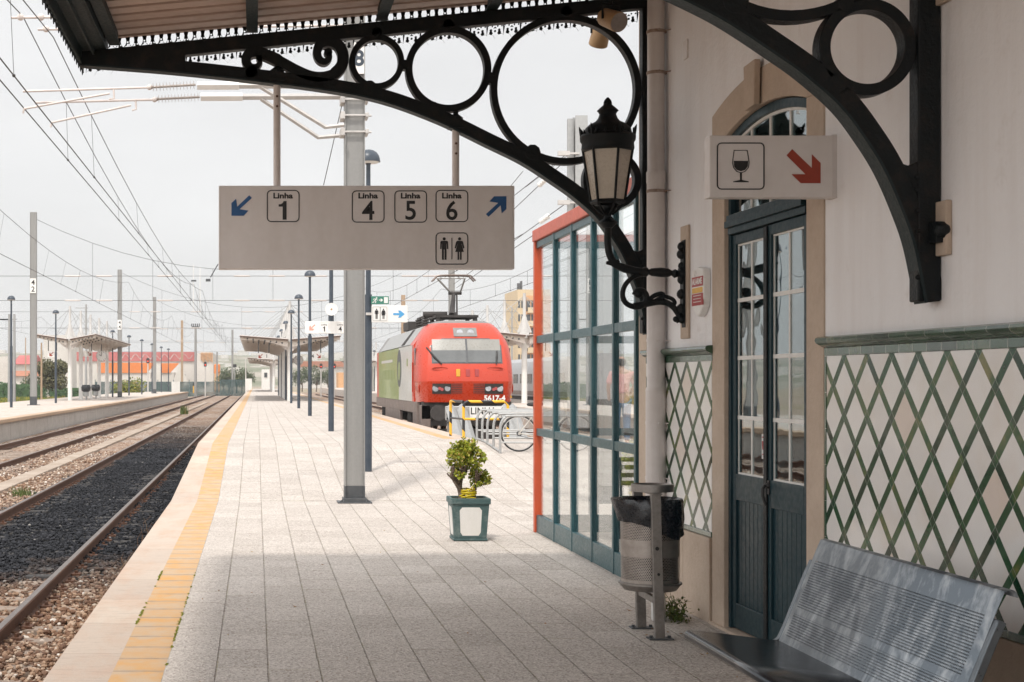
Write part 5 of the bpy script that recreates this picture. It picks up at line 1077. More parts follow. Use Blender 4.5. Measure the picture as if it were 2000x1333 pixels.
# ------------------------------------------------------------------ tall catenary masts, cross spans, wires
def far_mast(px, Y, ztop, z0, w_, label, plate=None, mat='postgrey'):
    x = (px-VX)*Y/F; t = thing('catenary_mast', label, 'catenary mast', (x, Y, z0)); b = MB(); channel_mast(b, x, Y, w_, w_, z0+.5, ztop, .03); b.build('mast', M[mat], t)
    b = MB(); channel_mast(b, x, Y, w_+.01, w_+.01, z0, z0+.5, .03); b.box(x-w_*.9, x+w_*.9, Y-w_*.9, Y+w_*.9, z0, z0+.04); b.build('mast_foot', M['postdark'], t)
    if plate:
        z = EYE+(VY-plate[1])*Y/F; b = MB(); b.box(x-w_*.46, x+w_*.46, Y-w_*.5-.012, Y-w_*.5+.05, z-.42, z+.42); po = b.build('number_plate', M['signwhite'], t)
        b = MB(); 
        for i, c_ in enumerate(plate[0]): add_text(b, c_, .42, x, Y-w_*.5-.014, z+.19-.38*i, .008)
        b.build('number', M['black'], po, norm=False)
    return x
far_mast(65.5, 88, 11.4, .35, .36, 'tall grey catenary mast numbered 42 on the left island platform', ('42', 559))
far_mast(234, 133, 11.4, .35, .36, 'tall grey catenary mast standing through the left island shelter roof end', ('44', 635))
far_mast(302, 176, 11.4, .35, .36, 'tan-grey catenary mast right of the left island shelter')
far_mast(355.5, 238, 11.2, -.4, .36, 'distant tan-topped catenary mast before the factory', mat='wood')
far_mast(882, 88, 11.4, ZU, .33, 'grey catenary mast rising behind the locomotive pantograph')
far_mast(787.5, 133, 9.2, ZU, .34, 'short tan-grey catenary mast behind the toilet arrow sign', mat='wood')
far_mast(454, 260, 10.5, -.4, .34, 'distant thin catenary mast above the green fence')
far_mast(424, 300, 7.5, -.4, .34, 'distant short mast left of the far end of the tracks')
far_mast(500-12.8*3000/54, 54, 11.4, .35, .36, 'grey catenary mast of the left island platform, mirrored in the door glass')
lamp_post(-12.0, 49.5, .35, 6.2, 'dome lamp post of the left island platform, mirrored in the door glass', LG2, r=.21, pr=.075)
far_mast(500-20.8*3000/66, 66, 9.5, -.5, .3, 'tan catenary mast behind the left island platform, mirrored in the door glass', mat='wood')
am = thing('anchor_mast', 'wide pale grey anchor mast with insulated wires behind the red pavilion roof', 'catenary mast', (P(1128, 746, 35).x, 35, ZU))
x = P(1128, 0, 35).x; b = MB(); hmast(b, x+.06, 35, .28, .3, ZU, P(0, 228, 35).z, .02); b.box(x-.22, x-.08, 35, 35.1, ZU, P(0, 232, 35).z); b.build('mast', M['galv'], am)
for i, yy in enumerate((300, 396, 480)):
    c = P(1100, yy, 34.8); b = MB(); b.box(c.x-.12, c.x+.14, 34.75, 34.85, c.z-.05, c.z+.05); b.box(c.x+.1, x, 34.78, 34.84, c.z-.02, c.z+.02); b.build('wire_anchor', M['galv_light'], am)
aw = thing('anchor_wires', 'black overhead wires with white insulators slanting up to the pale anchor mast', 'overhead wires', tuple(P(1000, 500, 45)))
for (x0, y0, x1, y1) in ((1005, 382, 1105, 303), (1005, 408, 1100, 318), (1005, 470, 1105, 398), (1005, 485, 1100, 420), (1110, 303, 1180, 250)):
    p1 = P(x1, y1, 34.8); Yf = 52; p0 = P(x0, y0, 44); b = MB(); d = (p0-p1); b.tube([p1, p1+d*1.0, p1+d*3.2], .010, 5); b.build('wire', M['cable'], aw)
    b = MB()
    for q in (.30, .34, .38, .42): b.ball(p1+d*q*1.0, .07, 5)
    b.build('insulator', M['signwhite'], aw)
# overhead lines along the tracks
def overhead(label, xc, xm, Ys, zc=5.45, zm=7.0, sag=1.25, near=-25.0, r=.009, zms=None):
    t = thing('overhead_line', label, 'overhead line', (xc, 40, zc), 'overhead lines above the tracks')
    sup = Ys; con = [(xc+(.0 if i % 2 else .0), y, zc) for i, y in enumerate(sup)]
    b = MB(); b.tube([(xc, near, zc)]+[(xc, y, zc) for i, y in enumerate(sup)], r, 6); b.build('contact_wire', M['cable'], t)
    pts = []; full = [near]+list(sup)
    def mz(i, q): return zm-sag*4*q*(1-q)
    b = MB(); dr_ = []
    for i in range(len(full)-1):
        a, c = full[i], full[i+1]; xa = xm; xb = xm
        for j in range(13):
            q = j/12; pts.append((xa+(xb-xa)*q, a+(c-a)*q, mz(i, q)))
            if j % 2 == 1 or j == 6: dr_.append(((xa+(xb-xa)*q, a+(c-a)*q, mz(i, q))))
    b.tube(pts, r*.9, 6); b.build('messenger_wire', M['cable'], t)
    for (x, y, z) in dr_:
        if 14 < y < 150: b = MB(); b.tube([(x, y, z), (xc, y, zc)], .0035 if y < 60 else .006, 4); b.ball((xc, y, zc), .022, 4); b.build('dropper', M['cable'], t)
    return t
S = [21.6, 81, 133, 176, 238, 300]
overhead('left overhead line pair above the black ballast track', -3.25, -3.28, S, 5.53, 6.84, 1.0)
overhead('right overhead line pair above the black ballast track', -2.88, -2.93, [22.2, 84, 134, 177, 238, 300], 5.34, 6.68, .8)
overhead('overhead line above the rusty track by the left island platform', -7.5, -7.3, [30, 88, 133, 176, 238, 300], 5.45, 7.4, 1.1)
overhead('overhead line behind the left island platform', -18.6, -18.6, [88, 133, 176, 238, 300], 5.6, 7.3, 1.1, 40)
overhead('overhead line above the red locomotive', 6.6, 6.6, [88, 133, 176, 238, 300], 5.35, 6.9, 1.0, 38)
overhead('overhead line right of the locomotive', 10.6, 10.6, [88, 133, 176, 238, 300], 5.5, 7.0, 1.0, 40)
for i, Yc in enumerate((88, 133, 176, 238)):
    xl = -12.8+(1.2 if i else 0); xr = 11.3+(1.3 if i else 0)
    t = thing('cross_span', f'{names[i]} set of crosswise span wires from the camera, strung between tall masts', 'span wires', (0, Yc, 8), 'span wires across the tracks')
    for z in (7.75, 6.35):
        b = MB(); b.tube([(xl-12, Yc, z), (xr+10, Yc, z)], .014, 5); b.build('span_wire', M['cable'], t)
        for xx in (-10.5, -8.7, -5.2, -.8, 1.2, 3.6, 8.8, 10.0):
            b = MB(); b.tube([(xx-.45, Yc, z), (xx+.45, Yc, z)], .045, 6); b.build('insulator', M['porcelain'], t)
    b = MB(); b.tube([(xl+(xr-xl)*q/14, Yc, 11.1-3.0*4*(q/14)*(1-q/14)) for q in range(15)], .013, 5); b.build('suspension_wire', M['cable'], t)
    for q in (2, 4, 6, 8, 10, 12):
        x = xl+(xr-xl)*q/14; b = MB(); b.tube([(x, Yc, 11.1-3.0*4*(q/14)*(1-q/14)), (x, Yc, 6.35)], .009, 4); b.build('dropper', M['cable'], t)
ts = thing('tension_hanger', 'thin white lattice of hangers and insulators where the wires meet above the left tracks', 'wire hanger', (-2.9, 81, 6))
b = MB(); b.tube([(-2.95, 81, 7.75), (-2.95, 81, 5.45)], .016, 6); b.tube([(-3.3, 81, 7.9), (-3.3, 81, 5.4)], .014, 6); b.build('hanger', M['signwhite'], ts)
b = MB(); b.box(-3.42, -3.15, 80.95, 81.05, 6.98, 7.06); b.box(-2.65, -2.4, 80.95, 81.05, 6.98, 7.12); b.tube([(-2.4, 81, 7.2), (-2.0, 81, 7.9)], .03, 5); b.build('insulator', M['postdark'], ts)

# ------------------------------------------------------------------ winged platform shelters
def shelter(x, y0, nb, bay, z0, label, zv=4.1, zt_=4.62, wl=3.05, wr=3.05, mast=2.6, sides=(-1, 1)):
    t = thing('platform_shelter', label, 'platform shelter', (x, y0, z0), 'winged platform shelters'); L = (nb-1)*bay
    for i in range(nb):
        y = y0+i*bay; b = MB(); b.cyl((x, y, z0), (x, y, zv+.15), .16, .15, 16); co = b.build('column', M['white'], t, smooth=40)
        b = MB(); b.cyl((x, y, zv+.1), (x, y, zv+.45), .3, .26, 12); b.tube([(x, y, zv+.4), (x, y, zv+1.0), (x, y, zv+1.25), (x, y, zv+1.32), (x, y, zv+mast)], [.24, .17, .13, .09, .08], 12)
        for s in (-1, 1): b.prism([(x+s*.02, zv+.42), (x+s*.42, zv+.42), (x+s*.09, zv+1.25)], y-.04, y+.04)
        b.build('tie_mast', M['mastwhite'], co, smooth=40)
        b = MB()
        for s in sides:
            w_ = wl if s < 0 else wr
            for q in (.45, .85): b.tube([(x, y, zv+mast-.15), (x+s*w_*q, y, zv+.1+(zt_-zv)*q)], .016, 4)
        b.build('tie_rod', M['galv'], co)
    for s in sides:
        w_ = wl if s < 0 else wr
        b = MB(); b.prism([(x+s*.12, zv+.16), (x+s*w_, zt_), (x+s*w_, zt_+.06), (x+s*.12, zv+.24)], y0-1.2, y0+L+2.0); ro = b.build('roof_wing', M['shedroof'], t)
        b = MB(); b.prism([(x+s*.1, zv+.243), (x+s*(w_+.03), zt_+.063), (x+s*(w_+.03), zt_+.10), (x+s*.1, zv+.28)], y0-1.26, y0+L+2.06); b.build('roof_cover', M['offwhite'], ro)
        for i in range(nb*2):
            y = y0-.9+i*bay/2
            if y > y0+L+2: break
            pts = [(x+s*.14, zv-.22), (x+s*(w_*.55), zv+.04+(zt_-zv)*.30), (x+s*(w_-.03), zt_-.30+.10), (x+s*(w_-.03), zt_-.01), (x+s*.14, zv+.15)]
            b = MB(); b.prism(pts, y-.03, y+.03); ri = b.build('rib_beam', M['shedbeam'], t)
            if i < 3:
                b = MB()
                for q in range(7):
                    u = .16+.115*q; zz = zv+.0+(zt_-zv)*u*.92-.03; b.disc((x+s*w_*u, zz), .055, y-.034, y+.034, n=10)
                b.build('round_hole', M['postdark'], ri)
        for q in (.3, .62, .95):
            b = MB(); zz = zv+.16+(zt_-zv)*q; b.box(x+s*w_*q-.04, x+s*w_*q+.04, y0-1.1, y0+L+1.9, zz-.20, zz-.02); b.build('purlin', M['shedbeam'], t)
        b = MB(); b.prism([(x+s*.10, zv-.45), (x+s*.16, zv-.45), (x+s*.75, zv+.02), (x+s*.10, zv+.02)], y0-.05, y0+.05); b.build('knee_brace', M['offwhite'], t)
    return t
shelter(2.07, 94, 6, 6.8, ZU, 'winged shelter with white columns in the middle of the near platform', zv=4.02, zt_=4.42)
shelter(2.07, 180, 6, 6.8, ZU, 'distant winged shelter at the far end of the middle platform', zv=4.02, zt_=4.42)
shelter(-13.2, 109, 5, 6.75, .35, 'winged shelter with white columns and masts on the left island platform', zv=4.45, zt_=4.98, wl=2.35, wr=1.95)
shelter(14.85, 85, 5, 6.8, ZU, 'winged shelter right of the locomotive, in front of the silver coach', zv=4.0, zt_=4.45, wl=2.9, wr=2.9)
shelter(14.85, 190, 4, 6.8, ZU, 'distant winged shelter left of the locomotive, half hidden by it', zv=4.0, zt_=4.45)
# station clocks
def clock(x, y, z, r, label):
    t = thing('station_clock', label, 'clock', (x, y, z), 'station clocks'); b = MB(); b.disc((x, z), r, y, y+.18, n=28); b.build('case', M['galv'], t); b = MB(); b.disc((x, z), r*.93, y-.012, y, n=28); f_ = b.build('dial', M['signwhite'], t)
    b = MB()
    for i in range(12): a = i*math.pi/6; b.strip([(x+r*.74*math.sin(a), z+r*.74*math.cos(a)), (x+r*.86*math.sin(a), z+r*.86*math.cos(a))], r*.07, y-.018, y-.012)
    b.strip([(x, z), (x-.5*r*math.sin(1.0), z+.5*r*math.cos(1.0))], r*.10, y-.022, y-.012); b.strip([(x, z), (x, z+.75*r)], r*.07, y-.022, y-.012); b.build('hands', M['black'], f_)
    b = MB(); b.box(x-.03, x+.03, y+.05, y+.11, z+r, z+r+.5); b.build('hanger', M['postdark'], t)
clock(P(198, 0, 118).x, 118, P(0, 696, 118).z, .40, 'round white station clock under the left island shelter'); clock(P(583, 0, 101).x, 101, P(0, 704, 101).z, .33, 'round grey station clock under the middle platform shelter')
# hanging direction signs under shelters
for (x0, x1, y0, y1, Y, lab, tx, ax, fl) in ((154, 180, 686, 697, 117, 'small hanging sign with 2 and a red arrow under the left island shelter', '2', .3, -1), (93, 112, 686, 698, 108.5, 'small hanging sign with a red arrow under the left wing of the left island shelter', '', -.1, 1), (503, 527, 690, 702, 93.5, 'small sign with 1 and red arrow under the left wing of the middle shelter', '1', -.25, 1), (605, 628, 690, 702, 93.5, 'small sign with 4 and red arrow under the right wing of the middle shelter', '4', .25, -1)):
    t = small_sign('hanging_sign', lab, x0, x1, y0, y1, Y); p0 = P(x0, y1, Y); p1 = P(x1, y0, Y); w_ = p1.x-p0.x; h_ = p1.z-p0.z; cz = (p0.z+p1.z)/2; cx = (p0.x+p1.x)/2
    b = MB(); arrow_down_left(b, cx+ax*w_, cz, h_*.7, Y-.006, Y, fl, 1); b.build('arrow', M['redprint'], t)
    if tx: b = MB(); add_text(b, tx, h_*.8, cx-ax*w_, Y-.004, cz, .004); b.build('line_number', M['black'], t, norm=False)
    for xx in (p0.x+.05, p1.x-.05): b = MB(); b.box(xx-.03, xx+.03, Y+.01, Y+.04, p1.z, p1.z+.75); b.build('hanger', M['postdark'], t)
# bins / dark-topped litter bins under the left shelter
for i, (px, Y) in enumerate(((168, 112.5), (187, 119))):
    x = (px-VX)*Y/F; t = thing('litter_bin', ['dark-topped litter bin between the front columns of the left island shelter', 'dark-topped litter bin between the middle columns of the left island shelter'][i], 'litter bin', (x, Y, .35), 'bins under the left island shelter')
    b = MB(); b.lathe((x, Y, .35), [(.17, .25), (.2, .3), (.21, .8)], 14); b.box(x-.05, x+.05, Y+.2, Y+.26, .35, 1.3); b.build('drum', M['galv'], t); b = MB(); b.lathe((x, Y, .35), [(.21, .6), (.33, .7), (.36, .95), (.28, 1.12), (.02, 1.1)], 14); b.build('bin_bag', M['binbag'], t, smooth=60)
# ------------------------------------------------------------------ red electric locomotive
LX, LYF, LZ = 6.57, 47.6, RAILZ
lo = thing('locomotive', 'red electric locomotive with lime green side and raised pantograph, parked at the buffer stop', 'locomotive', (LX, LYF, LZ))
def lf(x, y, z): return (LX+x, LYF+y, LZ+z)
LEN = 17.6
# nose as a loft of rows (z, y offset of the front, front half width, side half width, y where the side begins)
rows = [(1.34, .13, 1.32, 1.46, 1.7), (1.62, .07, 1.34, 1.48, 1.7), (1.985, 0.0, 1.36, 1.5, 1.75), (2.0, .0, 1.36, 1.5, 1.75), (2.57, .15, 1.33, 1.5, 1.8), (3.02, .37, 1.26, 1.49, 1.85), (3.20, .46, 1.20, 1.45, 1.85), (3.42, .60, 1.10, 1.34, 1.9), (3.68, .85, .96, 1.17, 1.95), (3.84, 1.15, .80, 1.02, 2.0), (3.93, 1.6, .62, .80, 2.05)]
mb = MB(lf); vs = []
for (z, yf, wf, wsd, ys_) in rows:
    for x, y in ((-wsd, ys_), (-wsd, yf+.95), (-(wsd+wf)/2-.03, yf+.42), (-wf-.01, yf+.16), (-wf+.10, yf+.05), (-wf*.55, yf+.005), (0, yf-.02), (wf*.55, yf+.005), (wf-.10, yf+.05), (wf+.01, yf+.16), ((wsd+wf)/2+.03, yf+.42), (wsd, yf+.95), (wsd, ys_)): vs.append((x, y, z))
nc = 13; fs = []; 
mb.v = vs
for j in range(len(rows)-1):
    for i in range(nc-1): mb.fc.append([j*nc+i, j*nc+i+1, (j+1)*nc+i+1, (j+1)*nc+i]); mb.mi.append(1 if j < 2 else (2 if j > 8 else 0))
mb.fc.append([len(vs)-nc+i for i in range(nc)]); mb.mi.append(2)
mb.build('cab_nose', [M['lred'], M['ldred'], M['lroof']], lo, smooth=32)
sec = [(1.5, 1.0), (1.5, 3.10), (1.465, 3.18), (1.03, 3.80), (.55, 3.93), (0, 3.95)]
full = sec+[(-p[0], p[1]) for p in sec[::-1][1:]]
def body_seg(name, mat, y0, y1, z0, z1=3.18, x=1.5):
    b = MB(lf); b.box(-x, x, y0, y1, z0, z1); return b.build(name, mat, lo)
b = MB(lf); b.prism([(1.44, 1.32), (1.46, 3.17), (1.03, 3.79), (.55, 3.92), (0, 3.94), (-.55, 3.92), (-1.03, 3.79), (-1.46, 3.17), (-1.44, 1.32)], 1.75, LEN-.6); b.build('body', M['lroof'], lo, smooth=30)
for s in (-1, 1):
    def side(name, mat, y0, y1, z0=1.34, z1=3.17, o=0.0):
        b = MB(lf); xa, xb = sorted((s*1.43, s*(1.5+o))); b.box(xa, xb, y0, y1, z0, z1); return b.build(name, mat, lo)
    side('cab_side', M['lred'], 1.72, 2.3); side('side_panel', M['lwhite'], 2.3, 6.9); side('side_panel', M['lgreen'], 6.9, 15.8); side('cab_side', M['lred'], 15.8, LEN-.9)
    b = MB(lf); b.prism([(s*1.44, 3.17), (s*1.5, 3.17), (s*1.05, 3.80), (s*1.02, 3.79)], 1.72, 3.0); b.build('roof_shoulder', M['lred'], lo)
    b = MB(lf)
    for q in range(11):
        y0 = 3.05+q*1.1; b.prism([(s*1.44, 3.20), (s*1.485, 3.20), (s*1.055, 3.80), (s*1.02, 3.79)], y0, y0+1.06)
    b.build('louvre_panels', M['galv'], lo)
    b = MB(lf)
    for q in range(9): b.prism([(s*1.46, 3.235), (s*1.490, 3.235), (s*1.075, 3.78), (s*1.04, 3.78)], 5.30+q*.105, 5.36+q*.105)
    b.build('louvre_grille', M['gunk'], lo)
    b = MB(lf); xa, xb = sorted((s*1.38, s*1.49)); b.box(xa, xb, 1.0, LEN-.4, .98, 1.34)
    b.box(xa, xb, 6.7, 12.7, .40, .98); b.box(xa, xb, 1.0, 2.2, .5, .98); b.build('skirt', M['lgrey'], lo, bevel=.01)
    for yb in (3.0, 13.6):
        bg = MB(lf); xa, xb = sorted((s*.95, s*1.3)); bg.box(xa, xb, yb-.2, yb+3.0, .35, .80)
        for q in range(5): bg.tube([(s*1.34, yb+.9+q*.22, .45), (s*1.34, yb+.9+q*.22, .97)], .06, 6)
        bo_ = bg.build('bogie', M['gunk'], lo)
        for yw in (yb, yb+2.8):
            wv = MB(lf); wv.tube([(s*.82, yw, .55), (s*.96, yw, .55)], .55, 24); wv.build('wheel', M['rail_rust'], bo_, smooth=40)
    sd = MB(lf); xa, xb = sorted((s*1.495, s*1.512)); sd.box(xa, xb, 1.95, 2.22, 1.5, 2.95); d_ = sd.build('cab_door', M['lred'], lo, bevel=.01)
    h = MB(lf); h.tube([(s*1.53, 1.90, 1.65), (s*1.53, 1.90, 2.6)], .018, 6); h.build('hand_rail', M['ldred'], d_)
    wn = MB(lf); wn.box(*sorted((s*1.485, s*1.506)), 1.22, 1.62, 2.50, 3.05); wn.build('side_window', M['trainglass'], lo, bevel=.01)
    e = MB(lf)
    for q in range(28): a = 2*math.pi*q/28
    e.prism([(6.75+.78*math.cos(2*math.pi*q/28), 2.45+.66*math.sin(2*math.pi*q/28)) for q in range(28)], *sorted((s*1.49, s*1.506)), 'x'); e.build('round_emblem', M['postdark'], lo)
    e = MB(lf); e.prism([(6.75+.42*math.cos(2*math.pi*q/20), 2.35+.34*math.sin(2*math.pi*q/20)) for q in range(20)], *sorted((s*1.49, s*1.510)), 'x'); e.build('emblem_centre', M['lolive'], lo)
    for q in range(9): e = MB(lf); e.box(*sorted((s*1.49, s*1.506)), 8.6+q*.66, 9.12+q*.66, 2.06, 2.42); e.build('faded_letter', M['lolive'], lo)
    e = MB(lf); e.box(*sorted((s*1.49, s*1.506)), 3.7, 4.1, 2.5, 2.75); e.build('faded_mark', M['lolive'], lo)
    e = MB(lf); e.box(*sorted((s*1.49, s*1.506)), 9.4, 14.4, 2.70, 2.80); e.build('white_text_line', M['lwhite'], lo)
b = MB(lf); b.box(-1.42, 1.42, LEN-.95, LEN, 1.34, 3.1); b.build('rear_cab', M['lred'], lo, bevel=.15)
b = MB(lf); b.box(-1.2, 1.2, .35, LEN-.3, .60, 1.32); b.build('frame', M['gunk'], lo)
# windscreen lying on the sloping nose
def npt(x, z, o=-.012):
    for j in range(len(rows)-1):
        if rows[j][0] <= z <= rows[j+1][0]+1e-6:
            q = (z-rows[j][0])/max(1e-6, rows[j+1][0]-rows[j][0]); yf = rows[j][1]+(rows[j+1][1]-rows[j][1])*q; wf = rows[j][2]+(rows[j+1][2]-rows[j][2])*q; break
    ax = abs(x)
    seg = [(0, -.02), (wf*.55, .005), (wf-.10, .05), (wf+.01, .16)]
    for (xa, ya), (xb, yb) in zip(seg, seg[1:]):
        if ax <= xb+1e-6: dy = ya+(yb-ya)*(ax-xa)/(xb-xa); break
    else: dy = .16
    return (x, yf+dy+o, z)
def patch(name, pts, mat, parent=lo, o=-.012, th=.02):
    m_ = MB(lf); n = len(pts); a = [npt(x, z, o) for x, z in pts]; c = [npt(x, z, o+th) for x, z in pts]
    m_.add(a+c, [list(range(n)), list(range(2*n-1, n-1, -1))]+[(i, (i+1) % n, n+(i+1) % n, n+i) for i in range(n)]); return m_.build(name, mat, parent)
def gridpatch(name, xs, zs, mat, o, parent=lo, cut=0.0):
    m_ = MB(lf); nx = len(xs); vs = []
    for z in zs:
        for x in xs: vs.append(npt(x, z, o))
    m_.add(vs, [(j*nx+i, j*nx+i+1, (j+1)*nx+i+1, (j+1)*nx+i) for j in range(len(zs)-1) for i in range(nx-1)]); return m_.build(name, mat, parent, smooth=60, norm=False)
M['cabscreen'] = pm('windscreen_with_blind', (0.13, 0.135, 0.135), (0.085, 0.09, 0.09), 1.2, 0.07, spec=0.8)
M['cabblind'] = pm('cab_blind', (0.28, 0.27, 0.245), (0.22, 0.215, 0.195), 2, 0.3, spec=0.6)
fr_ = gridpatch('windscreen_frame', [-1.10, -.7, -.35, 0, .35, .7, 1.10], [2.545, 2.8, 3.1, 3.34], M['postdark'], -.008)
for (x0, x1) in ((-1.06, -.03), (.03, 1.06)):
    gridpatch('windscreen', [x0+(x1-x0)*i/5 for i in range(6)], [2.58, 2.8, 2.96], M['cabscreen'], -.016, fr_); gridpatch('windscreen_blind', [x0+(x1-x0)*i/5 for i in range(6)], [2.96, 3.1, 3.31], M['cabblind'], -.016, fr_)
hb = gridpatch('headlight_housing', [-.37, -.12, .12, .37], [3.40, 3.55, 3.68], M['lroof'], -.03)
for x in (-.17, .17): b = MB(lf); p = Vector(npt(x, 3.53, -.035)); b.tube([p, p+Vector((0, .05, -.02))], .10, 16); b.build('headlight', M['lens'], hb)
for s in (-1, 1):
    h_ = gridpatch('lamp_cluster', sorted([s*.52, s*.75, s*1.10]), [1.60, 1.72, 1.92], M['gunk'], -.02)
    for x, r, mt in ((.63 if s < 0 else .63, .09, 'lens'), (1.0, .10, 'lens')): b = MB(lf); p = Vector(npt(s*x, 1.77, -.03)); b.tube([p, p+Vector((0, .05, 0))], r, 16); b.build('headlight', M[mt], h_)
    for x in (.80, .87): b = MB(lf); p = Vector(npt(s*x, 1.74+.03*(x > .85), -.03)); b.tube([p, p+Vector((0, .05, 0))], .05, 10); b.build('tail_lamp', M['alarmred'], h_)
    b = MB(lf)
    for q in range(6): p = npt(s*.34, 1.62+q*.055, -.015); b.box(p[0]-.17, p[0]+.17, p[1], p[1]+.03, p[2], p[2]+.02)
    b.build('vent_slot', M['gunk'], lo)
    b = MB(lf); b.strip([(s*.86+.24*math.cos(a*math.pi/8), 2.385+.045*math.sin(a*math.pi/8)) for a in range(16)], .022, npt(s*.86, 2.385, -.02)[1], npt(s*.86, 2.385, .06)[1], 'y', True); b.build('hand_hold', M['ldred'], lo)
    b = MB(lf); b.tube([npt(s*(1.24 if s < 0 else .95), 3.05 if s < 0 else 2.95, -.05), npt(s*(1.02 if s < 0 else .93), 2.75, -.05), npt(s*(.80 if s < 0 else .90), 2.52, -.04)], [.02, .035, .02], 6); b.build('wiper', M['black'], lo)
    b = MB(lf); b.tube([(s*1.44, .55, 1.62), (s*1.47, .50, 1.72), (s*1.47, .5, 1.86), (s*1.44, .55, 1.95)], .018, 6); b.build('hand_rail', M['ldred'], lo)
    b = MB(lf); b.tube([(s*.95, .35, 1.02), (s*.95, -.28, 1.02)], .11, 12); b.box(s*.95-.16, s*.95+.16, .1, .4, .86, 1.18); b.tube([(s*.95, -.28, 1.02), (s*.95, -.36, 1.02)], .25, 20); b.build('buffer', M['gunk'], lo)
    b = MB(lf); b.box(*sorted((s*1.12, s*1.42)), .3, .9, .42, 1.25); b.build('step_box', M['lgrey'], lo, bevel=.02)
b = MB(lf); b.box(-1.4, 1.4, .30, .45, .82, 1.36); b.box(-1.15, 1.15, .35, .55, .15, .5); b.build('buffer_beam', M['gunk'], lo)
b = MB(lf); b.tube([(0, .1, .98), (0, -.2, .9), (.02, -.28, .6), (.0, -.2, .45)], .05, 8); b.box(-.12, .12, -.1, .3, .9, 1.1); b.tube([(-.4, .25, 1.0), (-.42, .05, .6), (-.35, .1, .4)], .03, 6); b.tube([(.35, .25, 1.0), (.40, .02, .65), (.3, .1, .4)], .03, 6); b.build('coupling', M['rubber'], lo)
for x, mt in ((-.30, 'yellow'), (.0, 'alarmred'), (.28, 'alarmred')): b = MB(lf); p = Vector(npt(x, 2.27, -.03)); b.box(p.x-.06, p.x+.06, p.y-.02, p.y+.08, p.z-.13, p.z+.10); b.build('socket', M[mt], lo, bevel=.01)
b = MB(lf); p = npt(.95, 1.46, -.02); add_text(b, '5617-4', .235, .84, p[1]-.03, 1.47, .008); b.build('number', M['signwhite'], lo, norm=False)
b = MB(lf); b.box(-.0, .0, 0, 0, 0, 0) if False else b.prism([(1.28, 1.48), (1.42, 1.48), (1.35, 1.60)], .30, .38); b.build('warning_triangle', M['yellow'], lo)
# pantograph and roof gear
pa = MB(lf); pa.box(-.7, .7, 2.6, 4.6, 4.08, 4.16)
for x in (-.6, .6):
    for y in (2.7, 4.5): pa.cyl((x, y, 3.9), (x, y, 4.1), .09, .07, 10)
po = pa.build('pantograph', M['gunk'], lo)
b = MB(lf); b.tube([(0, 4.4, 4.2), (.0, 2.9, 4.2)], .07, 8); b.tube([(-.12, 3.0, 4.18), (.06, 3.9, 4.92)], [.10, .06], 8); b.tube([(.05, 3.0, 4.18), (.16, 3.9, 4.9)], .03, 6); b.tube([(-.12, 3.9, 4.95), (.32, 3.9, 4.95)], .06, 8); b.build('lower_arm', M['gunk'], po)
b = MB(lf); b.tube([(-.05, 3.9, 4.97), (-.62, 2.9, 5.38)], .035, 6); b.tube([(.28, 3.9, 4.97), (.30, 2.9, 5.38)], .03, 6); b.tube([(-.62, 2.9, 5.38), (.32, 2.9, 5.38)], .03, 6); b.build('upper_arm', M['galv'], po)
b = MB(lf)
for dy in (-.2, .2): b.tube(smooth_path([(-.78, 2.9+dy, 5.28), (-.66, 2.9+dy, 5.40), (-.52, 2.9+dy, 5.46), (.36, 2.9+dy, 5.46), (.50, 2.9+dy, 5.40), (.62, 2.9+dy, 5.28)], 4), .028, 6)
for x in (-.5, -.2, .1, .34): b.tube([(x, 2.7, 5.45), (x, 3.1, 5.45)], .025, 5)
b.build('contact_bow', M['rail_head'], po, smooth=50)
b = MB(lf)
for y in (6.0, 6.8, 8.2, 9.0): 
    for q in range(4): b.lathe((-.6, y, 3.92+q*.09), [(.05, 0), (.11, .03), (.11, .045), (.05, .08)], 10)
b.tube([(-.6, 5.9, 4.3), (-.6, 9.2, 4.3)], .035, 6); b.tube([(-1.0, 3.6, 4.22), (-.2, 3.6, 4.22)], .10, 10); b.tube([(.3, 5, 4.25), (.3, 13, 4.25)], .03, 6); b.box(-.9, -.2, 9.6, 11.5, 3.9, 4.22); b.box(.1, .8, 6, 8.4, 3.9, 4.1); b.build('roof_gear', M['gunk'], lo)
# ------------------------------------------------------------------ buffer stop with line board
bs = thing('buffer_stop', 'grey steel buffer stop with white LINHA board in front of the red locomotive', 'buffer stop', (LX, 43, RAILZ))
def bsp(x, y, Y): return P(x, y, Y)
YB = 43.5; k = YB/F
b = MB(); p0 = P(872, 822, YB); p1 = P(1010, 794, YB); b.box(p0.x, p1.x, YB, YB+.35, p0.z, p1.z); b.build('buffer_beam', M['galv'], bs, bevel=.02)
b = MB(); p0 = P(917, 820, YB); p1 = P(985, 795, YB); b.box(p0.x, p1.x, YB-.03, YB, p0.z, p1.z); bo = b.build('line_board', M['signwhite'], bs)
b = MB(); c = P(951, 801, YB); add_text(b, 'LINHA 4', 19*k, c.x, YB-.032, c.z-2*k, .004, sx=.92); b.build('lettering', M['black'], bo, norm=False)
for xx, x2, mat in ((880, 893, 'galv'), (901, 927, 'concrete'), (1000, 1010, 'galv'), (985, 975, 'galv')):
    b = MB(); a = P(xx, 797, YB+.1); c = P(x2, 862, YB-2.6); b.tube([a, Vector((a.x+.1, YB-2.2, RAILZ-.1))], .15, 4); b.build('raking_strut', M['galv'], bs)
    b = MB(); b.box(a.x-.09, a.x+.09, YB, YB+.2, RAILZ-.1, a.z); b.build('upright', M['galv'], bs)
b = MB(); a = P(874, 812, YB)
for q in range(4): b.cyl((a.x, YB-.04, a.z-.2+q*.12), (a.x, YB, a.z-.2+q*.12), .03, n=8)
b.build('bolt', M['postdark'], bs)
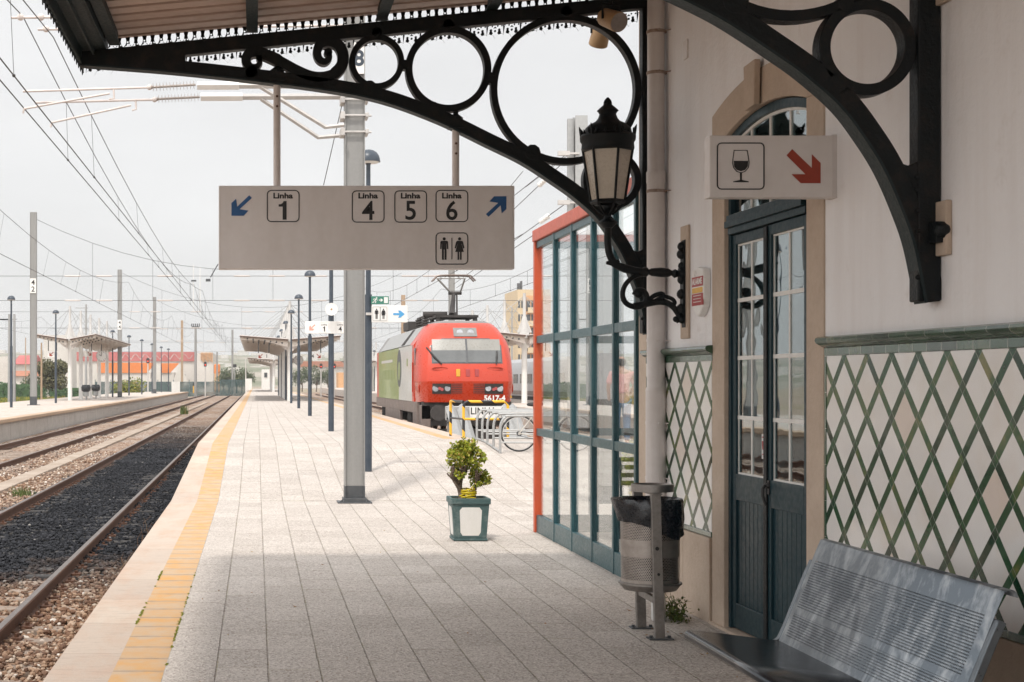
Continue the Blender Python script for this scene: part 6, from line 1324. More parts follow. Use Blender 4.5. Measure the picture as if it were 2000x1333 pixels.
# ------------------------------------------------------------------ yellow and black barrier
YB = 32.6; k = YB/F
br = thing('barrier', 'yellow and black tubular barrier at the track end in front of the buffer stop', 'barrier', (P(945, 0, YB).x, YB, ZU))
M['stripe'] = None
def stripe_mat():
    t = NT('yellow_black_stripes'); X, Y, Z = t.xyz(); s_ = t.m('ADD', X, t.m('MULTIPLY', Z, 1.0)); f = t.m('FRACT', t.m('DIVIDE', t.m('ADD', s_, 10.04), .50)); c = t.mix(t.m('GREATER_THAN', f, .52), (0.78, 0.43, 0.03), (0.02, 0.02, 0.022)); t.bsdf(c, .4); return t.mat
M['stripe'] = stripe_mat()
x0, x1, x2 = P(893, 0, YB).x, P(905.5, 0, YB).x, P(992, 0, YB).x; zt1 = P(0, 785, YB).z; zm = P(0, 819, YB).z
b = MB(); b.tube(smooth_path([(x1, YB, ZU), (x1, YB, zt1-.2), (x1+.01, YB, zt1-.06), (x1+.08, YB, zt1), (x1+.2, YB, zt1), (x2-.2, YB, zt1), (x2-.08, YB, zt1), (x2-.01, YB, zt1-.06), (x2, YB, zt1-.2), (x2, YB, ZU)], 3), .030, 10); b.build('frame', M['stripe'], br, smooth=50)
b = MB(); b.tube([(x1, YB, zm), (x2, YB, zm)], .026, 8); b.build('mid_rail', M['stripe'], br, smooth=50)
b = MB(); b.tube(smooth_path([(x0, YB+1.1, ZU), (x0, YB+1.1, zt1-.1), (x0+.01, YB+1.05, zt1-.0), (x0+.05, YB+.7, zt1), (x1, YB+.05, zt1)], 3), .030, 10); b.tube([(x0, YB+1.1, zm), (x1, YB, zm)], .022, 8); b.build('side_return', M['stripe'], br, smooth=50)
# ------------------------------------------------------------------ bicycle rack and bicycle
rk = thing('bicycle_rack', 'grey tubular bicycle rack of five hoops beside the pavilion', 'bicycle rack', (4.9, 29.5, zt(29.5)))
hoops = [(977, 27.95, 813), (964, 28.75, 809), (952, 29.5, 806.5), (942, 30.4, 804), (931.5, 31.3, 801)]
for (px, Yh, yt) in hoops:
    x = P(px, 0, Yh).x; z0 = zt(Yh); z1 = P(0, yt, Yh).z; b = MB(); b.tube(smooth_path([(x, Yh, z0), (x, Yh, z1-.24), (x+.03, Yh, z1-.10), (x+.10, Yh, z1-.02), (x+.22, Yh, z1), (x+1.5, Yh, z1), (x+1.62, Yh, z1-.02), (x+1.7, Yh, z1-.12), (x+1.72, Yh, z1-.24), (x+1.72, Yh, z0)], 3), .024, 8); b.tube([(x, Yh, z0+.20), (x+1.72, Yh, z0+.20)], .018, 6); b.build('hoop', M['galv'], rk, smooth=50)
b = MB(); p = [(P(q[0], 0, q[1]).x, q[1], zt(q[1])+.03) for q in hoops]; b.tube(p, .02, 6); b.tube([(q[0]+1.72, q[1], q[2]) for q in p], .02, 6); b.build('ground_rail', M['galv'], rk)
BY = 28.25; RW = .335; bz = zt(BY)
bc = thing('bicycle', 'light coloured bicycle parked in the hoop rack, rear wheel showing left of the orange post', 'bicycle', (P(1013, 0, BY).x+.5, BY, bz))
rx = P(1013.5, 0, BY).x; rw = Vector((rx, BY, bz+RW)); fw = Vector((rx+1.04, BY, bz+RW))
M['bikewhite'] = pm('cream_bike_paint', (0.62, 0.58, 0.52), (0.5, 0.46, 0.41), 8, .4)
for nm, c in (('rear_wheel', rw), ('front_wheel', fw)):
    b = MB(); 
    for i in range(20):
        a = 2*math.pi*i/20; b.tube([c+Vector((0, .02*(-1)**i, 0)), c+Vector((math.cos(a)*(RW-.04), 0, math.sin(a)*(RW-.04)))], .0016, 3)
    b.cyl(c+Vector((0, -.045, 0)), c+Vector((0, .045, 0)), .028, n=12); b.strip([(c.x+(RW-.035)*math.cos(2*math.pi*i/40), c.z+(RW-.035)*math.sin(2*math.pi*i/40)) for i in range(40)], .014, BY-.011, BY+.011, 'y', True); wo = b.build(nm, M['galv_light'], bc)
    b = MB(); b.tube([(c.x+(RW-.016)*math.cos(2*math.pi*i/40), BY, c.z+(RW-.016)*math.sin(2*math.pi*i/40)) for i in range(40)], .017, 8, True); b.build('tyre', M['rubber'], wo, smooth=60)
bb = Vector((rx+.42, BY, bz+.27)); stp = Vector((rx+.27, BY, bz+.80)); hd = Vector((rx+.84, BY, bz+.84)); hl = Vector((rx+.88, BY, bz+.66))
b = MB()
for s in (-.05, .05): b.tube([rw+Vector((0, s, 0)), bb+Vector((0, s*.6, 0))], .010, 6); b.tube([rw+Vector((0, s, 0)), stp+Vector((0, s*.3, -.12))], .008, 6); b.tube([hl, fw+Vector((-.03, s, .08)), fw+Vector((0, s, 0))], .011, 6)
b.tube([bb, stp], .015, 8); b.tube([bb, hl], .017, 8); b.tube([stp+Vector((.03, 0, -.10)), hd], .014, 8); b.tube([hl, hd+Vector((-.02, 0, .06))], .017, 8); b.build('frame', M['bikewhite'], bc, smooth=50)
b = MB(); b.lathe(stp+Vector((-.02, 0, .05)), [(1e-4, -.02), (.09, -.01), (.11, .02), (.08, .05), (1e-4, .06)], 12, 0, .6); b.tube([stp+Vector((.05, 0, .09)), stp+Vector((.17, 0, .07))], [.05, .02], 8); b.tube([stp, stp+Vector((0, 0, .06))], .012, 6); b.build('saddle', M['rubber'], bc, smooth=60)
b = MB(); h0 = hd+Vector((-.02, 0, .12)); b.tube([hd+Vector((-.02, 0, .05)), h0, h0+Vector((.06, -.1, .03)), h0+Vector((-.05, -.28, .02))], .012, 6); b.tube([h0, h0+Vector((.06, .1, .03)), h0+Vector((-.05, .28, .02))], .012, 6); b.build('handlebar', M['rubber'], bc, smooth=50)
b = MB(); b.ring((bb.x, bb.z), .09, .075, BY-.05, BY-.042, 'y', 20); b.tube([bb+Vector((0, -.06, 0)), bb+Vector((.10, -.06, -.13))], .010, 5); b.tube([bb+Vector((0, .06, 0)), bb+Vector((-.10, .06, .13))], .010, 5); b.ring((rw.x, rw.z), .05, .03, BY-.05, BY-.03, 'y', 14); b.tube([rw+Vector((-.0, -.046, .04)), bb+Vector((0, -.046, .08))], .005, 4); b.tube([rw+Vector((-.0, -.046, -.04)), bb+Vector((0, -.046, -.08))], .005, 4); b.build('crank', M['postdark'], bc)
b = MB(); b.tube([(rw.x+(RW+.02)*math.cos(R(a)), BY, rw.z+(RW+.02)*math.sin(R(a))) for a in range(40, 175, 9)], .012, 5); b.box(rx-.15, rx+.25, BY-.06, BY+.06, bz+.715, bz+.73); b.tube([rw+Vector((0, -.05, 0)), rw+Vector((-.06, -.05, .37))], .006, 5); b.tube([rw+Vector((0, -.05, 0)), rw+Vector((.12, -.05, .37))], .006, 5); b.build('carrier', M['galv_light'], bc)

# ------------------------------------------------------------------ person in pink behind the glass
PYp = 29.0; k = PYp/F; px_ = P(1214, 0, PYp).x; pz = zt(PYp)
pe = thing('person', 'person in a pink shirt and blue jeans seen from behind through the pavilion glass', 'person', (px_, PYp, pz))
def skin(name, pts, edges, mat, parent, sub=2):
    me = bpy.data.meshes.new(name); me.from_pydata([Vector(p[:3]) for p in pts], edges, []); me.materials.append(mat); ob = bpy.data.objects.new(name, me); COL.objects.link(ob); ob.parent = parent
    md = ob.modifiers.new('skin', 'SKIN'); md.use_smooth_shade = True
    for v, p in zip(me.skin_vertices[0].data, pts): v.radius = (p[3], p[4] if len(p) > 4 else p[3])
    me.skin_vertices[0].data[0].use_root = True
    sd = ob.modifiers.new('sub', 'SUBSURF'); sd.levels = sub; sd.render_levels = sub; return ob
H = 1.72
bodyp = [(0, 0, .93, .14, .10), (0, 0, 1.10, .125, .085), (0, 0, 1.28, .15, .10), (0, 0, 1.41, .12, .08), (0, .0, 1.48, .05), (0, .01, 1.56, .055), (0, .02, 1.64, .085, .095), (0, .02, 1.72, .055),
    (-.18, 0, 1.40, .052), (-.25, .02, 1.15, .042), (-.21, .12, .95, .032), (-.20, .17, .88, .03), (.18, 0, 1.40, .052), (.25, .02, 1.15, .042), (.20, .16, 1.02, .032), (.17, .22, 1.0, .03),
    (-.09, 0, .84, .085), (-.10, .01, .48, .058), (-.10, -.01, .10, .04), (-.11, .12, .04, .035), (.09, 0, .84, .085), (.10, .01, .48, .058), (.10, -.01, .10, .04), (.11, .12, .04, .035)]
skin('body', bodyp, [(0, 1), (1, 2), (2, 3), (3, 4), (4, 5), (5, 6), (6, 7), (3, 8), (8, 9), (9, 10), (10, 11), (3, 12), (12, 13), (13, 14), (14, 15), (0, 16), (16, 17), (17, 18), (18, 19), (0, 20), (20, 21), (21, 22), (22, 23)], M['skin'], pe)
skin('shirt', [(0, 0, .98, .165, .125), (0, 0, 1.12, .15, .11), (0, 0, 1.28, .175, .125), (0, 0, 1.40, .14, .10), (0, .0, 1.45, .075), (-.185, 0, 1.385, .07), (-.25, .02, 1.18, .06), (.185, 0, 1.385, .07), (.25, .02, 1.18, .06)], [(0, 1), (1, 2), (2, 3), (3, 4), (3, 5), (5, 6), (3, 7), (7, 8)], M['pink'], pe)
skin('jeans', [(0, 0, .93, .155, .12), (-.09, 0, .84, .10), (-.10, .01, .48, .075), (-.10, -.01, .12, .06), (.09, 0, .84, .10), (.10, .01, .48, .075), (.10, -.01, .12, .06)], [(0, 1), (1, 2), (2, 3), (0, 4), (4, 5), (5, 6)], M['denim'], pe)
skin('hair', [(0, .0, 1.675, .098, .10), (0, -.02, 1.60, .085, .07), (0, -.03, 1.52, .06, .04)], [(0, 1), (1, 2)], M['hair'], pe)
b = MB(); b.lathe(Vector((px_+.33, PYp+.05, pz+.95)), [(1e-4, -.17), (.13, -.15), (.15, 0), (.11, .13), (1e-4, .15)], 14, 0, .5); hb_ = b.build('bag_body', M['tan'], None, smooth=60)
bgt = thing('shoulder_bag', 'tan shoulder bag hanging at the right side of the person in pink', 'bag', (px_+.33, PYp+.05, pz+.8)); hb_.parent = bgt
for v in hb_.data.vertices: v.co -= bgt.location
b = MB(); b.tube(smooth_path([(px_+.27, PYp-.02, pz+1.08), (px_+.21, PYp-.06, pz+1.3), (px_+.16, PYp-.01, pz+1.47), (px_+.22, PYp+.1, pz+1.3), (px_+.3, PYp+.1, pz+1.08)], 4), .012, 6); b.build('strap', M['tan'], bgt, smooth=50)

# ------------------------------------------------------------------ silver coach
cx0 = 20.1
co = thing('passenger_coach', 'silver passenger coach with dark windows behind the right hand shelter', 'train coach', (21.6, 110, RAILZ))
cf = lambda x, y, z: (21.6+x, y, RAILZ+z)
b = MB(cf); b.prism([(-1.48, .9), (-1.5, 1.4), (-1.48, 2.9), (-1.25, 3.45), (-.6, 3.75), (.6, 3.75), (1.25, 3.45), (1.48, 2.9), (1.5, 1.4), (1.48, .9)], 95, 175); b.build('body', M['silver'], co, smooth=30)
for i in range(26): b = MB(cf); b.box(-1.515, -1.45, 97+i*3.0, 98.9+i*3.0, 1.85, 2.55); b.build('window', M['trainglass'], co)
b = MB(cf); b.box(-1.3, 1.3, 95.5, 174, .25, .9); b.build('underframe', M['gunk'], co); b = MB(cf); b.box(-1.51, -1.45, 95, 175, 1.0, 1.3); b.build('lower_stripe', M['lgrey'], co)

# ------------------------------------------------------------------ background
def block(name, label, cat, x0, x1, yt, yb, Y, depth, mat, win=None, parts=()):
    p0 = P(x0, yb, Y); p1 = P(x1, yt, Y); t = thing(name, label, cat, ((p0.x+p1.x)/2, Y, -.6)); b = MB(); b.box(p0.x, p1.x, Y, Y+depth, min(p0.z, -.6), p1.z); b.build('wall', M[mat], t); return t, p0, p1
fa, p0, p1 = block('factory', 'long white factory with faded red upper cladding and orange roofs behind the left platform', 'factory', 150, 415, 690, 775, 350, 40, 'factwhite')
for (x0, x1, y0, y1, m, dy) in ((150, 380, 689, 706, 'factred', -.4),):
    a, c = P(x0, y1, 350), P(x1, y0, 350); b = MB(); b.box(a.x, c.x, 350+dy, 350+36, a.z, c.z+.1); b.build('red_cladding', M[m], fa)
for q in range(9): b = MB(); x_ = P(205+q*19, 0, 350).x; b.box(x_-.6, x_+.6, 349.9, 350.2, 1.2, 3.4); b.build('window', M['window_dark'], fa)
for q in range(7): b = MB(); x_ = P(245+q*19, 0, 349.5).x; b.tube(smooth_path([(x_-1, 349.55, 6.6), (x_, 349.55, 8.0), (x_+1.2, 349.55, 6.9), (x_+2.0, 349.55, 7.8)], 4), .05, 4); b.build('pale_stripe', M['factwhite'], fa)
def gable(x0, x1, yt, yb, Y, dp, label):
    a, c = P(x0, yb, Y), P(x1, yt, Y); t = thing('factory_hall', label, 'factory', ((a.x+c.x)/2, Y, -.6)); w2 = P(x1-12, 0, Y).x
    b = MB(); b.box(a.x+.3, c.x-1.2, Y, Y+dp, -.6, a.z); b.build('wall', M['factwhite'], t)
    b = MB(); b.prism([(a.x, a.z-.1), (c.x-2.0, a.z-.1), (c.x, c.z), (a.x, c.z)], Y-.3, Y+.6) ; b.build('roof', M['factorange'], t); 
    b = MB(); b.prism([(c.x-2.2, -.6), (c.x+.2, c.z+.1), (c.x+2.8, -.6)], Y-.4, Y+.2); b.build('gable', M['factwhite'], t)
gable(190, 305, 709, 728, 330, 20, 'low factory hall with a bright orange roof and white gable, left of centre')
gable(314, 350, 710, 728, 334, 20, 'smaller factory hall with a bright orange roof, right of the white gable')
t, p0, p1 = block('factory_annex', 'pale annex with ochre streaked top at the right end of the factory', 'factory', 384, 416, 690, 775, 345, 25, 'factwhite'); a, c = P(392, 703, 344.7), P(416, 689, 344.7)
b = MB()
for q in range(9): b.box(a.x+q*.31, a.x+q*.31+.18, 344.6, 345.2, a.z-.3*(q % 3), c.z); 
b.build('streaked_cladding', M['peach'], t)
tk = thing('orange_tank', 'orange and white tank at the right end of the factory', 'tank', tuple(P(424, 760, 335))); c = P(424, 730, 335); b = MB(); b.lathe((c.x, 335, c.z), [(.68, 0), (.68, 1.8), (.5, 2.0), (.1, 2.1)], 18); b.build('tank', M['factorange'], tk, smooth=40); b = MB(); b.cyl((c.x, 335, -.6), (c.x, 335, c.z), .6, n=16); b.build('base', M['peach'], tk)
block('pale_shed', 'plain pale flat roofed building at the far left edge behind the hedge', 'building', -60, 29, 697, 775, 270, 14, 'factwhite')
t, *_ = block('red_roof_house', 'small white house with a red roof at the far left behind the hedge', 'house', 31, 57, 712, 775, 260, 14, 'factwhite'); a, c = P(31, 712, 260), P(58, 700, 260); b = MB(); b.prism([(260-.6, a.z), (267, c.z+.6), (274.6, a.z)], a.x-.5, c.x+.5, 'x'); b.build('roof', M['factred'], t)
t, *_ = block('low_white_shed', 'low white shed with shallow roof behind the dark hedge at left', 'shed', 20, 90, 735, 775, 240, 8, 'factwhite'); a, c = P(18, 735, 240), P(92, 728, 240); b = MB(); b.prism([(239.5, a.z), (244, c.z+.3), (248.5, a.z)], a.x, c.x, 'x'); b.build('roof', M['tileroof'], t)
t, *_ = block('white_building', 'white building with shaded windows behind the left island shelter', 'building', 85, 140, 655, 775, 420, 20, 'factwhite')
# apartment block right
AY = 270; ap, p0, p1 = block('apartment_block', 'peach and cream apartment block with balconies above the silver coach', 'apartment block', 1011, 1075, 566, 790, AY, 14, 'cream')
a = P(1024, 0, AY).x; b = MB(); b.box(a, p1.x, AY-.3, AY+10, -.6, P(0, 578, AY).z); b.build('front_bay', M['peach'], ap)
b = MB(); b.box(P(1017, 0, AY).x, P(1021, 0, AY).x, AY+3, AY+4, p1.z, p1.z+1.3); b.box(P(1023, 0, AY).x, P(1026, 0, AY).x, AY+3, AY+4, p1.z, p1.z+1.7); b.build('chimney', M['postdark'], ap)
for fl in range(6):
    z = P(0, 602+fl*26, AY).z
    for x in (1013, 1019): xx = P(x, 0, AY).x; b = MB(); b.box(xx-.1, xx+.25, AY-.05, AY+.1, z, z+1.2); b.build('window', M['window_dark'], ap)
    for x in (1031, 1041, 1055): xx = P(x, 0, AY).x; b = MB(); b.box(xx-.35, xx+.35, AY-.35, AY-.2, z-.6, z+1.2); b.build('window', M['window_dark'], ap)
    xx0, xx1 = P(1029, 0, AY).x, P(1046, 0, AY).x; b = MB(); b.box(xx0, xx1, AY-1.0, AY-.3, z-.9, z-.75); b.box(xx0, xx1, AY-1.0, AY-.95, z-.75, z+.05); b.build('balcony', M['cream'], ap)
wk, *_ = block('white_kiosk', 'small white building at the far end of the middle platform', 'kiosk', 511, 527, 722, 760, 262, 8, 'white'); a = P(519, 733, 261.9); b = MB(); b.box(a.x-.25, a.x+.25, 261.9, 262.1, a.z-.4, a.z+.4); b.build('sign', M['window_dark'], wk)
wk, *_ = block('white_cabinet', 'white equipment cabinet at the right end of the green fence', 'cabinet', 479, 492, 740, 765, 225, 1, 'white'); wk, *_ = block('white_cabinet', 'white equipment cabinet at the end of the left island platform', 'cabinet', 335, 351, 746, 766, 210, 1, 'white')
far_, p0, p1 = block('far_warehouse', 'long low building with reddish roof far beyond the tracks right of the middle shelter', 'warehouse', 590, 700, 712, 745, 520, 30, 'factwhite'); b = MB(); a, c = P(588, 717, 519), P(702, 706, 519); b.box(a.x, c.x, 519, 552, a.z, c.z); b.build('roof', M['tileroof'], far_)
t, *_ = block('ochre_wall', 'ochre brick building end far beyond the right tracks', 'building', 661, 676, 728, 755, 300, 8, 'peach')
# fence
fe = thing('green_fence', 'long green mesh fence across the far end of the left tracks', 'fence', tuple(P(350, 774, 232))); a, c = P(186, 772, 232), P(492, 742.5, 232)
for i in range(10):
    x0 = a.x+(c.x-a.x)*i/10; x1 = a.x+(c.x-a.x)*(i+1)/10; b = MB(); b.box(x0+.05, x1-.05, 232, 232.06, -.55, EYE+(746-746+(i > 7)*4)*.077); b.build('mesh_panel', M['greenfence'], fe); b = MB(); b.box(x0-.04, x0+.04, 231.95, 232.1, -.6, 2.0); b.build('fence_post', M['teal'], fe)
# wooden poles and light poles
for (px, yt, yb, Y, w_, lab, m) in ((81, 670, 777, 150, .22, 'short tan wooden pole left of the tree on the grass', 'wood'), (28, 614, 778, 130, .28, 'paired grey lattice mast at the far left, right one', 'galv'), (18, 614, 776, 130, .28, 'paired grey lattice mast at the far left, left one', 'galv'), (168, 595, 770, 190, .35, 'grey lattice mast behind the white shelter masts', 'galv'), (50, 660, 760, 240, .22, 'thin leaning pole at far left before the red roof', 'wood'), (1000, 600, 770, 200, .25, 'thin grey pole right of the locomotive roof', 'galv'), (690, 690, 760, 230, .25, 'thin grey pole beyond the right hand tracks', 'galv'), (480, 700, 760, 280, .25, 'thin pale pole beyond the fence near the left shelter tip', 'galv_light')):
    p = P(px, yt, Y); t = thing('pole', lab, 'pole', (p.x, Y, -.6)); b = MB(); b.cyl((p.x, Y, -.6), (p.x, Y, p.z), w_*.5, w_*.35, 10); b.build('pole', M[m], t, smooth=40)
    if w_ > .25: b = MB(); b.box(p.x-1.3, p.x+.2, Y-.05, Y+.05, p.z-.5, p.z-.4); b.build('cross_arm', M['galv'], t)
fl = thing('floodlight_mast', 'grey mast topped by a ring of dark floodlights beside the tracks', 'light mast', (P(382, 0, 205).x, 205, -.6)); x = P(382, 0, 205).x; z1 = P(0, 640, 205).z
b = MB(); b.cyl((x, 205, -.6), (x, 205, z1), .20, .15, 12); b.build('pole', M['postgrey'], fl); b = MB(); b.box(x-.5, x+.5, 204.9, 205.1, z1, z1+.12); 
for q in (-.5, -.25, .0, .25, .5): b.box(x+q-.07, x+q+.07, 204.8, 205, z1+.1, z1+.5)
b.build('floodlight', M['postdark'], fl)
# signals
for i, (px, py, Y, lab) in enumerate(((289, 706, 200, 'railway signal with black head and red light before the orange factory roofs'), (401, 713, 215, 'railway signal with black head and red light near the right end of the factory'), (627, 716.5, 215, 'red railway signal right of the middle shelter, left of a pair'), (653, 716.5, 215, 'red railway signal right of the middle shelter, right of a pair'))):
    c = P(px, py, Y); t = thing('railway_signal', lab, 'railway signal', (c.x, Y, -.6), 'railway signals'); b = MB(); b.cyl((c.x, Y, -.6), (c.x, Y, c.z), .09, n=8); b.build('post', M['galv_light'], t)
    b = MB(); b.prism([(c.x-.2+.0, c.z-.25), (c.x+.2, c.z-.25), (c.x+.2, c.z+.3), (c.x+.1, c.z+.42), (c.x-.1, c.z+.42), (c.x-.2, c.z+.3)], Y-.15, Y-.05); b.build('signal_head', M['rubber'], t); b = MB(); b.disc((c.x, c.z-.02), .09, Y-.17, Y-.15, n=12); b.build('red_lamp', M['redlamp'], t)
bp = thing('striped_post', 'short yellow and black marker post at the end of the left island platform', 'marker post', tuple(P(379, 768, 195))); c = P(378, 768, 195); b = MB(); b.cyl(c, c+Vector((0, 0, .9)), .08, n=8); b.build('post', M['yellow'], bp); b = MB(); b.cyl(c+Vector((0, 0, .9)), c+Vector((0, 0, 1.25)), .10, n=8); b.build('cap', M['rubber'], bp)
sgn = thing('line_marker', 'small black and white marker board on a pole before the far hill', 'sign', tuple(P(458.5, 715, 240))); a, c = P(455, 718, 240), P(462, 712, 240); b = MB(); b.box(a.x, c.x, 240, 240.1, a.z, c.z); b.build('board', M['rubber'], sgn); b = MB(); b.cyl(((a.x+c.x)/2, 240.2, -.6), ((a.x+c.x)/2, 240.2, c.z), .06, n=6); b.build('pole', M['galv'], sgn)
# vegetation
M['hedge'] = leafmat('hedge_leaves', [(0, (0.025, 0.065, 0.026)), (0.5, (0.045, 0.10, 0.035)), (1, (0.08, 0.14, 0.045))], .7)
M['olive'] = leafmat('olive_tree_leaves', [(0, (0.055, 0.058, 0.022)), (0.6, (0.10, 0.095, 0.04)), (1, (0.15, 0.135, 0.065))], .7)
M['hill_leaf'] = leafmat('hill_tree_leaves', [(0, (0.035, 0.06, 0.025)), (0.6, (0.065, 0.09, 0.035)), (1, (0.12, 0.12, 0.05))], .8)
M['meadow'] = leafmat('meadow_tufts', [(0, (0.09, 0.12, 0.02)), (0.6, (0.17, 0.19, 0.025)), (0.85, (0.28, 0.24, 0.03)), (1, (0.24, 0.16, 0.08))], .8)
def leaves(mb, n, fn, s0, s1, rr):
    for _ in range(n):
        c = fn(); d = Vector((rr.gauss(0, 1), rr.gauss(0, 1), rr.gauss(0, 1))).normalized(); e = d.orthogonal().normalized(); s = rr.uniform(s0, s1); mb.add([c-d*s, c+e*s*.6, c+d*s, c-e*s*.6], [(0, 1, 2, 3)])
rr = random.Random(11)
def hedge(name, label, x0, x1, Y, h, dp):
    t = thing(name, label, 'hedge', ((x0+x1)/2, Y, -.55)); b = MB()
    def f():
        x = rr.uniform(x0, x1); top = h*(.85+.22*mnoise.noise((x*.5, Y*.1, 2))+.1*mnoise.noise((x*1.7, 4, 2))); z = top*(rr.random()**.6); return Vector((x, Y+rr.uniform(-dp, dp)*(1-.3*z/h), z-.5))
    leaves(b, int(2600*(x1-x0)/10), f, .06, .17, rr); b.build('foliage', M['hedge'], t, norm=False)
    b = MB(); b.box(x0+.2, x1-.2, Y-dp*.5, Y+dp*.5, -.6, h*.6); b.build('stems', M['hedge'], t)
hedge('hedge', 'dark green clipped hedge behind the grass at the far left', P(-120, 0, 185).x, P(92, 0, 185).x, 185, 2.3, .8); hedge('hedge', 'low dark hedge beneath the orange factory roof, left of the green fence', P(95, 0, 200).x, P(186, 0, 200).x, 200, 1.5, .7)
def tree(name, label, x, Y, h, rw, mat, n, base=-.55, trunk=.15):
    t = thing(name, label, 'tree', (x, Y, base)); b = MB()
    b.tube([(x, Y, base), (x+.08, Y, base+h*.25), (x-.05, Y, base+h*.5), (x, Y, base+h*.75)], [trunk, trunk*.8, trunk*.55, trunk*.2], 7)
    lobes = []
    for i in range(9):
        a = rr.uniform(0, 6.28); c = Vector((x+rw*.6*math.cos(a)*rr.uniform(.3, 1), Y+rw*.6*math.sin(a), base+h*rr.uniform(.45, .86))); lobes.append((c, rw*rr.uniform(.35, .55))); b.tube([(x, Y, base+h*.3), c], [trunk*.5, .02], 5)
    b.build('trunk', M['bark'], t)
    b = MB()
    def f():
        c, r = rr.choice(lobes); d = Vector((rr.gauss(0, 1), rr.gauss(0, 1), rr.gauss(0, 1))).normalized(); return c+d*r*rr.random()**.4
    leaves(b, n, f, .06*rw/1.5, .14*rw/1.5, rr); b.build('crown', M[mat], t, norm=False)
tree('broadleaf_tree', 'olive brown spreading tree behind the columns of the left island shelter', P(108, 0, 165).x, 165, 4.6, 2.1, 'olive', 4200)
tree('small_tree', 'bright green shrubby tree left of the spreading olive brown tree', P(58, 0, 225).x, 225, 3.4, 1.8, 'hill_leaf', 1500); tree('yellow_bush', 'yellow green bush behind the left island platform, right of the shelter', P(248, 0, 190).x, 190, 1.9, 2.3, 'meadow', 2200, trunk=.06)
for i, (px, h, rw) in enumerate(((436, 4.2, 2.0), (447, 5.0, 2.4), (462, 4.0, 2.0), (472, 5.2, 2.3), (484, 4.2, 1.9))): tree('hillside_tree', f'green tree behind the far green fence, {names[i]} from the left of five', P(px, 0, 290).x, 290, h, rw, 'hill_leaf', 900)
for i, (px, h, rw) in enumerate(((590, 5, 2.4), (604, 6, 2.6), (618, 4.6, 2.2), (640, 5.0, 2.4))): tree('distant_tree', f'pale green tree far beyond the right tracks, {names[i]} from the left of four', P(px, 0, 340).x, 340, h, rw, 'hill_leaf', 900)
# meadow strip
b = MB(); b.box(-75, -20.6, 60, 300, -.7, -.5); struct(b.build('grass_strip', M['ground']))
b = MB()
for _ in range(5200):
    Y = rr.uniform(95, 200); c = Vector((rr.uniform(-36, -20.8)*(Y/150)**.6, Y, -.5)); h = rr.uniform(.1, .42)*(1+.8*mnoise.noise((c.x*.2, Y*.1, 0))); a = rr.uniform(0, 3.14); e = Vector((math.cos(a), math.sin(a), 0))*rr.uniform(.08, .22)
    b.add([c-e, c+e, c+e*.6+Vector((0, 0, h)), c-e*.6+Vector((0, 0, h*.8))], [(0, 1, 2, 3)])
stuff(b.build('meadow_grass', M['meadow'], None, norm=False))
# weeds between the rails and at the platform edge
M['dryweed'] = leafmat('dry_weed_stalks', [(0, (0.14, 0.075, 0.04)), (0.7, (0.22, 0.12, 0.07)), (1, (0.28, 0.20, 0.11))], .9)
b = MB()
for _ in range(420):
    y = rr.uniform(13.5, 22); x = -1.24-abs(rr.gauss(0, .10)); h = rr.uniform(.06, .26)
    b.tube([(x, y, BED), (x+rr.gauss(0, .02), y+rr.gauss(0, .02), BED+h*.6), (x+rr.gauss(0, .05), y+rr.gauss(0, .05), BED+h)], [.003, .0025, .001], 3)
stuff(b.build('dry_weeds', M['dryweed'], None, norm=False))
for i, (x, Y, lab) in enumerate(((-4.35, 28.6, 'green weed tuft beside the near left rail, middle of the stony strip'), (-5.5, 22.5, 'pale yellow-green weed tuft nearest the camera beside the cable duct'), (-4.7, 100, 'distant green weed tuft between the two tracks'))):
    b = MB()
    for _ in range(110):
        c = Vector((x+rr.gauss(0, .12), Y+rr.gauss(0, .2), BED+.02)); a = rr.uniform(0, 6.28); h = rr.uniform(.05, .22)*(3 if i == 2 else 1); e = Vector((math.cos(a), math.sin(a), 0))*(.012 if i < 2 else .05); lean = Vector((rr.gauss(0, .06), rr.gauss(0, .06), h)); b.add([c-e, c+e, c+lean], [(0, 1, 2)])
    tag(b.build('weed_tuft', M['weed'], None, norm=False), lab, 'weeds')
M['moss'] = leafmat('joint_moss', [(0, (0.11, 0.15, 0.012)), (0.6, (0.20, 0.23, 0.02)), (1, (0.30, 0.27, 0.04))], .9)
b = MB()
for _ in range(6000):
    x0 = rr.choice((-.84, -.84, -.54)); y = 8.3+5.5*rr.random()**1.3
    if mnoise.noise((x0*9, y*.8, 0))+.6*mnoise.noise((x0, y*7, 3)) < .02: continue
    c = Vector((x0+rr.gauss(0, .0035)+.008*mnoise.noise((x0, y*9, 8)), y, .001)); a = rr.uniform(0, 6.28); e = Vector((math.cos(a), math.sin(a), 0))*.005; b.add([c-e, c+e, c+e*.3+Vector((rr.gauss(0, .005), rr.gauss(0, .005), rr.uniform(.002, .006)))], [(0, 1, 2)])
M['deadleaf'] = leafmat('fallen_leaves', [(0, (0.20, 0.085, 0.03)), (0.6, (0.30, 0.15, 0.05)), (1, (0.38, 0.28, 0.14))], .8)
lf_ = MB()
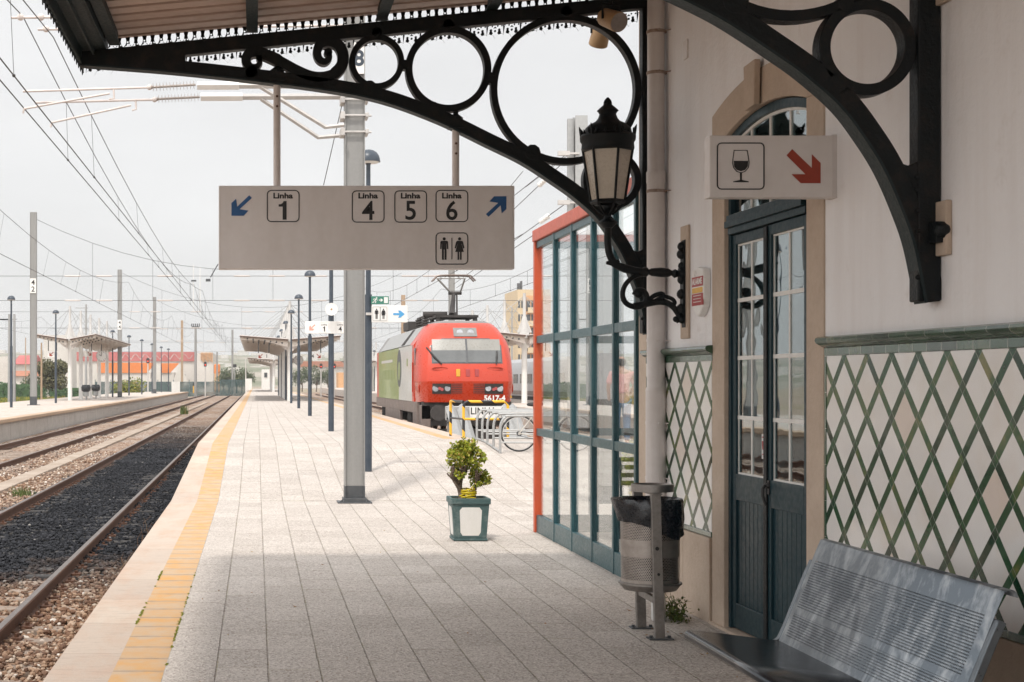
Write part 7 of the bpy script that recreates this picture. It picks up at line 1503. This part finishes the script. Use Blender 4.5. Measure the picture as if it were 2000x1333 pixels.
for _ in range(70):
    c = Vector((rr.uniform(-.5, 3.0), rr.uniform(6.5, 20), .004)) if _ % 3 else Vector((rr.uniform(2.7, 3.12), rr.uniform(8, 12.6), .004)); a = rr.uniform(0, 6.28); e = Vector((math.cos(a), math.sin(a), .15)); d = Vector((-math.sin(a), math.cos(a), 0)); s = rr.uniform(.006, .018); lf_.add([c-e*s+Vector((0, 0, s*.3)), c+d*s*.5, c+e*s+Vector((0, 0, s*.4)), c-d*s*.5], [(0, 1, 2, 3)])
stuff(lf_.build('fallen_leaves', M['deadleaf'], None, norm=False))
stuff(b.build('moss', M['moss'], None, norm=False))
# hills with a far town
def hill_mat():
    t = NT('far_hillside'); n1 = t.noise(0.02, 6, .6); n2 = t.noise(.12, 5, .7); c = t.mix(t.rng(n1, .42, .58), (0.16, 0.17, 0.11), (0.34, 0.30, 0.25)); c = t.mix(t.rng(n2, .58, .66), c, (0.50, 0.45, 0.40)); t.bsdf(c, 1, spec=.1); return t.mat
M['hill'] = hill_mat()
vs = []; fs = []; nx = 80
for j, (Y, hm) in enumerate(((700, 0), (850, .45), (1100, .9), (1350, 1.0), (1700, .6))):
    for i in range(nx+1): x = -500+1100*i/nx; hgt = 24+10*mnoise.noise((x*.006, 1, 5))+4*mnoise.noise((x*.03, 2, 5)); vs.append((x*Y/900, Y, -1+hm*hgt))
for j in range(4):
    for i in range(nx): q = j*(nx+1)+i; fs.append((q, q+1, q+nx+2, q+nx+1))
m_ = MB(); m_.add(vs, fs); struct(m_.build('hills', M['hill'], norm=False, smooth=60))
b = MB()
for _ in range(420):
    x = rr.uniform(-330, 420); Y = rr.uniform(760, 1200); q = (Y-700)/400; z = -1+min(.9, q*.85)*(20+8*mnoise.noise((x*900/Y*.006, 1, 5))); w2 = rr.uniform(3, 9); h = rr.uniform(3, 8); b.m = 0; b.box(x, x+w2, Y, Y+8, z-4, z+h)
stuff(b.build('far_town', M['factwhite']))
# ------------------------------------------------------------------ haze: even air round the whole scene
t = NT('pale_air'); v = t.n('ShaderNodeVolumePrincipled'); v.inputs['Color'].default_value = (0.95, 0.96, 0.97, 1); v.inputs['Density'].default_value = 0.00038; v.inputs['Anisotropy'].default_value = 0.2
t.l(v.outputs[0], t.out.inputs['Volume']); M['haze'] = t.mat
b = MB(); b.box(-1400, 1400, -70, 1900, -2.2, 80); stuff(b.build('haze', M['haze']))
